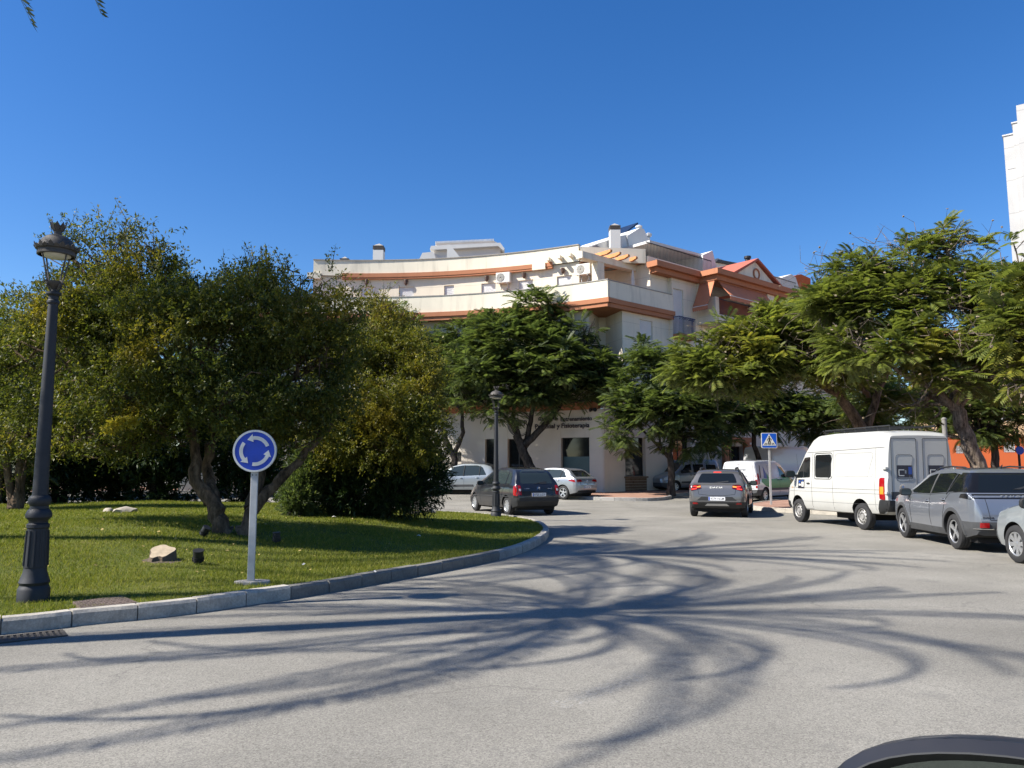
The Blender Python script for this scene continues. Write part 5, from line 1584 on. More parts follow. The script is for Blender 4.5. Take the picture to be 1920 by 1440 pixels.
for i, (px, py, Y, w, h, lab) in enumerate([(110, 815, 23.0, 85, 85, 'dark shrub directly right of the left lamp post'), (215, 820, 24.0, 80, 85, 'dark shrub behind the two pale stones'), (310, 815, 23.5, 75, 85, 'dark shrub left of the forked trunk'), (30, 800, 25.0, 75, 85, 'dark shrub at the far left behind the lamp post'), (470, 830, 24.5, 80, 75, 'dark shrub seen behind the roundabout sign'), (-60, 810, 24.0, 80, 85, 'dark shrub cut by the left picture edge')]):
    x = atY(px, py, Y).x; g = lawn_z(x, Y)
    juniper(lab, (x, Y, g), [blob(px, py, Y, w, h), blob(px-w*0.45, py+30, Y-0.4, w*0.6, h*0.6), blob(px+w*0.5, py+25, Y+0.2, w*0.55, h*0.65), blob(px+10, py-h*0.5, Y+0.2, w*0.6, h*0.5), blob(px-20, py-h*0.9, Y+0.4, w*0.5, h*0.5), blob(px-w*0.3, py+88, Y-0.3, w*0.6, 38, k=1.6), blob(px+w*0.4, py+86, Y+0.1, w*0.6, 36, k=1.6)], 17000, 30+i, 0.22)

# ---- jacarandas along the pavements
def jacaranda(label, group, base, stems, blobs, nfr, seed, m='jacaranda_leaf', barkm='bark_grey', size=0.52, bare=0, pods=0, per=7, sub=7, gap=-0.95):
    r = np.random.default_rng(seed); base = Vector(base)
    root = empty('jacaranda_tree', base); tag(root, label, 'tree', group)
    b = MB(); tips = []
    for pts, r0, r1 in stems:
        pp = [Vector(p) for p in pts]; fine = []
        for i in range(len(pp)-1):
            for k in range(4): fine.append(pp[i].lerp(pp[i+1], k/4)+Vector(r.normal(0, 0.02, 3)))
        fine.append(pp[-1]); n = len(fine)
        rr = [r0+(r1-r0)*k/(n-1) for k in range(n)]
        if pts[0][2] < 1.0: rr[0] *= 1.35; rr[1] *= 1.1
        b.tube([p-base for p in fine], rr, 9); tips += [(fine[-1], r1), (fine[int(n*0.7)], rr[int(n*0.7)]*0.7)]
    nc = int(nfr*1.25)//per
    P, O = blob_points(blobs, nc, r, 0.5)
    k_ = gap_ok(P, 2.4, gap); P, O = P[k_], O[k_]; nc = len(P)
    for bl_ in blobs:
        c = Vector(bl_[0]); t = min(tips, key=lambda q: (q[0]-c).length)
        pts = jitter_path(t[0], c, 6, 0.16, r, -0.1)
        rr = [t[1]*0.8*(1-0.7*k/6)+0.008 for k in range(7)]
        b.tube([p-base for p in pts], rr, 6)
        for _ in range(sub):
            i = r.integers(2, 7); d = unit(r.normal(0, 1, (1, 3)))[0]*np.array(bl_[1])*0.85
            tw = jitter_path(pts[i], c+Vector(d), 4, 0.10, r)
            b.tube([p-base for p in tw], [max(0.012, rr[i]*0.5)*(1-0.7*k/4)+0.004 for k in range(5)], 5)
    b.build('trunk', MAT[barkm], root, smooth=60)
    az = r.random((nc, per))*2*math.pi; el = r.normal(0.15, 0.35, (nc, per))
    D = np.stack([np.cos(az)*np.cos(el), np.sin(az)*np.cos(el), np.sin(el)], 2)+O[:, None, :]*0.55
    PP = np.repeat(P[:, None, :], per, 1)+r.normal(0, 0.05, (nc, per, 3))
    V, F = fronds_np(PP.reshape(-1, 3), D.reshape(-1, 3), size, r)
    cr = mesh_obj('crown', np_mesh('crown', V-np.array(base), F), MAT[m], root)
    if bare:                                           # tangles of bare seed-bearing twigs
        tb = MB(); pd = MB()
        BP, BO = blob_points(blobs, bare, r, 0.75)
        for p, o_ in zip(BP, BO):
            p = Vector(p)-base
            for _ in range(3):
                d = Vector(o_)*0.5+Vector(r.normal(0, 0.5, 3))
                q = p+d*0.45; q2 = q+Vector(r.normal(0, 0.22, 3))
                tb.tube([p, q, q2], [0.010, 0.007, 0.003], 4, cap=False)
                if r.random() < pods:
                    Mx = Matrix.Translation(q2) @ Matrix.Rotation(r.random()*3, 4, 'X')
                    pd.lathe([(0.008, -0.01), (0.034, -0.008), (0.036, 0.0), (0.034, 0.008), (0.008, 0.01)], 5, Mx)
        tb.build('bare_twigs', MAT['bark_grey'], cr)['kind'] = 'stuff'
        if pd.v: pd.build('seed_pods', MAT['seed_pod'], cr)['kind'] = 'stuff'
    return root
def gpt(px, Y, dz=0.12):
    x = atY(px, 900, Y).x; return (x, Y, gz(x, Y)+dz)
GS = 'feathery street trees by the shops'; GQ = 'feathery trees on the square'
# A and B before the curved front
Ya = 42.6; ba = gpt(853, Ya)
jacaranda('feathery street tree left of the shop door, half hidden by the island shrubs', GS, ba, [([ba, at(852, 860, Ya), at(838, 830, Ya), at(826, 800, Ya)], 0.22, 0.12), ([at(852, 855, Ya), at(868, 810, Ya), at(866, 770, Ya)], 0.14, 0.09)],
          [blob(850, 690, Ya, 62, 62), blob(880, 645, Ya, 50, 42), blob(800, 700, Ya, 60, 60), blob(770, 640, Ya+1, 55, 45), blob(740, 600, Ya+1, 45, 35), blob(860, 620, Ya, 45, 30)], 2300, 41, barkm='bark_dark', size=0.6)
Yb = 40.4; bb = gpt(1000, Yb)
jacaranda('spreading feathery street tree in front of the shop door and its lettering', GS, bb, [([bb, at(996, 880, Yb), at(980, 845, Yb), at(968, 815, Yb)], 0.30, 0.20), ([at(975, 825, Yb), at(955, 790, Yb), at(925, 760, Yb), at(900, 735, Yb)], 0.13, 0.06), ([at(975, 822, Yb), at(962, 780, Yb), at(968, 730, Yb)], 0.11, 0.07), ([at(985, 835, Yb), at(1010, 808, Yb), at(1040, 775, Yb), at(1062, 735, Yb), at(1085, 700, Yb)], 0.20, 0.09), ([at(985, 838, Yb+.2), at(995, 790, Yb+.2), at(1005, 730, Yb+.2)], 0.16, 0.10)],
          [blob(960, 650, Yb, 80, 70), blob(1010, 590, Yb+0.5, 55, 42), blob(1052, 620, Yb, 42, 38), blob(1098, 675, Yb, 56, 46), blob(1030, 680, Yb-0.8, 80, 60), blob(930, 620, Yb+0.4, 50, 40), blob(905, 690, Yb-0.3, 65, 60), blob(1010, 570, Yb+0.6, 30, 25), blob(1130, 700, Yb-0.2, 50, 45), blob(980, 720, Yb-1.0, 90, 36), blob(890, 745, Yb-0.6, 55, 26), blob(1085, 730, Yb-0.5, 50, 30), blob(1108, 610, Yb, 22, 26), blob(1000, 750, Yb-0.8, 70, 26), blob(930, 770, Yb-0.9, 45, 22), blob(1060, 755, Yb-0.9, 50, 22)], 5600, 42, barkm='bark_dark', size=0.62)
# C in front of the corner
Yc = 37.6; bc = gpt(1258, Yc)
jacaranda('feathery street tree before the shaded right-hand shop wall', GS, bc, [([bc, at(1259, 880, Yc), at(1256, 850, Yc), at(1262, 815, Yc), at(1262, 760, Yc)], 0.19, 0.10), ([at(1256, 862, Yc), at(1236, 838, Yc), at(1212, 815, Yc), at(1190, 790, Yc)], 0.09, 0.04), ([at(1240, 842, Yc), at(1232, 800, Yc), at(1215, 760, Yc)], 0.06, 0.03)],
          [blob(1240, 700, Yc, 62, 50), blob(1200, 750, Yc, 55, 48), blob(1290, 740, Yc, 70, 60), blob(1250, 770, Yc-0.6, 80, 50), blob(1330, 780, Yc, 55, 50), blob(1168, 800, Yc-0.2, 36, 36), blob(1220, 665, Yc+0.3, 42, 30), blob(1290, 820, Yc, 56, 30), blob(1175, 730, Yc+0.2, 32, 42), blob(1165, 825, Yc, 28, 26), blob(1335, 825, Yc+0.2, 40, 26)], 3800, 43, barkm='bark_dark', size=0.58)
Yd = 40.5; bd = gpt(1432, Yd)
jacaranda('dark feathery tree over the blue crossing sign', GS, bd, [([bd, at(1425, 870, Yd), at(1415, 835, Yd), at(1412, 780, Yd)], 0.17, 0.10)],
          [blob(1400, 750, Yd, 70, 55), blob(1450, 770, Yd, 70, 50), blob(1370, 790, Yd, 50, 45), blob(1500, 770, Yd, 60, 48), blob(1440, 720, Yd, 70, 45), blob(1545, 790, Yd, 50, 40), blob(1560, 750, Yd+1, 60, 50)], 2900, 44, barkm='bark_dark', size=0.62)
# E, F, G on the square at the right
Ye = 27.0; be = gpt(1640, Ye)
jacaranda('wide feathery tree whose limb arches left above the white van', GQ, be, [([be, at(1632, 830, Ye), at(1604, 785, Ye), at(1575, 742, Ye), at(1530, 712, Ye), at(1480, 690, Ye), at(1430, 660, Ye)], 0.26, 0.08), ([at(1622, 815, Ye), at(1645, 740, Ye+.3), at(1668, 685, Ye+.3), at(1640, 630, Ye+.4)], 0.16, 0.07), ([at(1628, 745, Ye+0.2), at(1612, 715, Ye+0.2), at(1598, 675, Ye+.2)], 0.10, 0.06)],
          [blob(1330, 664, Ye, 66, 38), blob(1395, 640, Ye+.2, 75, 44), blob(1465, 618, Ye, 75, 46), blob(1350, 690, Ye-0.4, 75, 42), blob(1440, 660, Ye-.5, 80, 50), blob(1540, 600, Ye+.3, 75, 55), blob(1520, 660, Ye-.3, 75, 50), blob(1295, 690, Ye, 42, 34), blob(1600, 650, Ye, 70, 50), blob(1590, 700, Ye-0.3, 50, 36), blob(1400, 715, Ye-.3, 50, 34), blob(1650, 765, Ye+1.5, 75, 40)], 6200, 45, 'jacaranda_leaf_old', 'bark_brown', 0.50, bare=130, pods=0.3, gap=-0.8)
Yf = 21.5; bf = gpt(1842, Yf)
jacaranda('tall feathery tree with mottled leaning trunk behind the parked grey car', GQ, bf, [([bf, at(1836, 880, Yf), at(1812, 820, Yf), at(1796, 775, Yf), at(1792, 755, Yf)], 0.235, 0.17), ([at(1794, 770, Yf), at(1762, 735, Yf), at(1715, 712, Yf), at(1665, 685, Yf)], 0.12, 0.05), ([at(1796, 765, Yf), at(1812, 740, Yf), at(1840, 722, Yf), at(1880, 690, Yf)], 0.12, 0.05), ([at(1792, 760, Yf+.3), at(1775, 690, Yf+.6), at(1725, 620, Yf+.8), at(1710, 560, Yf+.9)], 0.12, 0.06)],
          [blob(1600, 520, Yf+1.2, 65, 50), blob(1660, 500, Yf+1, 65, 50), blob(1560, 580, Yf+1, 60, 55), blob(1720, 490, Yf+1, 65, 50), blob(1790, 470, Yf+.8, 55, 40), blob(1640, 580, Yf+.5, 80, 55), blob(1730, 570, Yf+.4, 80, 55), blob(1810, 540, Yf+.6, 70, 55), blob(1690, 650, Yf-.2, 80, 50), blob(1790, 640, Yf-.3, 85, 50), blob(1850, 600, Yf, 60, 60), blob(1800, 700, Yf-.5, 80, 42), blob(1600, 650, Yf+.3, 60, 45), blob(1790, 440, Yf+.9, 40, 22), blob(1870, 700, Yf-.3, 50, 50), blob(1720, 760, Yf+.5, 40, 40)], 6800, 46, 'jacaranda_leaf_old', 'bark_grey', 0.42, bare=260, pods=0.6, sub=9, gap=-0.62)
Yg = 16.5; bg = gpt(2080, Yg)
jacaranda('sunny yellow-green feathery branches reaching in from the right edge', GQ, bg, [([bg, at(2075, 820, Yg), at(2060, 740, Yg)], 0.22, 0.14), ([at(2062, 750, Yg), at(1990, 725, Yg), at(1930, 715, Yg), at(1895, 708, Yg)], 0.08, 0.03)],
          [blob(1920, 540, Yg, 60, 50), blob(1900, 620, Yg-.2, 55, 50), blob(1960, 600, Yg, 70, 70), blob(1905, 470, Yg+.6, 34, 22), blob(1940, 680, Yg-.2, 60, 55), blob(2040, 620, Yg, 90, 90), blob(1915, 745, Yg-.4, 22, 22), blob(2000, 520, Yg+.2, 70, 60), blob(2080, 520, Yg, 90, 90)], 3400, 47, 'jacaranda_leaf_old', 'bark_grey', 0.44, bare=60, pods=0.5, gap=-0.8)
Yh = 34.0; bh = gpt(1868, Yh)
jacaranda('dark compact tree before the orange building', GQ, bh, [([bh, at(1866, 870, Yh), at(1864, 830, Yh)], 0.20, 0.14)],
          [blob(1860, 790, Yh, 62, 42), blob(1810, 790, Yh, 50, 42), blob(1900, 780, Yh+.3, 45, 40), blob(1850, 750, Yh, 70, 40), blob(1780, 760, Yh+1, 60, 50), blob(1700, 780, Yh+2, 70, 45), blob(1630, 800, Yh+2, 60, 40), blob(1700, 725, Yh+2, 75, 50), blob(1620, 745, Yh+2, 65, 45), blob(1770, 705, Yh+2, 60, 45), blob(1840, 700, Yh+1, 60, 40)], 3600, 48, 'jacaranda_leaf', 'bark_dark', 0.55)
# background row beyond the roundabout at the left
for i, (px, py, Y, w, h, lab) in enumerate([(-20, 690, 36, 110, 95, 'background tree beyond the island at the far left'), (170, 700, 38, 120, 95, 'background tree beyond the island behind the left lamp'), (420, 700, 39, 130, 100, 'background tree beyond the island behind the forked tree')]):
    bq = gpt(px, Y, 0.0)
    jacaranda(lab, 'background trees beyond the island', bq, [([bq, at(px, 850, Y), at(px+6, 780, Y)], 0.2, 0.12)],
              [blob(px, py, Y, w, h), blob(px-w*.6, py+30, Y, w*.6, h*.6), blob(px+w*.6, py+20, Y, w*.6, h*.6)], 800, 60+i, barkm='bark_dark', size=1.0)

# ---- date palms of the island, standing left of the view; their crowns shade the road
def palm_frond_mesh(L, seed, droop):
    r = np.random.default_rng(seed)
    n = 40; V = []; F = []
    pts = []; th_ = 0.0; p = np.array([0.0, 0.0, 0.0]); ang = 0.0
    for k in range(n+1):
        t = k/n; pts.append(p.copy()); ang = -droop*(t**1.5); p = p+np.array([math.cos(ang), 0, math.sin(ang)])*L/n
    for k in range(n):
        a, b_ = pts[k], pts[k+1]; w = 0.028*(1-0.85*k/n)
        i = len(V); V += [a+[0, w, 0], a-[0, w, 0], b_-[0, w, 0], b_+[0, w, 0], a+[0, 0, -w], b_+[0, 0, -w]]
        F += [(i, i+1, i+2, i+3), (i, i+3, i+5, i+4), (i+1, i+4, i+5, i+2)]
    for k in range(4, n+1):
        t = k/n; d = pts[min(k+1, n)]-pts[max(k-1, 0)]; d /= np.linalg.norm(d)
        nz = np.array([-d[2], 0, d[0]])
        ln = 0.30*math.sin(math.pi*min(1, 0.18+0.80*t))**0.7+0.05
        for s in (-1, 1):
            for q in range(2):
                dr = d*0.72+np.array([0, s*0.62, 0])+nz*(0.62 if q else 0.38)+r.normal(0, 0.07, 3); dr /= np.linalg.norm(dr)
                w = d*0.022; a = pts[k]-(d*0.04 if q else 0); m = a+dr*ln*0.45; e = a+dr*ln+np.array([0, 0, -0.08*ln])
                i = len(V); V += [a, m+w, e, m-w]; F.append((i, i+1, i+2, i+3))
    V = np.array(V)
    me = bpy.data.meshes.new('frond'); me.from_pydata([tuple(v) for v in V], [], F); me.update(); me.materials.append(MAT['palm_leaf'])
    return me
def palm(label, x, y, H, L, n, seed, extra=(), droops=(0.75, 1.15, 1.55, 1.9)):
    r = np.random.default_rng(seed); g = lawn_z(x, y)
    root = empty('date_palm', (x, y, g)); tag(root, label, 'palm tree', 'date palms of the island')
    prof = []; nz = 40
    for k in range(nz+1):
        z = H*k/nz; prof.append((0.155*(1.35 if k == 0 else 1)*(1-0.12*k/nz)+0.018*(k % 2), z))
    prof += [(0.30, H+0.1), (0.24, H+0.45), (0.08, H+0.7)]
    MB().lathe(prof, 14).build('trunk', MAT['palm_trunk'], root, smooth=30)
    var = [palm_frond_mesh(L, seed*10+k, dr) for k, dr in enumerate(droops)]
    def put(az, el, dr, s):
        o = link(bpy.data.objects.new('frond', var[dr]), root)
        o.location = (0.12*math.cos(az), 0.12*math.sin(az), H+0.25+0.3*max(0, math.sin(el)))
        o.rotation_euler = (0, -el, az); o.scale = (s, s, s)
    for k in range(n):
        t = k/n; el = R(78-128*t+r.normal(0, 6))
        put(k*2.39996+r.normal(0, 0.15), el, int(np.clip(1+r.integers(-1, 2)+(1 if 0.2 < t < 0.6 else 0), 0, 3)), 0.85+0.3*r.random())
    for az, el, dr, s in extra: put(az, el, dr, s)
    return root
palm('date palm by the lamp, only two frond tips show at the top left', -8.6, 5.75, 8.5, 4.5, 46, 11, ((R(27), R(-14), 0, 1.1), (R(45), R(10), 1, 1.2)), (0.95, 1.35, 1.75, 2.1))
palm('tall date palm of the island left of the view', -13.4, 10.0, 13.6, 4.6, 60, 5)

# ---- low dwarf palm at the left edge under the trees
def dwarf_palm(px, Y, label, n, L, seed):
    r = np.random.default_rng(seed); x = atY(px, 900, Y).x; g = lawn_z(x, Y)
    root = empty('dwarf_palm', (x, Y, g)); tag(root, label, 'palm plant')
    MB().lathe([(0.16, -0.05), (0.2, 0.2), (0.18, 0.9), (0.1, 1.0)], 10).build('trunk', MAT['palm_trunk'], root)
    var = [palm_frond_mesh(L, seed*10+k, dr) for k, dr in enumerate((0.7, 1.2, 1.6))]
    for k in range(n):
        o = link(bpy.data.objects.new('frond', var[k % 3]), root); o.location = (0, 0, 0.95)
        o.rotation_euler = (0, -R(70-85*k/n), k*2.4)
dwarf_palm(-10, 21.5, 'dwarf palm with stiff fronds at the left edge under the trees', 26, 1.7, 8)
dwarf_palm(-30, 31.0, 'taller palm plant far left beyond the shrubs', 26, 2.4, 9)

# ---- grass and fallen leaves
NB = 250000
r = np.random.default_rng(77)
u = r.random(NB*3); yy = 6.3*np.exp(u*math.log(29/6.3)); xx = (r.random(NB*3)-0.5)*2*0.72*yy
xx = np.minimum(xx, 1.2)
rr_ = np.hypot(xx-IC.x, yy-IC.y); RR = isl_R(np.arctan2(yy-IC.y, xx-IC.x))
keep = (rr_ < RR-0.13) & (r.random(NB*3) < np.clip((yy/12)**0.6, 0.3, 1))
patch = np.sin(xx*2.1+1.3*np.sin(yy*1.7))*np.sin(yy*1.9+xx*0.6)
sp_ = on_lawn(302, 1050)
keep &= (np.hypot(xx-sp_.x, yy-sp_.y) > 0.17+0.14*r.random(NB*3)) & (r.random(NB*3) < 0.75+0.25*patch)
keep &= ~((np.abs(xx-cx.x) < 0.33) & (np.abs(yy-cx.y) < 0.16))
xx, yy = xx[keep][:NB], yy[keep][:NB]
n = len(xx); zz_ = lawn_z(xx, yy)
hgt = (0.022+0.034*r.random(n))*(1+0.25*patch[keep][:NB]); wd = 0.0035*np.maximum(1, yy/8.0)
az = r.random(n)*2*math.pi; lean = r.normal(0, 0.45, (n, 2))*hgt[:, None]
B = np.stack([xx, yy, zz_-0.004], 1); S = np.stack([np.cos(az), np.sin(az), 0*az], 1)*wd[:, None]
V = np.stack([B-S, B+S, B+np.stack([lean[:, 0], lean[:, 1], hgt], 1)], 1).reshape(-1, 3)
g_ = mesh_obj('grass', np_mesh('grass', V, np.arange(n*3).reshape(n, 3)), MAT['grass_blade'])
tag(g_, 'short mown grass of the roundabout island', 'grass', kind='stuff')
simple('dry_leaf', (0.34, 0.25, 0.08), 0.8, var=0.4, scale=9)
nl = 700
u = r.random(nl); yy = 8+u*12; xx = -10+10.5*r.random(nl)
ok = np.hypot(xx-IC.x, yy-IC.y) < isl_R(np.arctan2(yy-IC.y, xx-IC.x))-0.2
ok &= np.hypot((xx+5)/5, (yy-13.5)/5) < 0.4+0.7*r.random(nl)
xx, yy = xx[ok], yy[ok]; P = np.stack([xx, yy, lawn_z(xx, yy)+0.025], 1)
D = np.stack([np.cos(xx*50), np.sin(xx*50), 0.2*np.sin(yy*90)], 1)
V, F = leaves_np(P, D, 0.05, 0.6, r)
fl = mesh_obj('fallen_leaves', np_mesh('fallen_leaves', V, F), MAT['dry_leaf'])
tag(fl, 'small dry yellow leaves scattered on the grass under the forked tree', 'leaves', kind='stuff')
# ================================================================ vehicles
def paint(name, c, metal=0.0, rough=0.35, dirt=0.25, coat=1.0):
    t = NT(name)
    n1 = t.noise(2.2, 6, 0.65); sx = t.new('ShaderNodeSeparateXYZ'); t.l.new(t.co(), sx.inputs[0])
    low = t.math('MULTIPLY', t.ramp(sx.outputs[2], [(0.25, 1.0), (0.75, 0.15)]), t.ramp(n1, [(0.35, 0.2), (0.7, 1.0)]))
    k = t.math('MULTIPLY', low, dirt)
    t.col(t.mix(k, c, (0.20, 0.175, 0.145)))
    t.set(rough=t.math('MULTIPLY_ADD', k, 0.6, rough), metal=metal, coat=t.math('SUBTRACT', coat, k), coat_rough=0.06)
    MAT[name] = t.m
    return t.m
paint('paint_white_old', (0.435, 0.435, 0.41), 0, 0.5, 0.45, 0.35)
paint('paint_white', (0.52, 0.53, 0.54), 0, 0.4, 0.15)
paint('paint_silver', (0.31, 0.33, 0.35), 0.65, 0.32, 0.2)
paint('paint_silver_pale', (0.35, 0.385, 0.40), 0.5, 0.32, 0.15)
paint('paint_grey', (0.225, 0.245, 0.28), 0.6, 0.32, 0.12)
paint('paint_dark_grey', (0.135, 0.132, 0.132), 0.55, 0.34, 0.18)
paint('paint_anthracite', (0.016, 0.018, 0.023), 0.5, 0.34, 0.25)
paint('paint_green', (0.012, 0.20, 0.055), 0.0, 0.5, 0.10, 0.25)
paint('paint_navy', (0.008, 0.010, 0.016), 0.2, 0.45, 0.1, 0.3)
simple('tyre', (0.022, 0.022, 0.023), 0.85, var=0.3, scale=8, bump=0.3, bscale=40, bdist=0.004)
simple('trim_black', (0.016, 0.017, 0.018), 0.6, var=0.25, scale=6)
simple('trim_grey', (0.055, 0.057, 0.060), 0.65, var=0.2, scale=6)
simple('arch_black', (0.006, 0.006, 0.006), 0.9, var=0)
simple('car_glass', (0.007, 0.009, 0.010), 0.035, var=0, spec=0.5)
simple('car_glass_pale', (0.026, 0.036, 0.038), 0.05, var=0, spec=0.55)
simple('alloy', (0.55, 0.56, 0.57), 0.35, metal=0.8, var=0.12, scale=9)
simple('steel_wheel', (0.42, 0.41, 0.39), 0.5, metal=0.5, var=0.35, scale=14)
simple('rim_dark', (0.02, 0.02, 0.022), 0.45, metal=0.4, var=0.2)
simple('lamp_red', (0.27, 0.005, 0.007), 0.15, var=0.1, scale=12, spec=0.7)
simple('lamp_red_dark', (0.07, 0.004, 0.005), 0.12, var=0.1, spec=0.7)
simple('lamp_amber', (0.70, 0.25, 0.02), 0.2, var=0.1, spec=0.7)
simple('lamp_clear', (0.62, 0.60, 0.58), 0.15, var=0.1, spec=0.7)
simple('lamp_smoke', (0.008, 0.008, 0.009), 0.2, var=0, spec=0.4)
simple('chrome', (0.75, 0.75, 0.76), 0.12, metal=1.0, var=0.05)
simple('plate_white', (0.72, 0.73, 0.74), 0.5, var=0.04)
simple('plate_blue', (0.01, 0.06, 0.36), 0.5, var=0)
simple('sticker_dark', (0.02, 0.022, 0.035), 0.4, var=0.3, scale=9)
simple('sticker_blue', (0.02, 0.07, 0.30), 0.4, var=0.2)
simple('text_grey', (0.20, 0.22, 0.24), 0.5, var=0)
t_ = NT('brake_lamp'); t_.col((0.5, 0.01, 0.008)); t_.p.inputs['Emission Color'].default_value = (1.0, 0.06, 0.03, 1); t_.p.inputs['Emission Strength'].default_value = 0.9; t_.set(rough=0.2); MAT['brake_lamp'] = t_.m
t_ = NT('tail_lamp_lit'); t_.col((0.6, 0.12, 0.02)); t_.p.inputs['Emission Color'].default_value = (1.0, 0.30, 0.05, 1); t_.p.inputs['Emission Strength'].default_value = 0.9; t_.set(rough=0.2); MAT['tail_lamp_lit'] = t_.m

def smooth1(a, k):
    if k < 1: return a
    w = np.hanning(2*k+3)[1:-1]; w /= w.sum()
    p = np.concatenate([np.full(k, a[0]), a, np.full(k, a[-1])])
    return np.convolve(p, w, 'valid')
def rounded(poly, it=1, keep=None):
    r_ = 0.045*it; out = []; n = len(poly)
    for i in range(n):
        p = Vector(poly[i]); a = Vector(poly[i-1])-p; c = Vector(poly[(i+1) % n])-p
        ra_, rc = min(r_, a.length*0.42), min(r_, c.length*0.42)
        p0 = p+a.normalized()*ra_; p1 = p+c.normalized()*rc
        for k in range(5):
            t = k/4; q = p0*(1-t)**2+p*2*t*(1-t)+p1*t*t; out.append((q.x, q.y))
    return out

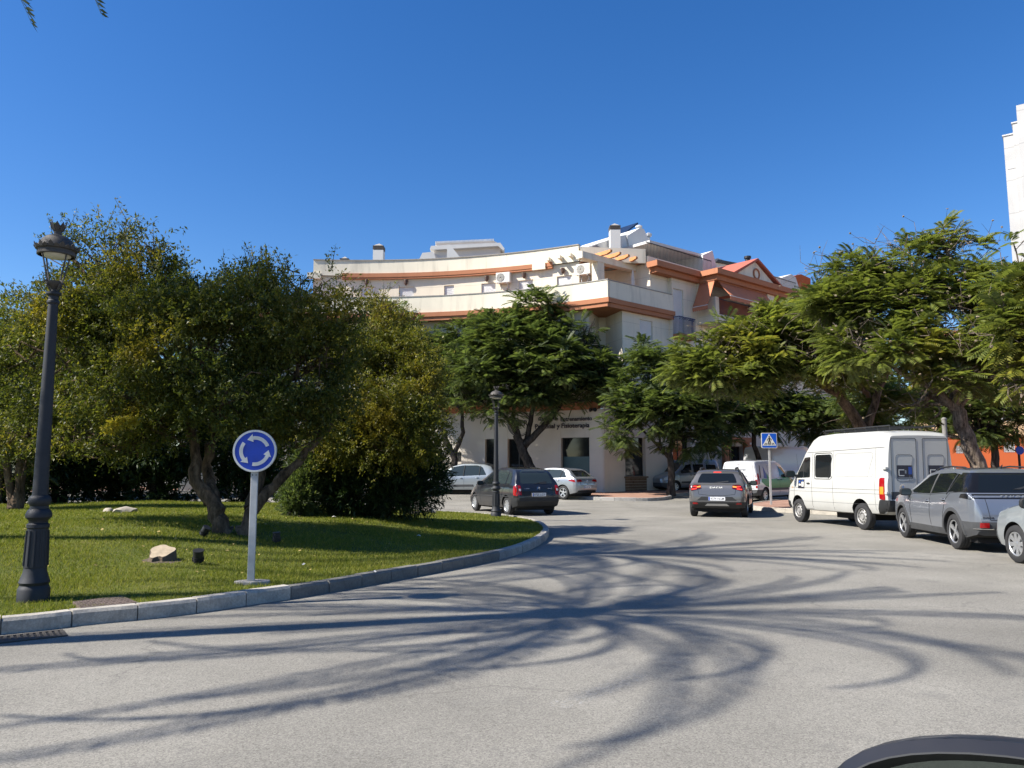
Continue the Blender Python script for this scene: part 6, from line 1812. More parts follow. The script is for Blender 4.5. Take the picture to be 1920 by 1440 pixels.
class Car:
    """x forward from the rear axle, y left, z up from the road"""
    def __init__(s, name, label, cat, sp, paint_, group='vehicles in the street'):
        s.root = empty(name); tag(s.root, label, cat, group); s.sp = sp; s.paint = MAT[paint_]
        xr, xf = -sp['ro'], sp['wb']+sp['fo']; s.xr, s.xf = xr, xf
        W = sp['w']/2; s.W = W
        e = np.linspace(0, 1, 120); xs_ = xr+(xf-xr)*(0.5-0.5*np.cos(math.pi*e))*0.65+ (xf-xr)*e*0.35
        prof = sp['top']; zt = np.interp(xs_, [p[0] for p in prof], [p[1] for p in prof])
        zl = np.interp(xs_, [p[0] for p in sp['belt']], [p[1] for p in sp['belt']])
        lo = sp.get('low') or [(xr, 0.46), (xr+0.10, 0.30), (xr+0.4, 0.23), (xf-0.5, 0.20), (xf-0.1, 0.24), (xf, 0.40)]
        zb_ = np.interp(xs_, [p[0] for p in lo], [p[1] for p in lo])
        pl = sp.get('plan') or [(0, 0.80), (0.06, 0.90), (0.18, 0.955), (0.5, 0.99), (1.0, 1.0)]
        fl_ = sp.get('fplan') or [(0, 0.66), (0.07, 0.80), (0.25, 0.90), (0.6, 0.965), (1.1, 1.0)]
        w = W*np.minimum(np.interp(xs_-xr, [p[0] for p in pl], [p[1] for p in pl]), np.interp(xf-xs_, [p[0] for p in fl_], [p[1] for p in fl_]))
        k = sp.get('sm', 2); zt = smooth1(zt, k); zl = smooth1(zl, k)
        s.roof = max(zt); tum = sp.get('tum', 0.20)
        rings = []
        for x, t, l, bb, ww in zip(xs_, zt, zl, zb_, w):
            zs = min(l, t-0.03); g = max(0.0, t-zs)
            gk = min(1.0, max(0.0, (g-0.03)/max(0.05, (s.roof-l))))
            wr = ww*0.965-tum*gk
            H_ = zs-bb
            half = [(0, bb), (0.78*ww, bb), (0.93*ww, bb+0.03), (0.985*ww, bb+min(0.16, H_*0.3)), (0.998*ww, bb+0.42*H_), (1.0*ww, bb+0.62*H_), (0.992*ww, bb+0.82*H_), (0.978*ww, zs-0.015), (0.962*ww, zs+0.012*gk)]
            y0 = 0.962*ww
            rr = min(0.11, 0.35*g+0.012)
            for f_ in (0.3, 0.6, 0.85):
                half.append((y0+(wr-y0)*f_+0.018*math.sin(math.pi*f_)*gk, zs+(g-rr*0.6)*f_))
            half += [(wr*0.985, zs+g-rr*0.55), (wr*0.95, t-rr*0.22), (wr*0.88, t-rr*0.08), (wr*0.72, t-0.004), (wr*0.4, t+0.006*gk), (0, t+0.010*gk)]
            rings.append(half)
        m_ = len(rings[0]); v = []; f = []
        full = 2*m_-2
        for x, h in zip(xs_, rings):
            for (y, z) in h: v.append((x, y, z))
            for (y, z) in reversed(h[1:-1]): v.append((x, -y, z))
        for i in range(len(xs_)-1):
            for k_ in range(full): f.append((i*full+k_, i*full+(k_+1) % full, (i+1)*full+(k_+1) % full, (i+1)*full+k_))
        for i, rev in ((0, False), (len(xs_)-1, True)):
            for k_ in range(m_-1):
                a, b_ = k_, k_+1; c, d = (full-b_) % full, (full-a) % full
                q = [i*full+a, i*full+b_, i*full+c, i*full+d]
                q = list(dict.fromkeys(q))
                f.append(tuple(q if rev else q[::-1]))
        bm = bmesh.new()
        bv = [bm.verts.new(p) for p in v]
        for q in f:
            try: bm.faces.new([bv[i] for i in q])
            except ValueError: pass
        bmesh.ops.recalc_face_normals(bm, faces=bm.faces)
        s.bvh = BVHTree.FromBMesh(bm)
        me = bpy.data.meshes.new('body'); bm.to_mesh(me); bm.free()
        # wheel housings
        ra = sp['r']+sp.get('gap', 0.055)
        cut = MB()
        for ax in (0.0, sp['wb']):
            for sd_ in (1, -1):
                M_ = Matrix.Translation((ax, sd_*(W-0.13), sp['r']+sp.get('lift', 0.0))) @ Matrix.Rotation(math.pi/2, 4, 'X')
                cut.lathe([(ra, -0.17), (ra, 0.17)], 40, M_)
        tmp = bpy.data.objects.new('tmp', me); COL.objects.link(tmp)
        co_ = cut.build('cut', None, fix=True)
        md = tmp.modifiers.new('b', 'BOOLEAN'); md.object = co_; md.operation = 'DIFFERENCE'; md.solver = 'EXACT'
        bpy.context.view_layer.update()
        me2 = bpy.data.meshes.new_from_object(tmp.evaluated_get(bpy.context.evaluated_depsgraph_get()))
        bpy.data.objects.remove(tmp); bpy.data.objects.remove(co_)
        me2.name = 'body'; me2.materials.clear(); me2.materials.append(s.paint); me2.materials.append(MAT['arch_black']); me2.materials.append(MAT[sp.get('clad_m', 'trim_grey')])
        me2.materials.append(MAT['lamp_smoke']); dark = sp.get('dark', ())
        clad = sp.get('clad', ())                       # unpainted lower parts: (x0, x1, z) below z between x0 and x1
        if clad:
            bm = bmesh.new(); bm.from_mesh(me2)
            for (x0, x1, z_) in clad:
                bmesh.ops.bisect_plane(bm, geom=bm.verts[:]+bm.edges[:]+bm.faces[:], plane_co=(0, 0, z_), plane_no=(0, 0, 1))
                for x_ in (x0, x1): bmesh.ops.bisect_plane(bm, geom=bm.verts[:]+bm.edges[:]+bm.faces[:], plane_co=(x_, 0, 0), plane_no=(1, 0, 0))
            for (x0, x1, z0, z1) in dark:
                for z_ in (z0, z1): bmesh.ops.bisect_plane(bm, geom=bm.verts[:]+bm.edges[:]+bm.faces[:], plane_co=(0, 0, z_), plane_no=(0, 0, 1))
                for x_ in (x0, x1): bmesh.ops.bisect_plane(bm, geom=bm.verts[:]+bm.edges[:]+bm.faces[:], plane_co=(x_, 0, 0), plane_no=(1, 0, 0))
            bm.to_mesh(me2); bm.free()
        for p in me2.polygons:
            c = p.center; mi = 0
            for ax in (0.0, sp['wb']):
                d = math.hypot(c.x-ax, c.z-sp['r']-sp.get('lift', 0.0))
                if d < ra-0.004 and abs(c.y) < W-0.28 or abs(d-ra) < 0.02 and abs(p.normal.y) < 0.6: mi = 1
            if c.z < 0.32 and p.normal.z < -0.7: mi = 1
            if mi == 0 and any(x0 < c.x < x1 and c.z < z_ for (x0, x1, z_) in clad): mi = 2
            if mi == 0 and any(x0 < c.x < x1 and z0 < c.z < z1 for (x0, x1, z0, z1) in dark): mi = 3
            p.material_index = mi
        s.body = mesh_obj('body', me2, None, s.root, smooth=32)
        s.ra = ra
    def hit(s, axis, a, b_):
        if axis in ('L', 'R'):
            sg = 1 if axis == 'L' else -1; o = Vector((a, sg*3, b_)); d = Vector((0, -sg, 0))
        elif axis == 'B': o = Vector((s.xr-2, a, b_)); d = Vector((1, 0, 0))
        elif axis == 'F': o = Vector((s.xf+2, a, b_)); d = Vector((-1, 0, 0))
        else: o = Vector((a, b_, 4)); d = Vector((0, 0, -1))
        h = s.bvh.ray_cast(o, d)
        return h[0], h[1], d
    def decal(s, name, axis, poly, m, off=0.004, thick=0.012, step=0.07, rnd=0, parent=None, smooth=50):
        """a piece that follows the body: panes, lamps, plates, seams, trim"""
        if rnd: poly = rounded(poly, rnd)
        bm = poly_bm(poly, step)
        bad = []
        for v in bm.verts:
            h, n_, d = s.hit(axis, v.co.x, v.co.y)
            if h is None: bad.append(v); continue
            v.co = h-d*off
        if bad: bmesh.ops.delete(bm, geom=bad, context='VERTS')
        if len(bm.faces) == 0: bm.free(); return None
        d = s.hit(axis, poly[0][0], poly[0][1])[2]
        bmesh.ops.recalc_face_normals(bm, faces=bm.faces)
        avg = Vector()
        for f_ in bm.faces: avg += f_.normal
        if avg.dot(d) > 0: bmesh.ops.reverse_faces(bm, faces=bm.faces)
        if thick:
            ed = [e_ for e_ in bm.edges if e_.is_boundary]
            r_ = bmesh.ops.extrude_edge_only(bm, edges=ed)
            for g in r_['geom']:
                if isinstance(g, bmesh.types.BMVert): g.co += d*thick
        me = bpy.data.meshes.new(name); bm.to_mesh(me); bm.free()
        return mesh_obj(name, me, MAT[m] if isinstance(m, str) else m, parent or s.body, smooth=smooth)
    def seam(s, axis, pts, w=0.009, m='arch_black', name='door_seam'):
        b = MB(); 
        fine = []
        for (a, c) in zip(pts, pts[1:]):
            n = max(1, int(math.hypot(c[0]-a[0], c[1]-a[1])/0.07))
            fine += [(a[0]+(c[0]-a[0])*k/n, a[1]+(c[1]-a[1])*k/n) for k in range(n)]
        fine.append(pts[-1])
        P = []
        for q in fine:
            h, n_, d = s.hit(axis, *q)
            if h is not None: P.append(h-d*0.0012)
        if len(P) > 1: b.tube(P, w/2, 4); return b.build(name, MAT[m], s.body)
    def both(s, fn, *a, **k):
        for ax in ('L', 'R'): fn(*[ax if x == '*' else x for x in a], **k)
    def wheel(s, style, spokes=5, cover='alloy'):
        r_, wd = s.sp['r'], s.sp.get('tw', 0.20); rim = s.sp.get('rim', r_*0.66)
        Ry = Matrix.Rotation(-math.pi/2, 4, 'X')          # z axis -> +y (outside)
        ty = MB().lathe([(rim-0.01, -wd/2+0.01), (rim, -wd/2), (r_-0.05, -wd/2), (r_-0.012, -wd/2+0.02), (r_, -wd/2+0.05), (r_, -0.035), (r_-0.010, -0.031), (r_-0.010, -0.025), (r_, -0.021), (r_, 0.021), (r_-0.010, 0.025), (r_-0.010, 0.031), (r_, 0.035), (r_, wd/2-0.05), (r_-0.012, wd/2-0.02), (r_-0.05, wd/2), (rim+0.012, wd/2), (rim, wd/2-0.012)], 36, Ry, cap=False)
        tyre_me = ty.mesh('tyre'); tyre_me.materials.append(MAT['tyre'])
        for p in tyre_me.polygons: p.use_smooth = True
        tyre_me.set_sharp_from_angle(angle=R(40))
        zf = wd/2-0.02
        rm = MB(); parts = {}
        back = MB().lathe([(rim, -0.02), (rim, zf-0.005), (rim-0.012, zf+0.004), (rim-0.022, zf-0.006), (rim-0.035, 0.0), (0.03, 0.0)], 36, Ry, cap=False)
        bk = back.mesh('rim'); 
        if style == 'steel':
            bk.materials.append(MAT['steel_wheel'])
            rm.lathe([(rim-0.03, 0.012), (rim-0.045, zf-0.03), (rim*0.62, zf-0.01), (rim*0.50, zf-0.004), (rim*0.42, zf-0.035), (0.07, zf-0.035), (0.065, zf+0.0), (0.03, zf+0.006)], 30, Ry)
            hol = MB()
            for k in range(10):
                a = 2*math.pi*k/10
                hol.lathe([(0.020, 0), (0.020, 0.002)], 9, Ry @ Matrix.Translation((rim*0.72*math.cos(a), rim*0.72*math.sin(a), zf-0.014)))
            for k in range(5):
                a = 2*math.pi*k/5
                hol.lathe([(0.012, 0), (0.012, 0.012)], 6, Ry @ Matrix.Translation((rim*0.32*math.cos(a), rim*0.32*math.sin(a), zf-0.036)))
            parts['hole'] = (hol.mesh('hole'), MAT['arch_black'])
            face_m = MAT['steel_wheel']
        else:
            bk.materials.append(MAT['rim_dark'])
            rm.lathe([(rim-0.028, zf-0.014), (rim-0.004, zf-0.002), (rim-0.004, zf+0.005), (rim-0.018, zf+0.006), (rim-0.028, zf-0.004), (rim-0.028, zf-0.014)], 36, Ry, cap=False)
            rm.lathe([(rim*0.24, zf-0.045), (rim*0.22, zf-0.012), (rim*0.12, zf-0.006)], 18, Ry)
            for k in range(spokes):
                a = 2*math.pi*k/spokes
                offs = (-0.13, 0.13) if style == 'twin' else (0.0,)
                for o_ in offs:
                    w0, w1 = (0.020, 0.014) if style == 'twin' else ((0.026, 0.040) if style == 'cover' else (0.028, 0.034))
                    d = Vector((math.cos(a+o_*0.5), math.sin(a+o_*0.5), 0)); e = Vector((math.cos(a+o_), math.sin(a+o_), 0))
                    t_a = Vector((-d.y, d.x, 0)); t_b = Vector((-e.y, e.x, 0))
                    p0, p1 = d*rim*0.18, e*(rim-0.014)
                    q = [p0-t_a*w0, p0+t_a*w0, p1+t_b*w1, p1-t_b*w1]
                    za, zb2 = zf-0.012, zf-0.002
                    vv = [Ry @ Vector((x.x, x.y, z)) for x, z in zip(q, (za, za, zb2, zb2))]+[Ry @ Vector((x.x, x.y, z-0.03)) for x, z in zip(q, (za, za, zb2, zb2))]
                    rm.add(vv, [(0,1,2,3),(7,6,5,4),(0,4,5,1),(1,5,6,2),(2,6,7,3),(3,7,4,0)])
            face_m = MAT[cover]
        fm = rm.mesh('wheel_face'); fm.materials.append(face_m)
        y = s.W-wd/2-s.sp.get('inset', 0.02)
        for ax in (0.0, s.sp['wb']):
            for sg in (1, -1):
                w_ = empty('w'); bpy.data.objects.remove(w_)
                tyre = link(bpy.data.objects.new('wheel', tyre_me), s.root)
                tyre.location = (ax, sg*y, r_); tyre.rotation_euler = (0, random.random()*6, 0 if sg > 0 else math.pi)
                link(bpy.data.objects.new('rim', bk), tyre); link(bpy.data.objects.new('wheel_face', fm), tyre)
                for nm, (mm_, mat_) in parts.items():
                    if not mm_.materials: mm_.materials.append(mat_)
                    link(bpy.data.objects.new(nm, mm_), tyre)
    def arch_trim(s, m='trim_grey', w=0.06):
        for ax in ('L', 'R'):
            for cx_ in (0.0, s.sp['wb']):
                lo_ = s.sp.get('arch_lo', 0.30)
                a0 = math.asin(min(0.9, max(-0.9, (lo_-s.sp['r'])/(s.ra+w/2))))
                out = []; inn = []
                for k in range(25):
                    a = a0+(math.pi-2*a0)*k/24
                    inn.append((cx_+(s.ra+0.002)*math.cos(a), s.sp['r']+(s.ra+0.002)*math.sin(a))); out.append((cx_+(s.ra+w)*math.cos(a), s.sp['r']+(s.ra+w)*math.sin(a)))
                for k in range(24):
                    pass
                b = MB(); v = []; ok = True
                for (p, q) in zip(inn, out):
                    for c in (p, q):
                        h, n_, d = s.hit(ax, *c)
                        if h is None: ok = False; break
                        v.append(h-d*0.012)
                    if not ok: break
                if ok:
                    dd = s.hit(ax, *out[5])[2]*0.03
                    n_ = len(v); v2 = v+[p+dd for p in v]
                    f = [(2*i, 2*i+1, 2*i+3, 2*i+2) for i in range(24)]+[(2*i+1, n_+2*i+1, n_+2*i+3, 2*i+3) for i in range(24)]+[(2*i, 2*i+2, n_+2*i+2, n_+2*i) for i in range(24)]
                    b.add(v2, f).build('wheel_arch_trim', MAT[m], s.body, fix=True, smooth=40)
    def mirror(s, x, z, m='trim_black', size=1.0, out=0.0):
        for sg in (1, -1):
            h, n_, d = s.hit('L' if sg > 0 else 'R', x, z)
            y = (abs(h.y) if h else s.W)+0.10*size+out
            bm = bmesh.new(); bmesh.ops.create_uvsphere(bm, u_segments=14, v_segments=9, radius=1)
            for v in bm.verts:
                c = v.co
                c.x, c.y, c.z = [math.copysign(abs(q)**0.62, q) for q in c]
                c.x *= 0.075*size*(1 if c.x > 0 else 0.35); c.y *= 0.115*size; c.z *= 0.078*size*(1-0.10*c.y)
            me = bpy.data.meshes.new('door_mirror'); bm.to_mesh(me); bm.free()
            o = mesh_obj('door_mirror', me, MAT[m] if isinstance(m, str) else m, s.root, smooth=40); o.location = (x, sg*y, z+0.05)
            MB().tube([(0, 0, -0.02), (0, -sg*(0.13*size+out), -0.06)], 0.025, 6).build('mirror_arm', MAT['trim_black'], o)
            g = MB().box(-0.030*size, -0.028*size, -0.09*size, 0.09*size, -0.055*size, 0.055*size); g.build('mirror_glass', MAT['car_glass_pale'], o)
    def handle(s, ax, x, z, m=None, l=0.17):
        h, n_, d = s.hit(ax, x, z)
        if h is None: return
        p = h-d*0.022
        b = MB(); b.tube([p+Vector((-l/2, 0, 0))+d*0.025, p+Vector((-l/2+0.03, 0, 0.0)), p+Vector((l/2-0.03, 0, 0.006)), p+Vector((l/2, 0, 0.004))+d*0.025], [0.010, 0.014, 0.014, 0.010], 6)
        b.build('door_handle', m or s.paint, s.body, smooth=60)
        s.decal('handle_cup', ax, [(x-0.05, z-0.03), (x+0.05, z-0.03), (x+0.05, z+0.025), (x-0.05, z+0.025)], 'trim_black', 0.001, 0.002, rnd=2)
    def plate(s, text, z, y0=0.0, front=False, w=0.52, h=0.115, off=0.012):
        ax = 'F' if front else 'B'; sg = -1 if front else 1
        hh, n_, d = s.hit(ax, y0, z)
        if hh is None: return
        xs_ = [q[0].x for q in (s.hit(ax, y0+a, z+c) for a in (-w/2, 0, w/2) for c in (-h/2, h/2)) if q[0] is not None]
        x = (max(xs_) if front else min(xs_))+ (off if front else -off)
        M_ = Matrix(((0, 0, -sg, x), (-sg, 0, 0, y0), (0, 1, 0, z), (0, 0, 0, 1)))
        b = MB().prism(rrect(w/2, h/2, 0.012, 3), -0.01, 0.0); b.v = [tuple(M_ @ Vector(v)) for v in b.v]
        p = b.build('number_plate', MAT['plate_white'], s.root, fix=True)
        b = MB().prism(rrect(0.022, h/2-0.004, 0.006, 2), 0.0002, 0.001); b.v = [tuple(M_ @ Matrix.Translation((-w/2+0.026, 0, 0)) @ Vector(v)) for v in b.v]
        b.build('blue_band', MAT['plate_blue'], p, fix=True)
        text_mesh(text, MAT['sign_black'], p, w-0.10, M_ @ Matrix.Translation((-w/2+0.068, -0.036, 0.0004)), 0.0012, 0.006, 'plate_number', height=0.074)
        return p
    def rear_text(s, txt, z, width, m, y0=0.0, bold=0.01, name='lettering', height=None, off=0.004, ax='B'):
        sg = 1
        hh, n_, d = s.hit(ax, y0, z)
        if hh is None: return
        hb = s.hit(ax, y0, z+0.03)[0]; 
        tilt = (hb.x-hh.x)/0.03 if hb else 0
        up = Vector((tilt, 0, 1)).normalized(); right = Vector((0, -1, 0)); out = right.cross(up)
        M_ = Matrix.Identity(4)
        for i in range(3): M_[i][0] = right[i]; M_[i][1] = up[i]; M_[i][2] = out[i]
        p = hh+out*off; M_[0][3], M_[1][3], M_[2][3] = p.x, y0+width/2, p.z
        text_mesh(txt, MAT[m], s.body, width, M_, 0.004, bold, name, height)
    def side_text(s, txt, ax, x, z, width, m, bold=0.0, height=None):
        hh, n_, d = s.hit(ax, x, z)
        if hh is None: return
        right = Vector((-1, 0, 0)) if ax == 'R' else Vector((1, 0, 0))
        right = Vector((1, 0, 0)) if ax == 'R' else Vector((-1, 0, 0))
        up = Vector((0, 0, 1)); out = right.cross(up)
        M_ = Matrix.Identity(4)
        for i in range(3): M_[i][0] = right[i]; M_[i][1] = up[i]; M_[i][2] = out[i]
        p = hh+out*0.006; M_[0][3], M_[1][3], M_[2][3] = p.x, p.y, p.z
        text_mesh(txt, MAT[m], s.body, width, M_, 0.003, bold, height=height)
    def place(s, loc, heading):
        """rear axle centre and direction of travel"""
        a = math.atan2(heading[1], heading[0])
        sl = math.atan2(gz(loc[0]+2.5*heading[0], loc[1]+2.5*heading[1])-gz(loc[0], loc[1]), 2.5)
        s.root.location = (loc[0], loc[1], gz(loc[0], loc[1])+0.002)
        s.root.rotation_euler = (Matrix.Rotation(a, 3, 'Z') @ Matrix.Rotation(-sl, 3, 'Y')).to_euler()
    def place_left_wheels(s, rear, front):
        h = Vector((front[0]-rear[0], front[1]-rear[1])).normalized()
        lft = Vector((-h.y, h.x)); y = s.W-s.sp.get('tw', 0.2)/2
        s.place((rear[0]-lft.x*y, rear[1]-lft.y*y), h)

GV = 'vehicles in the street'
# ---------------------------------------------------------------- white panel van
sp = dict(wb=3.0, ro=1.05, fo=0.80, w=1.93, r=0.335, rim=0.205, tw=0.21, tum=0.11, sm=1, lift=0.06,
          top=[(-1.05, 2.34), (-0.95, 2.42), (-0.6, 2.48), (1.2, 2.50), (2.0, 2.47), (2.28, 2.36), (2.60, 2.06), (3.20, 1.30), (3.28, 1.24), (3.68, 1.06), (3.76, 0.95), (3.80, 0.80)],
          belt=[(-1.05, 1.30), (3.1, 1.28), (3.3, 1.15), (3.8, 0.75)],
          low=[(-1.05, 0.52), (-0.9, 0.42), (0.5, 0.38), (3.2, 0.36), (3.7, 0.34), (3.8, 0.42)],
          plan=[(0, 0.955), (0.05, 0.99), (0.15, 1.0)], fplan=[(0, 0.72), (0.06, 0.84), (0.25, 0.92), (0.7, 0.98), (1.2, 1.0)])
c = Car('panel_van', 'white high-roofed panel van with dark stickers parked behind the grey crossover', 'van', sp, 'paint_white_old', GV)
c.wheel('steel')
for ax in ('L', 'R'):
    c.decal('side_window', ax, [(1.28, 1.30), (2.06, 1.30), (2.06, 1.93), (1.28, 1.93)], 'car_glass', rnd=2)
    c.seam(ax, rounded([(1.24, 1.26), (2.10, 1.26), (2.10, 1.97), (1.24, 1.97)], 2)+[(1.4, 1.26)], 0.022, 'trim_black', 'window_rubber')
    c.decal('door_window', ax, [(2.32, 1.30), (3.10, 1.27), (2.98, 1.45), (2.62, 1.86), (2.32, 1.88)], 'car_glass', rnd=1)
    c.seam(ax, [(2.20, 1.98), (2.20, 0.46)]); c.seam(ax, [(1.18, 2.02), (1.18, 0.45)], 0.006); c.seam(ax, [(-0.92, 1.02), (3.5, 1.0)], 0.008); c.seam(ax, [(-0.92, 0.92), (3.5, 0.90)], 0.006)
    c.seam(ax, [(-0.95, 2.06), (2.52, 2.00)], 0.014, 'trim_grey', 'roof_seam'); c.seam(ax, [(2.66, 1.28), (2.66, 1.80)], 0.022, 'trim_black', 'window_pillar')
    c.seam(ax, [(-0.62, 2.04), (-0.62, 0.50)], 0.006); c.seam(ax, [(3.18, 1.22), (3.20, 0.72), (3.02, 0.40), (2.2, 0.42)])
    c.seam(ax, rounded([(-0.52, 1.34), (1.10, 1.34), (1.10, 1.94), (-0.52, 1.94)], 2)+[(-0.3, 1.34)], 0.006, 'trim_grey', 'pressing'); c.seam(ax, [(-0.9, 0.66), (2.9, 0.62)], 0.006, 'trim_grey', 'pressing')
    c.handle(ax, 2.38, 1.13, MAT['trim_black'])
    st = c.decal('sticker', ax, [(2.58, 0.98), (2.94, 0.98), (2.94, 1.24), (2.58, 1.24)], 'sticker_dark', 0.003, 0.003)
    for (a, b_, w, h, mm_) in ((2.62, 1.03, 0.12, 0.14, 'sign_white'), (2.78, 1.06, 0.12, 0.05, 'sign_white'), (2.64, 1.19, 0.10, 0.03, 'sticker_blue'), (2.80, 1.14, 0.10, 0.06, 'sticker_blue')):
        c.decal('sticker_print', ax, [(a, b_), (a+w, b_), (a+w, b_+h), (a, b_+h)], mm_, 0.006, 0.002)
    c.decal('tail_lamp', ax, [(-1.0, 0.78), (-0.80, 0.80), (-0.80, 1.32), (-0.98, 1.32)], 'lamp_red', 0.012, 0.03, rnd=1)
    c.decal('indicator', ax, [(-0.96, 0.92), (-0.83, 0.92), (-0.83, 1.10), (-0.96, 1.10)], 'lamp_amber', 0.018, 0.01)
    c.decal('front_bumper', ax, [(3.45, 0.34), (3.78, 0.34), (3.78, 0.62), (3.50, 0.60)], 'trim_black', 0.02, 0.03)
    c.decal('rear_bumper', ax, [(-1.04, 0.44), (-0.70, 0.44), (-0.82, 0.78), (-1.04, 0.78)], 'trim_black', 0.03, 0.05, rnd=1)
    c.decal('side_repeater', ax, [(3.30, 0.98), (3.34, 0.98), (3.34, 1.02), (3.30, 1.02)], 'lamp_amber', 0.006, 0.006)
c.decal('rear_bumper', 'B', [(-0.95, 0.50), (-0.62, 0.50), (-0.62, 0.76), (-0.95, 0.78)], 'trim_black', 0.05, 0.06); c.decal('rear_bumper', 'B', [(0.62, 0.50), (0.95, 0.50), (0.95, 0.78), (0.62, 0.76)], 'trim_black', 0.05, 0.06)
c.decal('rear_step', 'B', [(-0.615, 0.52), (0.615, 0.52), (0.615, 0.60), (-0.615, 0.60)], 'trim_black', 0.04, 0.05)
for y0 in (-0.43, 0.43):
    c.seam('B', rounded([(y0-0.37, 0.64), (y0+0.37, 0.64), (y0+0.34, 2.28), (y0-0.34, 2.28)], 1, 0.08)+[(y0-0.3, 0.64)], 0.012, 'arch_black', 'rear_door_seam')
    c.seam('B', rounded([(y0-0.24, 1.24), (y0+0.24, 1.24), (y0+0.23, 1.88), (y0-0.23, 1.88)], 2)+[(y0-0.1, 1.24)], 0.010, 'trim_grey', 'pressing')
    st = c.decal('sticker', 'B', [(y0-0.21, 1.30), (y0+0.21, 1.30), (y0+0.21, 1.62), (y0-0.21, 1.62)], 'sticker_dark', 0.003, 0.003)
    for (a, b_, w, h, mm_) in ((0.02, 1.36, 0.15, 0.02, 'sign_white'), (0.02, 1.50, 0.15, 0.02, 'sign_white'), (0.15, 1.36, 0.02, 0.14, 'sign_white'), (-0.04, 1.42, 0.04, 0.08, 'text_grey'), (-0.19, 1.40, 0.09, 0.18, 'sticker_blue'), (-0.19, 1.315, 0.38, 0.015, 'text_grey')):
        c.decal('sticker_print', 'B', [(y0+a, b_), (y0+a+w, b_), (y0+a+w, b_+h), (y0+a, b_+h)], mm_, 0.006, 0.002)
h_ = c.hit('B', 0.52, 1.08)[0]
bd_ = MB().lathe([(0.062, 0), (0.074, 0), (0.074, 0.006), (0.062, 0.006), (0.062, 0)], 20, Matrix.Translation(h_+Vector((-0.004, 0, 0))) @ Matrix.Rotation(-math.pi/2, 4, 'Y'), cap=False)
for (y_a, z_a, y_b, z_b) in ((0.05, 0.035, 0.0, -0.055), (-0.05, 0.035, 0.0, -0.055), (0.025, 0.055, 0.0, 0.005), (-0.025, 0.055, 0.0, 0.005)):
    bd_.tube([h_+Vector((-0.006, y_a, z_a)), h_+Vector((-0.006, y_b, z_b))], 0.005, 4)
bd_.build('round_badge', MAT['chrome'], c.body)
c.decal('rear_handle', 'B', [(-0.06, 1.02), (-0.02, 1.02), (-0.02, 1.10), (-0.06, 1.10)], 'trim_black', 0.03, 0.03)
c.decal('tailgate_recess', 'B', [(0.15, 0.80), (0.82, 0.80), (0.82, 0.98), (0.15, 0.98)], 'trim_grey', 0.002, 0.003); c.plate('9361 BKL', 0.74, 0.48)
for y0 in (-0.93, 0.93):
    for z0 in (1.55, 0.95): MB().box(-1.075, -0.93, y0-0.035, y0+0.035, z0-0.03, z0+0.03).build('door_hinge', c.paint, c.body, bevel=0.008)
rk = MB()                                                      # roof rack
for y0 in (-0.62, 0.62): rk.tube([(-0.85, y0, 2.60), (1.95, y0, 2.60)], 0.018, 6)
for k in range(7):
    x = -0.85+k*2.8/6; rk.tube([(x, -0.64, 2.575), (x, 0.64, 2.575)], 0.014, 5); 
    for y0 in (-0.62, 0.62): rk.tube([(x, y0, 2.47), (x, y0, 2.60)], 0.012, 5)
rk.build('roof_rack', MAT['trim_black'], c.root)
c.decal('windscreen', 'F', [(-0.80, 1.38), (0.80, 1.38), (0.70, 2.0), (-0.70, 2.0)], 'car_glass', rnd=1)
c.decal('headlamp', 'F', [(0.45, 0.72), (0.72, 0.72), (0.72, 0.92), (0.45, 0.92)], 'lamp_clear'); c.decal('headlamp', 'F', [(-0.72, 0.72), (-0.45, 0.72), (-0.45, 0.92), (-0.72, 0.92)], 'lamp_clear')
c.mirror(3.05, 1.34, 'trim_black', 1.35, 0.08)
MB().box(0.1, 1.6, -0.6, 0.6, 0.22, 0.40).build('underfloor', MAT['arch_black'], c.root)
fwh, rwh = on_road(1487, 977), on_road(1622, 993.5)
c.place_left_wheels(rwh, fwh); van = c

# ---------------------------------------------------------------- grey crossover
sp = dict(clad=[(-2, 0.0, 0.56), (0.0, 2.6, 0.38), (2.6, 5, 0.45)], dark=[(-0.70, -0.02, 1.085, 1.455)], wb=2.60, ro=0.83, fo=0.85, w=1.77, r=0.335, rim=0.225, tw=0.22, tum=0.24, sm=2,
          top=[(-0.83, 0.66), (-0.80, 0.88), (-0.74, 1.02), (-0.62, 1.08), (-0.40, 1.44), (-0.22, 1.52), (0.4, 1.545), (1.1, 1.53), (1.55, 1.44), (2.30, 1.06), (2.50, 1.03), (3.20, 0.93), (3.38, 0.82), (3.45, 0.66)],
          belt=[(-0.83, 0.95), (-0.6, 1.10), (0.0, 1.04), (1.0, 0.97), (2.3, 0.97), (3.2, 0.85), (3.45, 0.6)])
c = Car('crossover_car', 'metallic grey crossover parked behind the white van', 'car', sp, 'paint_grey', GV)
c.wheel('twin', 4, 'alloy')
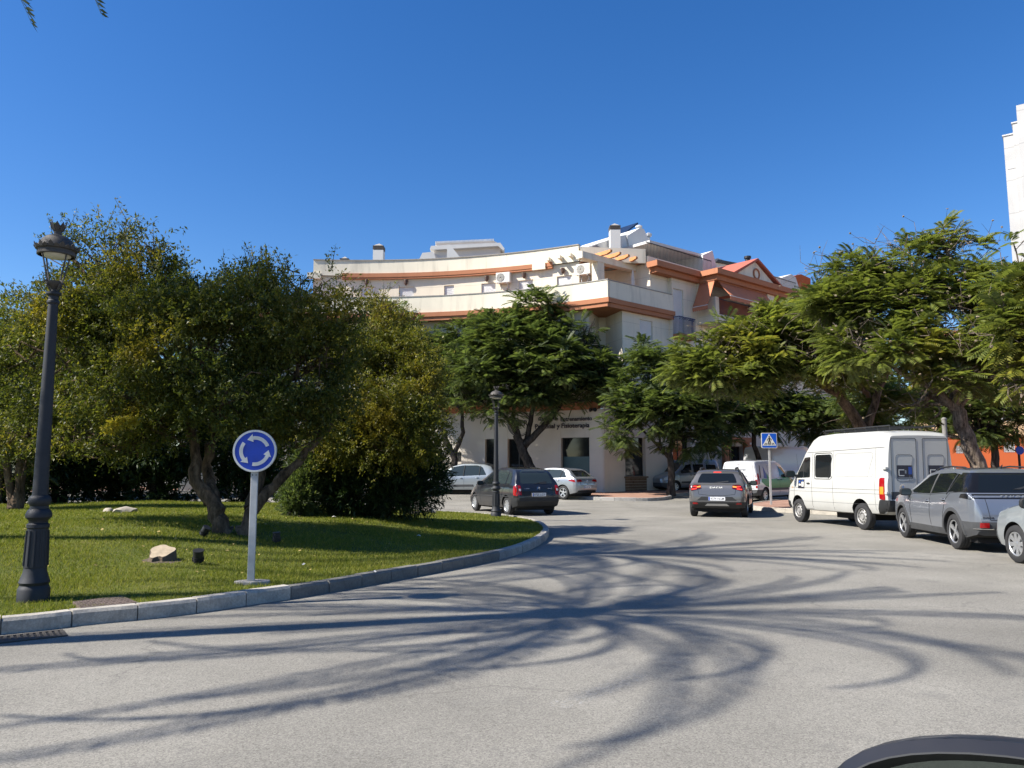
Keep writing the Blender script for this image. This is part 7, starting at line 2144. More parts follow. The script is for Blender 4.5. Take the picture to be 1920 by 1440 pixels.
for ax in ('L', 'R'):
    c.decal('side_glass', ax, [(-0.42, 1.12), (0.0, 1.09), (1.0, 1.03), (1.92, 1.02), (2.02, 1.06), (1.40, 1.38), (1.1, 1.43), (0.3, 1.45), (-0.12, 1.41)], 'car_glass', rnd=1)
    for x0, x1 in ((1.02, 0.98), (0.22, 0.10)): c.seam(ax, [(x0, 1.03), (x1, 1.43)], 0.035, 'trim_black', 'window_pillar')
    c.seam(ax, [(0.20, 1.09), (0.0, 1.40)], 0.014, 'chrome', 'chrome_line'); c.seam(ax, [(-0.45, 1.10), (0.0, 1.07), (1.0, 1.01), (1.95, 1.0)], 0.012, 'trim_black', 'waist_strip')
    c.seam(ax, [(1.02, 1.0), (1.03, 0.60), (0.98, 0.34)]); c.seam(ax, [(1.98, 1.0), (2.06, 0.75), (2.02, 0.36)]); c.seam(ax, [(0.10, 1.05), (0.28, 0.92), (0.40, 0.62), (0.45, 0.40)])
    c.handle(ax, 1.15, 0.88); c.handle(ax, 0.36, 0.93)
    c.decal('tail_lamp', ax, [(-0.80, 0.96), (-0.34, 0.99), (-0.40, 1.06), (-0.72, 1.08)], 'lamp_smoke', 0.008, 0.03)
c.arch_trim('trim_grey', 0.065)
c.decal('rear_window', 'B', [(-0.64, 1.10), (0.64, 1.10), (0.52, 1.43), (-0.52, 1.43)], 'car_glass', rnd=1)
c.decal('rear_light_bar', 'B', [(-0.80, 0.985), (0.80, 0.985), (0.78, 1.065), (-0.78, 1.065)], 'lamp_smoke', 0.010, 0.02)
for y0 in (-0.66, 0.66):
    c.decal('fog_reflector', 'B', [(y0-0.07, 0.46), (y0+0.07, 0.46), (y0+0.07, 0.55), (y0-0.07, 0.55)], 'lamp_red', 0.024, 0.02)
    c.decal('bumper_insert', 'B', [(y0-0.15, 0.43), (y0+0.15, 0.43), (y0+0.15, 0.442), (y0-0.15, 0.442)], 'chrome', 0.024, 0.02)
c.seam('B', [(-0.60, 0.98), (-0.56, 0.60), (0.56, 0.60), (0.60, 0.98)], 0.010, 'arch_black', 'tailgate_seam')
c.decal('plate_recess', 'B', [(-0.34, 0.68), (0.34, 0.68), (0.30, 0.86), (-0.30, 0.86)], 'paint_grey', 0.003, 0.004); c.plate('2491 MKV', 0.765)
c.rear_text('2008', 0.63, 0.20, 'trim_black', 0.60, 0.012, height=0.028); c.rear_text('P E U G E O T', 1.012, 0.62, 'text_grey', 0.0, 0.008, height=0.028, off=0.014)
c.decal('windscreen', 'F', [(-0.66, 1.08), (0.66, 1.08), (0.52, 1.44), (-0.52, 1.44)], 'car_glass', rnd=1)
rr_ = MB()
for y0 in (-0.56, 0.56): rr_.tube([(-0.15, y0, 1.50), (0.05, y0, 1.555), (0.7, y0, 1.575), (1.15, y0, 1.545), (1.3, y0, 1.50)], 0.018, 6)
rr_.build('roof_rail', MAT['trim_black'], c.root, smooth=60)
MB().tube([(-0.1, 0, 1.52), (-0.2, 0, 1.60)], [0.03, 0.008], 6).build('aerial', MAT['trim_black'], c.root)
c.decal('wiper', 'B', [(-0.1, 1.15), (0.03, 1.15), (-0.32, 1.24), (-0.34, 1.22)], 'trim_black', 0.015, 0.01)
c.mirror(2.06, 0.98, 'trim_black', 1.05)
MB().box(-0.6, 3.0, -0.7, 0.7, 0.17, 0.26).build('underfloor', MAT['arch_black'], c.root)
c.place_left_wheels(on_road(1799, 1030), on_road(1706, 1009)); peug = c

# ---------------------------------------------------------------- pale silver car cut by the right edge
sp = dict(wb=2.58, ro=0.72, fo=0.82, w=1.76, r=0.305, rim=0.20, tw=0.19, tum=0.24, sm=2,
          top=[(-0.72, 0.62), (-0.69, 0.92), (-0.62, 1.00), (-0.30, 1.36), (-0.1, 1.43), (0.6, 1.46), (1.1, 1.44), (1.5, 1.36), (2.35, 0.98), (2.55, 0.95), (3.15, 0.82), (3.32, 0.70), (3.40, 0.56)],
          belt=[(-0.72, 0.9), (-0.4, 1.0), (1.0, 0.92), (2.3, 0.88), (3.1, 0.74), (3.4, 0.5)])
c = Car('hatchback_car', 'pale silver hatchback cut off by the right picture edge', 'car', sp, 'paint_silver_pale', GV)
c.wheel('cover', 8, 'alloy')
for ax in ('L', 'R'):
    c.decal('side_glass', ax, [(-0.25, 1.04), (1.0, 0.97), (1.95, 0.93), (2.10, 0.96), (1.45, 1.29), (1.1, 1.35), (0.3, 1.36), (0.0, 1.30)], 'car_glass', rnd=1)
    c.seam(ax, [(1.0, 0.96), (0.98, 1.35)], 0.04, 'trim_black', 'window_pillar'); c.seam(ax, [(2.02, 0.90), (2.08, 0.6), (2.0, 0.30)]); c.seam(ax, [(0.98, 0.94), (1.0, 0.30)])
    c.handle(ax, 1.12, 0.82); c.handle(ax, 0.2, 0.85)
    c.decal('tail_lamp', ax, [(-0.68, 0.78), (-0.40, 0.84), (-0.42, 0.96), (-0.62, 0.98)], 'lamp_red', 0.006, 0.02)
c.decal('rear_window', 'B', [(-0.6, 1.04), (0.6, 1.04), (0.5, 1.34), (-0.5, 1.34)], 'car_glass', rnd=1); c.decal('windscreen', 'F', [(-0.64, 1.0), (0.64, 1.0), (0.52, 1.36), (-0.52, 1.36)], 'car_glass', rnd=1)
c.mirror(2.02, 0.93, 'trim_black', 1.1); c.plate('4417 KLS', 0.55)
fw = on_road(1914, 1056); hd = Vector((0.03, 0.999)).normalized()
c.place_left_wheels((fw.x-hd.x*2.58, fw.y-hd.y*2.58), (fw.x, fw.y))

# ---------------------------------------------------------------- dark people carrier leaving the roundabout
sp = dict(clad=[(-2, -0.36, 0.60), (3.1, 5, 0.5)], clad_m='trim_black', wb=2.76, ro=0.74, fo=0.78, w=1.75, r=0.31, rim=0.20, tw=0.19, tum=0.25, sm=3, lift=0.0,
          top=[(-0.74, 0.60), (-0.71, 0.86), (-0.66, 0.96), (-0.58, 1.06), (-0.34, 1.43), (-0.15, 1.54), (0.4, 1.60), (1.0, 1.60), (1.5, 1.52), (2.2, 1.20), (2.7, 0.98), (3.1, 0.86), (3.42, 0.70), (3.54, 0.52)],
          belt=[(-0.74, 0.9), (-0.5, 1.02), (0.6, 1.0), (1.8, 0.95), (2.6, 0.86), (3.54, 0.5)],
          plan=[(0, 0.84), (0.06, 0.92), (0.2, 0.97), (0.5, 1.0)])
c = Car('people_carrier', 'dark grey people carrier seen from behind beyond the far lamp post', 'car', sp, 'paint_anthracite', GV)
c.wheel('cover', 9, 'alloy')
for ax in ('L', 'R'):
    c.decal('rear_quarter_glass', ax, [(-0.26, 1.06), (0.06, 1.05), (0.08, 1.44), (-0.02, 1.42), (-0.16, 1.30)], 'car_glass_pale', rnd=1)
    c.decal('rear_door_glass', ax, [(0.14, 1.05), (1.0, 1.02), (0.98, 1.50), (0.3, 1.50), (0.16, 1.46)], 'car_glass_pale', rnd=1)
    c.decal('front_door_glass', ax, [(1.10, 1.02), (2.05, 0.98), (2.10, 1.02), (1.55, 1.40), (1.08, 1.49)], 'car_glass', rnd=1)
    c.seam(ax, [(1.05, 0.99), (1.06, 0.35)]); c.seam(ax, [(2.14, 0.94), (2.2, 0.6), (2.1, 0.35)]); c.seam(ax, [(0.1, 1.0), (0.3, 0.8), (0.42, 0.45)]); c.seam(ax, [(-0.2, 0.62), (3.0, 0.56)], 0.03, 'trim_black', 'rubbing_strip')
    c.handle(ax, 1.25, 0.86); c.handle(ax, 0.42, 0.90)
    c.decal('tail_lamp', ax, [(-0.72, 0.66), (-0.52, 0.68), (-0.50, 0.98), (-0.64, 1.02)], 'lamp_red', 0.008, 0.03, rnd=1)
c.decal('rear_window', 'B', [(-0.60, 1.06), (0.60, 1.06), (0.54, 1.40), (0.42, 1.50), (-0.42, 1.50), (-0.54, 1.40)], 'car_glass_pale', rnd=1)
for y0 in (-0.70, 0.70):
    c.decal('tail_lamp', 'B', [(y0-0.062, 0.68), (y0+0.062, 0.70), (y0+0.045, 1.01), (y0-0.045, 1.01)], 'lamp_red', 0.014, 0.03, rnd=1)
    c.decal('reversing_lamp', 'B', [(y0-0.035, 0.82), (y0+0.03, 0.82), (y0+0.03, 0.90), (y0-0.035, 0.90)], 'lamp_clear', 0.022, 0.01, rnd=1)
c.seam('B', [(-0.58, 1.0), (-0.55, 0.62), (0.55, 0.62), (0.58, 1.0)], 0.010, 'arch_black', 'tailgate_seam')
c.decal('wiper', 'B', [(0.05, 1.07), (0.10, 1.05), (-0.36, 1.12), (-0.36, 1.14)], 'trim_black', 0.016, 0.01); c.decal('wiper', 'B', [(-0.38, 1.05), (-0.08, 1.05), (-0.12, 1.12), (-0.34, 1.12)], 'trim_black', 0.014, 0.01, rnd=1)
c.plate('9725 LGY', 0.70, 0.0)
h_ = c.hit('B', 0.0, 0.90)[0]
b = MB()
for dz in (0.0, 0.045):
    b.tube([h_+Vector((-0.008, 0.055, dz-0.03)), h_+Vector((-0.008, 0, dz+0.012)), h_+Vector((-0.008, -0.055, dz-0.03))], 0.008, 4)
b.build('chevron_badge', MAT['chrome'], c.body); c.rear_text('XSARA', 0.885, 0.18, 'chrome', 0.42, 0.01, height=0.024); c.rear_text('Picasso', 0.885, 0.16, 'chrome', -0.44, 0.01, height=0.028)
c.decal('windscreen', 'F', [(-0.62, 1.04), (0.62, 1.04), (0.5, 1.5), (-0.5, 1.5)], 'car_glass', rnd=1); c.mirror(2.05, 0.98, 'paint_anthracite' if False else 'trim_black', 1.05)
MB().tube([(-0.2, 0, 1.60), (-0.32, 0, 1.68)], [0.02, 0.004], 5).build('aerial', MAT['trim_black'], c.root)
MB().box(-0.5, 3.1, -0.68, 0.68, 0.18, 0.28).build('underfloor', MAT['arch_black'], c.root)
c.place_left_wheels(on_road(953, 966), on_road(892, 957.5)); pic = c

# ---------------------------------------------------------------- dark grey hatchback driving off
sp = dict(clad=[(-2, 0.0, 0.50), (0.0, 2.6, 0.36), (2.6, 5, 0.45)], clad_m='trim_black', wb=2.60, ro=0.68, fo=0.80, w=1.85, r=0.325, rim=0.215, tw=0.21, tum=0.25, sm=2, lift=0.03,
          top=[(-0.68, 0.62), (-0.65, 0.90), (-0.60, 1.02), (-0.50, 1.08), (-0.25, 1.42), (-0.05, 1.51), (0.6, 1.535), (1.1, 1.52), (1.5, 1.44), (2.35, 1.06), (2.55, 1.03), (3.15, 0.92), (3.32, 0.80), (3.40, 0.6)],
          belt=[(-0.68, 0.95), (-0.4, 1.06), (1.0, 0.98), (2.3, 0.95), (3.1, 0.84), (3.4, 0.55)])
c = Car('hatchback_car', 'dark grey hatchback with lit tail lamps driving away on the road', 'car', sp, 'paint_dark_grey', GV)
c.wheel('spoke', 5, 'alloy')
for ax in ('L', 'R'):
    c.decal('side_glass', ax, [(-0.22, 1.10), (1.0, 1.03), (1.98, 1.0), (2.08, 1.03), (1.45, 1.36), (1.1, 1.42), (0.3, 1.43), (0.02, 1.36)], 'car_glass', rnd=1)
    c.seam(ax, [(1.02, 1.02), (0.98, 1.42)], 0.045, 'trim_black', 'window_pillar'); c.seam(ax, [(0.98, 1.0), (1.0, 0.36)]); c.seam(ax, [(2.05, 0.97), (2.1, 0.65), (2.02, 0.36)])
    c.handle(ax, 1.12, 0.88); c.handle(ax, 0.25, 0.92)
    c.decal('tail_lamp', ax, [(-0.66, 0.86), (-0.38, 0.92), (-0.44, 1.02), (-0.62, 1.04)], 'lamp_red_dark', 0.008, 0.02)
c.arch_trim('trim_black', 0.05)
c.decal('rear_window', 'B', [(-0.62, 1.10), (0.62, 1.10), (0.58, 1.24), (0.50, 1.40), (-0.50, 1.40), (-0.58, 1.24)], 'car_glass', rnd=1)
for sg in (-1, 1):
    c.decal('tail_lamp', 'B', [(sg*0.48, 0.92), (sg*0.80, 0.84), (sg*0.82, 0.98), (sg*0.70, 1.045), (sg*0.50, 1.035)], 'lamp_red_dark', 0.010, 0.02)
    c.decal('light_signature', 'B', [(sg*0.50, 0.965), (sg*0.62, 0.955), (sg*0.62, 0.985), (sg*0.51, 1.005)], 'tail_lamp_lit', 0.016, 0.008); c.decal('light_signature', 'B', [(sg*0.62, 0.905), (sg*0.78, 0.88), (sg*0.79, 0.91), (sg*0.63, 0.935)], 'brake_lamp', 0.016, 0.008); c.decal('light_signature', 'B', [(sg*0.62, 0.965), (sg*0.75, 0.975), (sg*0.72, 1.0), (sg*0.62, 1.0)], 'brake_lamp', 0.016, 0.008)
    c.decal('fog_reflector', 'B', [(sg*0.58, 0.42), (sg*0.76, 0.42), (sg*0.76, 0.475), (sg*0.62, 0.48)], 'lamp_red', 0.026, 0.02)
c.decal('third_brake_lamp', 'B', [(-0.12, 1.425), (0.12, 1.425), (0.12, 1.45), (-0.12, 1.45)], 'brake_lamp', 0.01, 0.01)
c.decal('skid_plate', 'B', [(-0.38, 0.37), (0.38, 0.37), (0.30, 0.44), (-0.30, 0.44)], 'alloy', 0.026, 0.02)
c.decal('plate_recess', 'B', [(-0.62, 0.545), (0.62, 0.545), (0.48, 0.66), (-0.48, 0.66)], 'trim_black', 0.006, 0.008); c.plate('9374 NGM', 0.60)
c.seam('B', [(-0.62, 1.06), (-0.56, 0.74), (-0.2, 0.70), (0.2, 0.70), (0.56, 0.74), (0.62, 1.06)], 0.010, 'arch_black', 'tailgate_seam')
c.rear_text('DACIA', 0.925, 0.42, 'sign_white', 0.0, 0.03, height=0.055); c.decal('wiper', 'B', [(-0.08, 1.11), (0.10, 1.11), (-0.36, 1.16), (-0.36, 1.14)], 'trim_black', 0.016, 0.01)
rr_ = MB()
for y0 in (-0.56, 0.56): rr_.tube([(-0.08, y0, 1.46), (0.08, y0, 1.56), (0.8, y0, 1.58), (1.25, y0, 1.52)], [0.03, 0.035, 0.03, 0.02], 7)
rr_.build('roof_rail', MAT['trim_black'], c.root, smooth=60)
MB().tube([(0.0, 0, 1.52), (-0.1, 0, 1.59)], [0.025, 0.006], 6).build('aerial', MAT['trim_black'], c.root)
c.mirror(2.06, 1.0, 'trim_black', 1.1); c.decal('windscreen', 'F', [(-0.66, 1.08), (0.66, 1.08), (0.52, 1.44), (-0.52, 1.44)], 'car_glass', rnd=1)
MB().box(-0.5, 3.0, -0.7, 0.7, 0.18, 0.28).build('underfloor', MAT['arch_black'], c.root)
rl_ = on_road(1301, 967.5); hd = Vector((0.35, 0.937)).normalized(); c.place_left_wheels((rl_.x, rl_.y), (rl_.x+hd.x, rl_.y+hd.y))

# ---------------------------------------------------------------- two silver cars parked before the curved front
def silver_hatch(label, sp, paint_, roof_bars=False, tail='lamp_red', dark_roof=False):
    c = Car('hatchback_car', label, 'car', sp, paint_, GV)
    c.wheel('spoke', 5 if not roof_bars else 6, 'alloy')
    rz = max(p[1] for p in sp['top'])
    for ax in ('L', 'R'):
        c.decal('side_glass', ax, [(-0.20, 1.02), (1.0, 0.96), (1.98, 0.93), (2.12, 0.97), (1.5, rz-0.16), (1.1, rz-0.10), (0.3, rz-0.10), (0.02, rz-0.20)], 'car_glass_pale', rnd=1)
        c.seam(ax, [(1.02, 0.96), (0.98, rz-0.10)], 0.06, 'trim_black', 'window_pillar'); c.seam(ax, [(0.18, 1.0), (0.14, rz-0.12)], 0.05, 'trim_black', 'window_pillar'); c.seam(ax, [(0.98, 0.94), (1.0, 0.32)]); c.seam(ax, [(2.05, 0.9), (2.1, 0.6), (2.02, 0.32)])
        c.handle(ax, 1.14, 0.84); c.handle(ax, 0.28, 0.87)
        c.decal('side_moulding', ax, [(0.46, 0.40), (1.98, 0.38), (1.98, 0.50), (0.48, 0.52)], 'trim_grey', 0.006, 0.01)
        c.decal('tail_lamp', ax, [(-0.70, 0.80), (-0.34, 0.87), (-0.36, 0.92), (-0.64, 0.93)], tail, 0.008, 0.02)
        c.decal('headlamp', ax, [(2.75, 0.66), (3.20, 0.60), (3.22, 0.68), (2.85, 0.80)], 'lamp_clear', 0.008, 0.02)
    c.decal('rear_window', 'B', [(-0.58, 1.06), (0.58, 1.06), (0.48, rz-0.12), (-0.48, rz-0.12)], 'car_glass', rnd=1)
    for sg in (-1, 1): c.decal('tail_lamp', 'B', [(sg*0.36, 0.84), (sg*0.76, 0.80), (sg*0.76, 0.91), (sg*0.50, 0.94)], tail, 0.010, 0.02)
    c.decal('rear_bumper', 'B', [(-0.70, 0.32), (0.70, 0.32), (0.66, 0.42), (-0.66, 0.42)], 'trim_black', 0.016, 0.03)
    c.seam('B', [(-0.56, 1.0), (-0.52, 0.66), (0.52, 0.66), (0.56, 1.0)], 0.010, 'arch_black', 'tailgate_seam'); c.plate('6103 HBT', 0.58)
    h_ = c.hit('B', 0.0, 0.86)[0]
    if h_: MB().tube([h_+Vector((-0.008, 0.0, 0.06)), h_+Vector((-0.008, 0.035, 0)), h_+Vector((-0.008, 0.0, -0.06)), h_+Vector((-0.008, -0.035, 0)), h_+Vector((-0.008, 0.0, 0.06))], 0.008, 4).build('diamond_badge', MAT['chrome'], c.body)
    c.decal('windscreen', 'F', [(-0.64, 1.02), (0.64, 1.02), (0.52, rz-0.12), (-0.52, rz-0.12)], 'car_glass', rnd=1); c.mirror(2.06, 0.95, 'trim_black', 1.0)
    if roof_bars:
        b = MB()
        for y0 in (-0.54, 0.54): b.tube([(-0.3, y0, rz-0.08), (0.0, y0, rz+0.02), (1.0, y0, rz+0.03), (1.4, y0, rz-0.06)], 0.016, 6)
        b.build('roof_rail', MAT['trim_black'], c.root)
        c.decal('roof_spoiler', 'T', [(-0.52, -0.5), (-0.2, -0.52), (-0.2, 0.52), (-0.52, 0.5)], 'trim_black', 0.012, 0.03)
    MB().box(-0.5, 3.0, -0.66, 0.66, 0.17, 0.26).build('underfloor', MAT['arch_black'], c.root)
    return c
sp = dict(wb=2.70, ro=0.80, fo=0.84, w=1.81, r=0.32, rim=0.215, tw=0.2, tum=0.24, sm=2,
          top=[(-0.80, 0.60), (-0.77, 0.90), (-0.70, 1.02), (-0.40, 1.46), (-0.1, 1.56), (0.6, 1.61), (1.1, 1.60), (1.6, 1.48), (2.45, 1.04), (2.65, 0.99), (3.3, 0.82), (3.46, 0.70), (3.54, 0.55)], belt=[(-0.8, 0.95), (-0.4, 1.0), (1.0, 0.94), (2.4, 0.90), (3.54, 0.5)])
c = silver_hatch('silver car seen side-on behind the dark people carrier', sp, 'paint_silver_pale', True)
fwl = on_road(811, 927); hd = Vector((-0.985, 0.17)).normalized()
c.place_left_wheels((fwl.x-hd.x*2.7, fwl.y-hd.y*2.7), (fwl.x, fwl.y))
sp = dict(wb=2.64, ro=0.78, fo=0.86, w=1.80, r=0.32, rim=0.215, tw=0.2, tum=0.27, sm=3,
          top=[(-0.78, 0.58), (-0.76, 0.88), (-0.70, 0.98), (-0.56, 1.04), (-0.15, 1.36), (0.1, 1.43), (0.7, 1.47), (1.2, 1.45), (1.6, 1.36), (2.4, 1.0), (2.6, 0.95), (3.2, 0.80), (3.42, 0.68), (3.5, 0.52)], belt=[(-0.78, 0.92), (-0.4, 1.0), (1.0, 0.93), (2.4, 0.88), (3.5, 0.5)])
c = silver_hatch('silver hatchback with long red tail lamps parked at the kerb by the shop window', sp, 'paint_silver')
rwl = on_road(1057, 937); hd = Vector((-0.74, 0.67)).normalized()
c.place_left_wheels((rwl.x, rwl.y), (rwl.x+hd.x, rwl.y+hd.y))

# ---------------------------------------------------------------- small vans
def small_van(label, sp, paint_, lower=None, text=False, glass='car_glass'):
    c = Car('small_van', label, 'van', sp, paint_, GV)
    c.wheel('cover', 7, 'alloy')
    rz = max(p[1] for p in sp['top']); xr = c.xr
    for ax in ('L', 'R'):
        c.decal('front_door_glass', ax, [(1.42, 1.08), (2.15, 1.04), (2.20, 1.10), (1.78, 1.50), (1.42, 1.56)], glass, rnd=1)
        if not text:
            c.decal('rear_door_glass', ax, [(0.48, 1.08), (1.28, 1.08), (1.28, 1.54), (0.52, 1.54)], glass, rnd=1); c.decal('rear_quarter_glass', ax, [(-0.42, 1.10), (0.32, 1.08), (0.32, 1.52), (-0.36, 1.50)], glass, rnd=1)
        c.seam(ax, [(1.35, 1.62), (1.36, 0.34)]); c.seam(ax, [(2.22, 1.02), (2.3, 0.7), (2.2, 0.34)]); c.seam(ax, [(0.40, 1.60), (0.42, 0.50)])
        c.handle(ax, 1.50, 0.95, MAT['trim_black']); c.handle(ax, 1.20, 0.95, MAT['trim_black'])
        c.decal('side_moulding', ax, [(0.42, 0.52), (2.2, 0.50), (2.2, 0.60), (0.42, 0.62)], 'trim_grey', 0.006, 0.01)
        c.decal('tail_lamp', ax, [(xr+0.03, 0.80), (xr+0.14, 0.82), (xr+0.14, 1.26), (xr+0.05, 1.26)], 'lamp_red', 0.008, 0.02)
        c.decal('headlamp', ax, [(2.95, 0.72), (3.30, 0.66), (3.30, 0.80), (3.0, 0.92)], 'lamp_clear', 0.008, 0.02)
        pass
        if lower:
            c.decal('green_livery', ax, [(0.0, 0.72), (0.42, 0.62), (2.22, 0.60), (3.0, 0.66), (3.0, 0.92), (2.2, 1.06), (1.4, 1.05), (0.8, 1.0), (0.3, 1.02), (-0.30, 1.04), (-0.36, 0.90)], lower, 0.003, 0.003)
            c.decal('blue_flash', ax, [(-0.10, 1.06), (0.28, 1.02), (0.02, 1.58)], 'sticker_blue', 0.003, 0.003); c.decal('green_flash', ax, [(0.20, 1.03), (0.40, 1.03), (0.22, 1.30)], lower, 0.0032, 0.003); c.decal('dark_pillar_band', ax, [(-0.46, 1.08), (-0.36, 1.06), (-0.24, 1.60), (-0.30, 1.62)], 'trim_black', 0.003, 0.003)
            c.decal('blue_flash', ax, [(-0.10, 1.06), (0.28, 1.02), (0.02, 1.58)], 'sticker_blue', 0.003, 0.003) if False else None
    c.seam('B', [(0.0, 1.70), (0.0, 0.62)], 0.010, 'arch_black', 'rear_door_seam'); c.seam('B', [(-0.70, 0.62), (0.70, 0.62), (0.66, 1.68), (-0.66, 1.68), (-0.70, 0.62)], 0.010, 'arch_black', 'rear_door_seam')
    if not text:
        for y0 in (-0.33, 0.33): c.decal('rear_window', 'B', [(y0-0.24, 1.16), (y0+0.24, 1.16), (y0+0.22, 1.56), (y0-0.22, 1.56)], glass, rnd=2)
    for sg in (-1, 1): c.decal('tail_lamp', 'B', [(sg*0.76, 0.78), (sg*0.87, 0.78), (sg*0.85, 1.26), (sg*0.77, 1.24)], 'lamp_red', 0.010, 0.02); c.decal('reversing_lamp', 'B', [(sg*0.77, 1.0), (sg*0.86, 1.0), (sg*0.855, 1.10), (sg*0.77, 1.10)], 'lamp_clear', 0.016, 0.01)
    if text:
        c.rear_text('lo que entregas', 1.40, 0.62, 'text_grey', -0.04, 0.0, height=0.095); c.rear_text('cuando', 1.26, 0.30, 'text_grey', 0.12, 0.0, height=0.06); c.rear_text('lo compartes', 1.13, 0.62, 'text_grey', -0.10, 0.0, height=0.085)
        c.rear_text('ZE-12', 0.74, 0.32, 'sticker_blue', -0.30, 0.01, height=0.075)
        c.decal('door_handle', 'B', [(-0.50, 0.90), (-0.22, 0.90), (-0.22, 0.935), (-0.50, 0.935)], 'trim_grey', 0.02, 0.02); c.decal('roof_lamp', 'B', [(-0.08, 1.66), (0.12, 1.66), (0.12, 1.69), (-0.08, 1.69)], 'lamp_red_dark', 0.01, 0.01)
        for sg in (-1, 1): c.decal('lower_reflector', 'B', [(sg*0.78, 0.64), (sg*0.86, 0.64), (sg*0.86, 0.74), (sg*0.78, 0.74)], 'lamp_red', 0.012, 0.01)
    c.decal('windscreen', 'F', [(-0.66, 1.14), (0.66, 1.14), (0.56, rz-0.18), (-0.56, rz-0.18)], glass, rnd=1)
    c.mirror(2.12, 1.10, 'trim_black', 1.2); MB().box(-0.5, 3.0, -0.66, 0.66, 0.18, 0.28).build('underfloor', MAT['arch_black'], c.root)
    return c
spv = dict(clad=[(-2, 0.0, 0.57), (2.7, 5, 0.55)], wb=2.70, ro=0.66, fo=0.86, w=1.82, r=0.315, rim=0.20, tw=0.19, tum=0.16, sm=2, low=[(-0.66, 0.42), (-0.55, 0.30), (0.2, 0.25), (3.2, 0.22), (3.56, 0.38)],
           top=[(-0.66, 1.62), (-0.58, 1.76), (-0.40, 1.80), (0.8, 1.83), (1.5, 1.79), (1.8, 1.68), (2.45, 1.14), (2.65, 1.07), (3.25, 0.92), (3.46, 0.78), (3.56, 0.56)], belt=[(-0.66, 1.05), (1.4, 1.03), (2.4, 1.0), (3.56, 0.5)],
           plan=[(0, 0.95), (0.05, 0.985), (0.2, 1.0)])
c = small_van('white and green delivery van parked beyond the crossing sign', spv, 'paint_white', 'paint_green', True)
rwr = on_road(1433, 943); hd = Vector((0.70, 0.714)).normalized(); rt = Vector((hd.y, -hd.x)); c.place((rwr.x-rt.x*0.8, rwr.y-rt.y*0.8), hd)
spk = dict(spv); spk.update(wb=2.60, w=1.70)
c = small_van('silver windowed van in the shade behind the street tree', spk, 'paint_silver', None, False)
fwl = on_road(1266, 924); hd = Vector((-0.88, -0.47)).normalized(); lf = Vector((-hd.y, hd.x)); c.place_left_wheels((fwl.x-hd.x*2.6, fwl.y-hd.y*2.6), (fwl.x, fwl.y))
# big grey van in the shade of the side street
sp = dict(wb=3.3, ro=1.0, fo=0.95, w=1.98, r=0.34, rim=0.2, tw=0.21, tum=0.13, sm=2,
          top=[(-1.0, 2.40), (-0.9, 2.50), (-0.5, 2.55), (2.2, 2.55), (2.6, 2.44), (2.9, 2.2), (3.5, 1.35), (3.65, 1.25), (4.05, 1.08), (4.2, 0.9), (4.25, 0.6)], belt=[(-1.0, 1.3), (3.4, 1.25), (4.25, 0.7)], plan=[(0, 0.96), (0.06, 0.99), (0.2, 1.0)])
c = Car('panel_van', 'grey-white panel van standing in deep shade behind the crossing sign', 'van', sp, 'paint_white', GV)
c.wheel('steel')
for ax in ('L', 'R'):
    c.decal('door_window', ax, [(2.55, 1.32), (3.36, 1.30), (3.0, 1.86), (2.60, 1.94)], 'car_glass', rnd=1); c.seam(ax, [(2.45, 2.1), (2.45, 0.45)]); c.seam(ax, [(1.3, 2.1), (1.3, 0.45)]); c.seam(ax, [(-0.9, 1.0), (3.6, 0.98)], 0.03, 'trim_grey', 'rubbing_strip'); c.handle(ax, 2.6, 1.12, MAT['trim_black'])
    c.decal('tail_lamp', ax, [(-0.98, 0.9), (-0.86, 0.9), (-0.86, 1.5), (-0.96, 1.5)], 'lamp_red', 0.01, 0.02)
c.decal('windscreen', 'F', [(-0.8, 1.4), (0.8, 1.4), (0.7, 2.2), (-0.7, 2.2)], 'car_glass', rnd=1); c.mirror(3.3, 1.35, 'trim_black', 1.4, 0.05)
c.place((14.0, 42.2), Vector((0.80, 0.60)).normalized())

# ---------------------------------------------------------------- the car at the camera: only its door mirror reaches into the picture
sp = dict(wb=2.60, ro=0.80, fo=0.85, w=1.78, r=0.32, rim=0.21, tw=0.2, tum=0.24, sm=2,
          top=[(-0.8, 0.62), (-0.77, 0.92), (-0.68, 1.02), (-0.34, 1.42), (-0.1, 1.50), (0.6, 1.53), (1.1, 1.50), (1.55, 1.40), (2.35, 1.02), (2.55, 0.99), (3.2, 0.86), (3.38, 0.74), (3.45, 0.56)], belt=[(-0.8, 0.95), (-0.4, 1.02), (1.0, 0.95), (2.3, 0.92), (3.45, 0.55)])
c = Car('dark_blue_car', 'dark blue car at the lower right corner, only its door mirror in view', 'car', sp, 'paint_navy', GV)
c.wheel('spoke', 5, 'alloy')
for ax in ('L', 'R'):
    c.decal('side_glass', ax, [(-0.3, 1.06), (1.0, 0.99), (1.96, 0.97), (2.06, 1.0), (1.42, 1.32), (1.1, 1.39), (0.3, 1.41), (0.0, 1.34)], 'car_glass', rnd=1); c.seam(ax, [(1.0, 0.97), (1.0, 0.34)]); c.seam(ax, [(2.06, 0.92), (2.1, 0.6), (2.02, 0.34)]); c.handle(ax, 1.14, 0.86)
c.decal('windscreen', 'F', [(-0.66, 1.04), (0.66, 1.04), (0.52, 1.42), (-0.52, 1.42)], 'car_glass', rnd=1); c.decal('rear_window', 'B', [(-0.6, 1.06), (0.6, 1.06), (0.5, 1.38), (-0.5, 1.38)], 'car_glass', rnd=1)
A_C = R(46)                                                   # heading, clockwise from straight ahead
hd = Vector((math.sin(A_C), math.cos(A_C))); lf = Vector((-hd.y, hd.x))
MC = atY(2100, 1680, 0.60)                                    # centre of the mirror
xm = 1.88
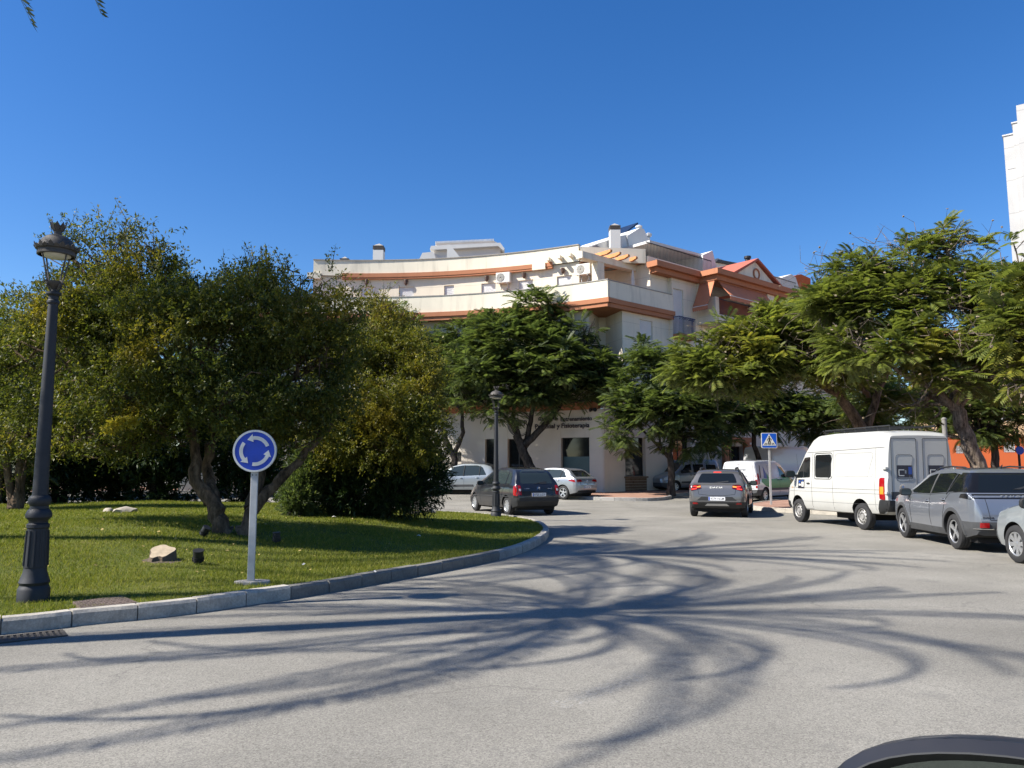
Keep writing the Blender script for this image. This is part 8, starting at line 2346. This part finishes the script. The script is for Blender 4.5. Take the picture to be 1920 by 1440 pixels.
rear = Vector((MC.x, MC.y))-hd*xm-lf*(0.89+0.24)
c.place((rear.x, rear.y), hd)
mz = MC.z
mr = empty('door_mirror'); mr.parent = c.root; mr.location = (xm, 0.89+0.24, mz)
mr.rotation_euler = (0, 0, R(8))
bpy.context.view_layer.update()
def shell(sx, sy, sz, x0, cut=0.0, n=40, m_=20, pw=0.85):
    b = MB(); v = []; f = []
    for i in range(m_+1):
        a = math.pi*0.5*i/m_
        for k in range(n):
            t = 2*math.pi*k/n
            cy, cz = math.copysign(abs(math.cos(t))**pw, math.cos(t)), math.copysign(abs(math.sin(t))**pw, math.sin(t))
            q = math.cos(a)**0.6
            v.append((x0+sx*math.sin(a), sy*cy*q, sz*cz*q))
    f = [(i*n+k, i*n+(k+1) % n, (i+1)*n+(k+1) % n, (i+1)*n+k) for i in range(m_) for k in range(n)]
    return b.add(v, f)
hs = shell(0.085, 0.210, 0.095, 0.0); ho = hs.build('mirror_housing', MAT['paint_navy'], mr, smooth=60, fix=True)
def rim_ring(sy0, sz0, sy1, sz1, xa, xb, m, name, pw=0.85, n=48):
    v = []
    for k in range(n):
        t = 2*math.pi*k/n; cy, cz = math.copysign(abs(math.cos(t))**pw, math.cos(t)), math.copysign(abs(math.sin(t))**pw, math.sin(t))
        v += [(xa, sy0*cy, sz0*cz), (xb, sy1*cy, sz1*cz)]
    f = [(2*k, 2*((k+1) % n), 2*((k+1) % n)+1, 2*k+1) for k in range(n)]
    return MB().add(v, f).build(name, m, mr, smooth=60, fix=False)
rim_ring(0.210, 0.095, 0.202, 0.088, 0.0, -0.012, MAT['paint_navy'], 'housing_lip'); rim_ring(0.202, 0.088, 0.2003, 0.0866, -0.012, -0.012, MAT['trim_grey'], 'lip_edge'); rim_ring(0.2003, 0.0866, 0.186, 0.074, -0.012, 0.014, MAT['trim_black'], 'inner_rim')
n = 48; v = []
for k in range(n):
    t = 2*math.pi*k/n; v.append((0.012, 0.187*math.copysign(abs(math.cos(t))**0.85, math.cos(t)), 0.075*math.copysign(abs(math.sin(t))**0.85, math.sin(t))))
simple('mirror_silver', (0.16, 0.19, 0.18), 0.03, metal=1.0, var=0)
MB().add(v, [tuple(range(n))]).build('mirror_glass', MAT['mirror_silver'], mr)
MB().tube([(0.02, -0.16, -0.04), (0.02, -0.26, -0.09)], 0.03, 8).build('mirror_arm', MAT['trim_black'], mr)
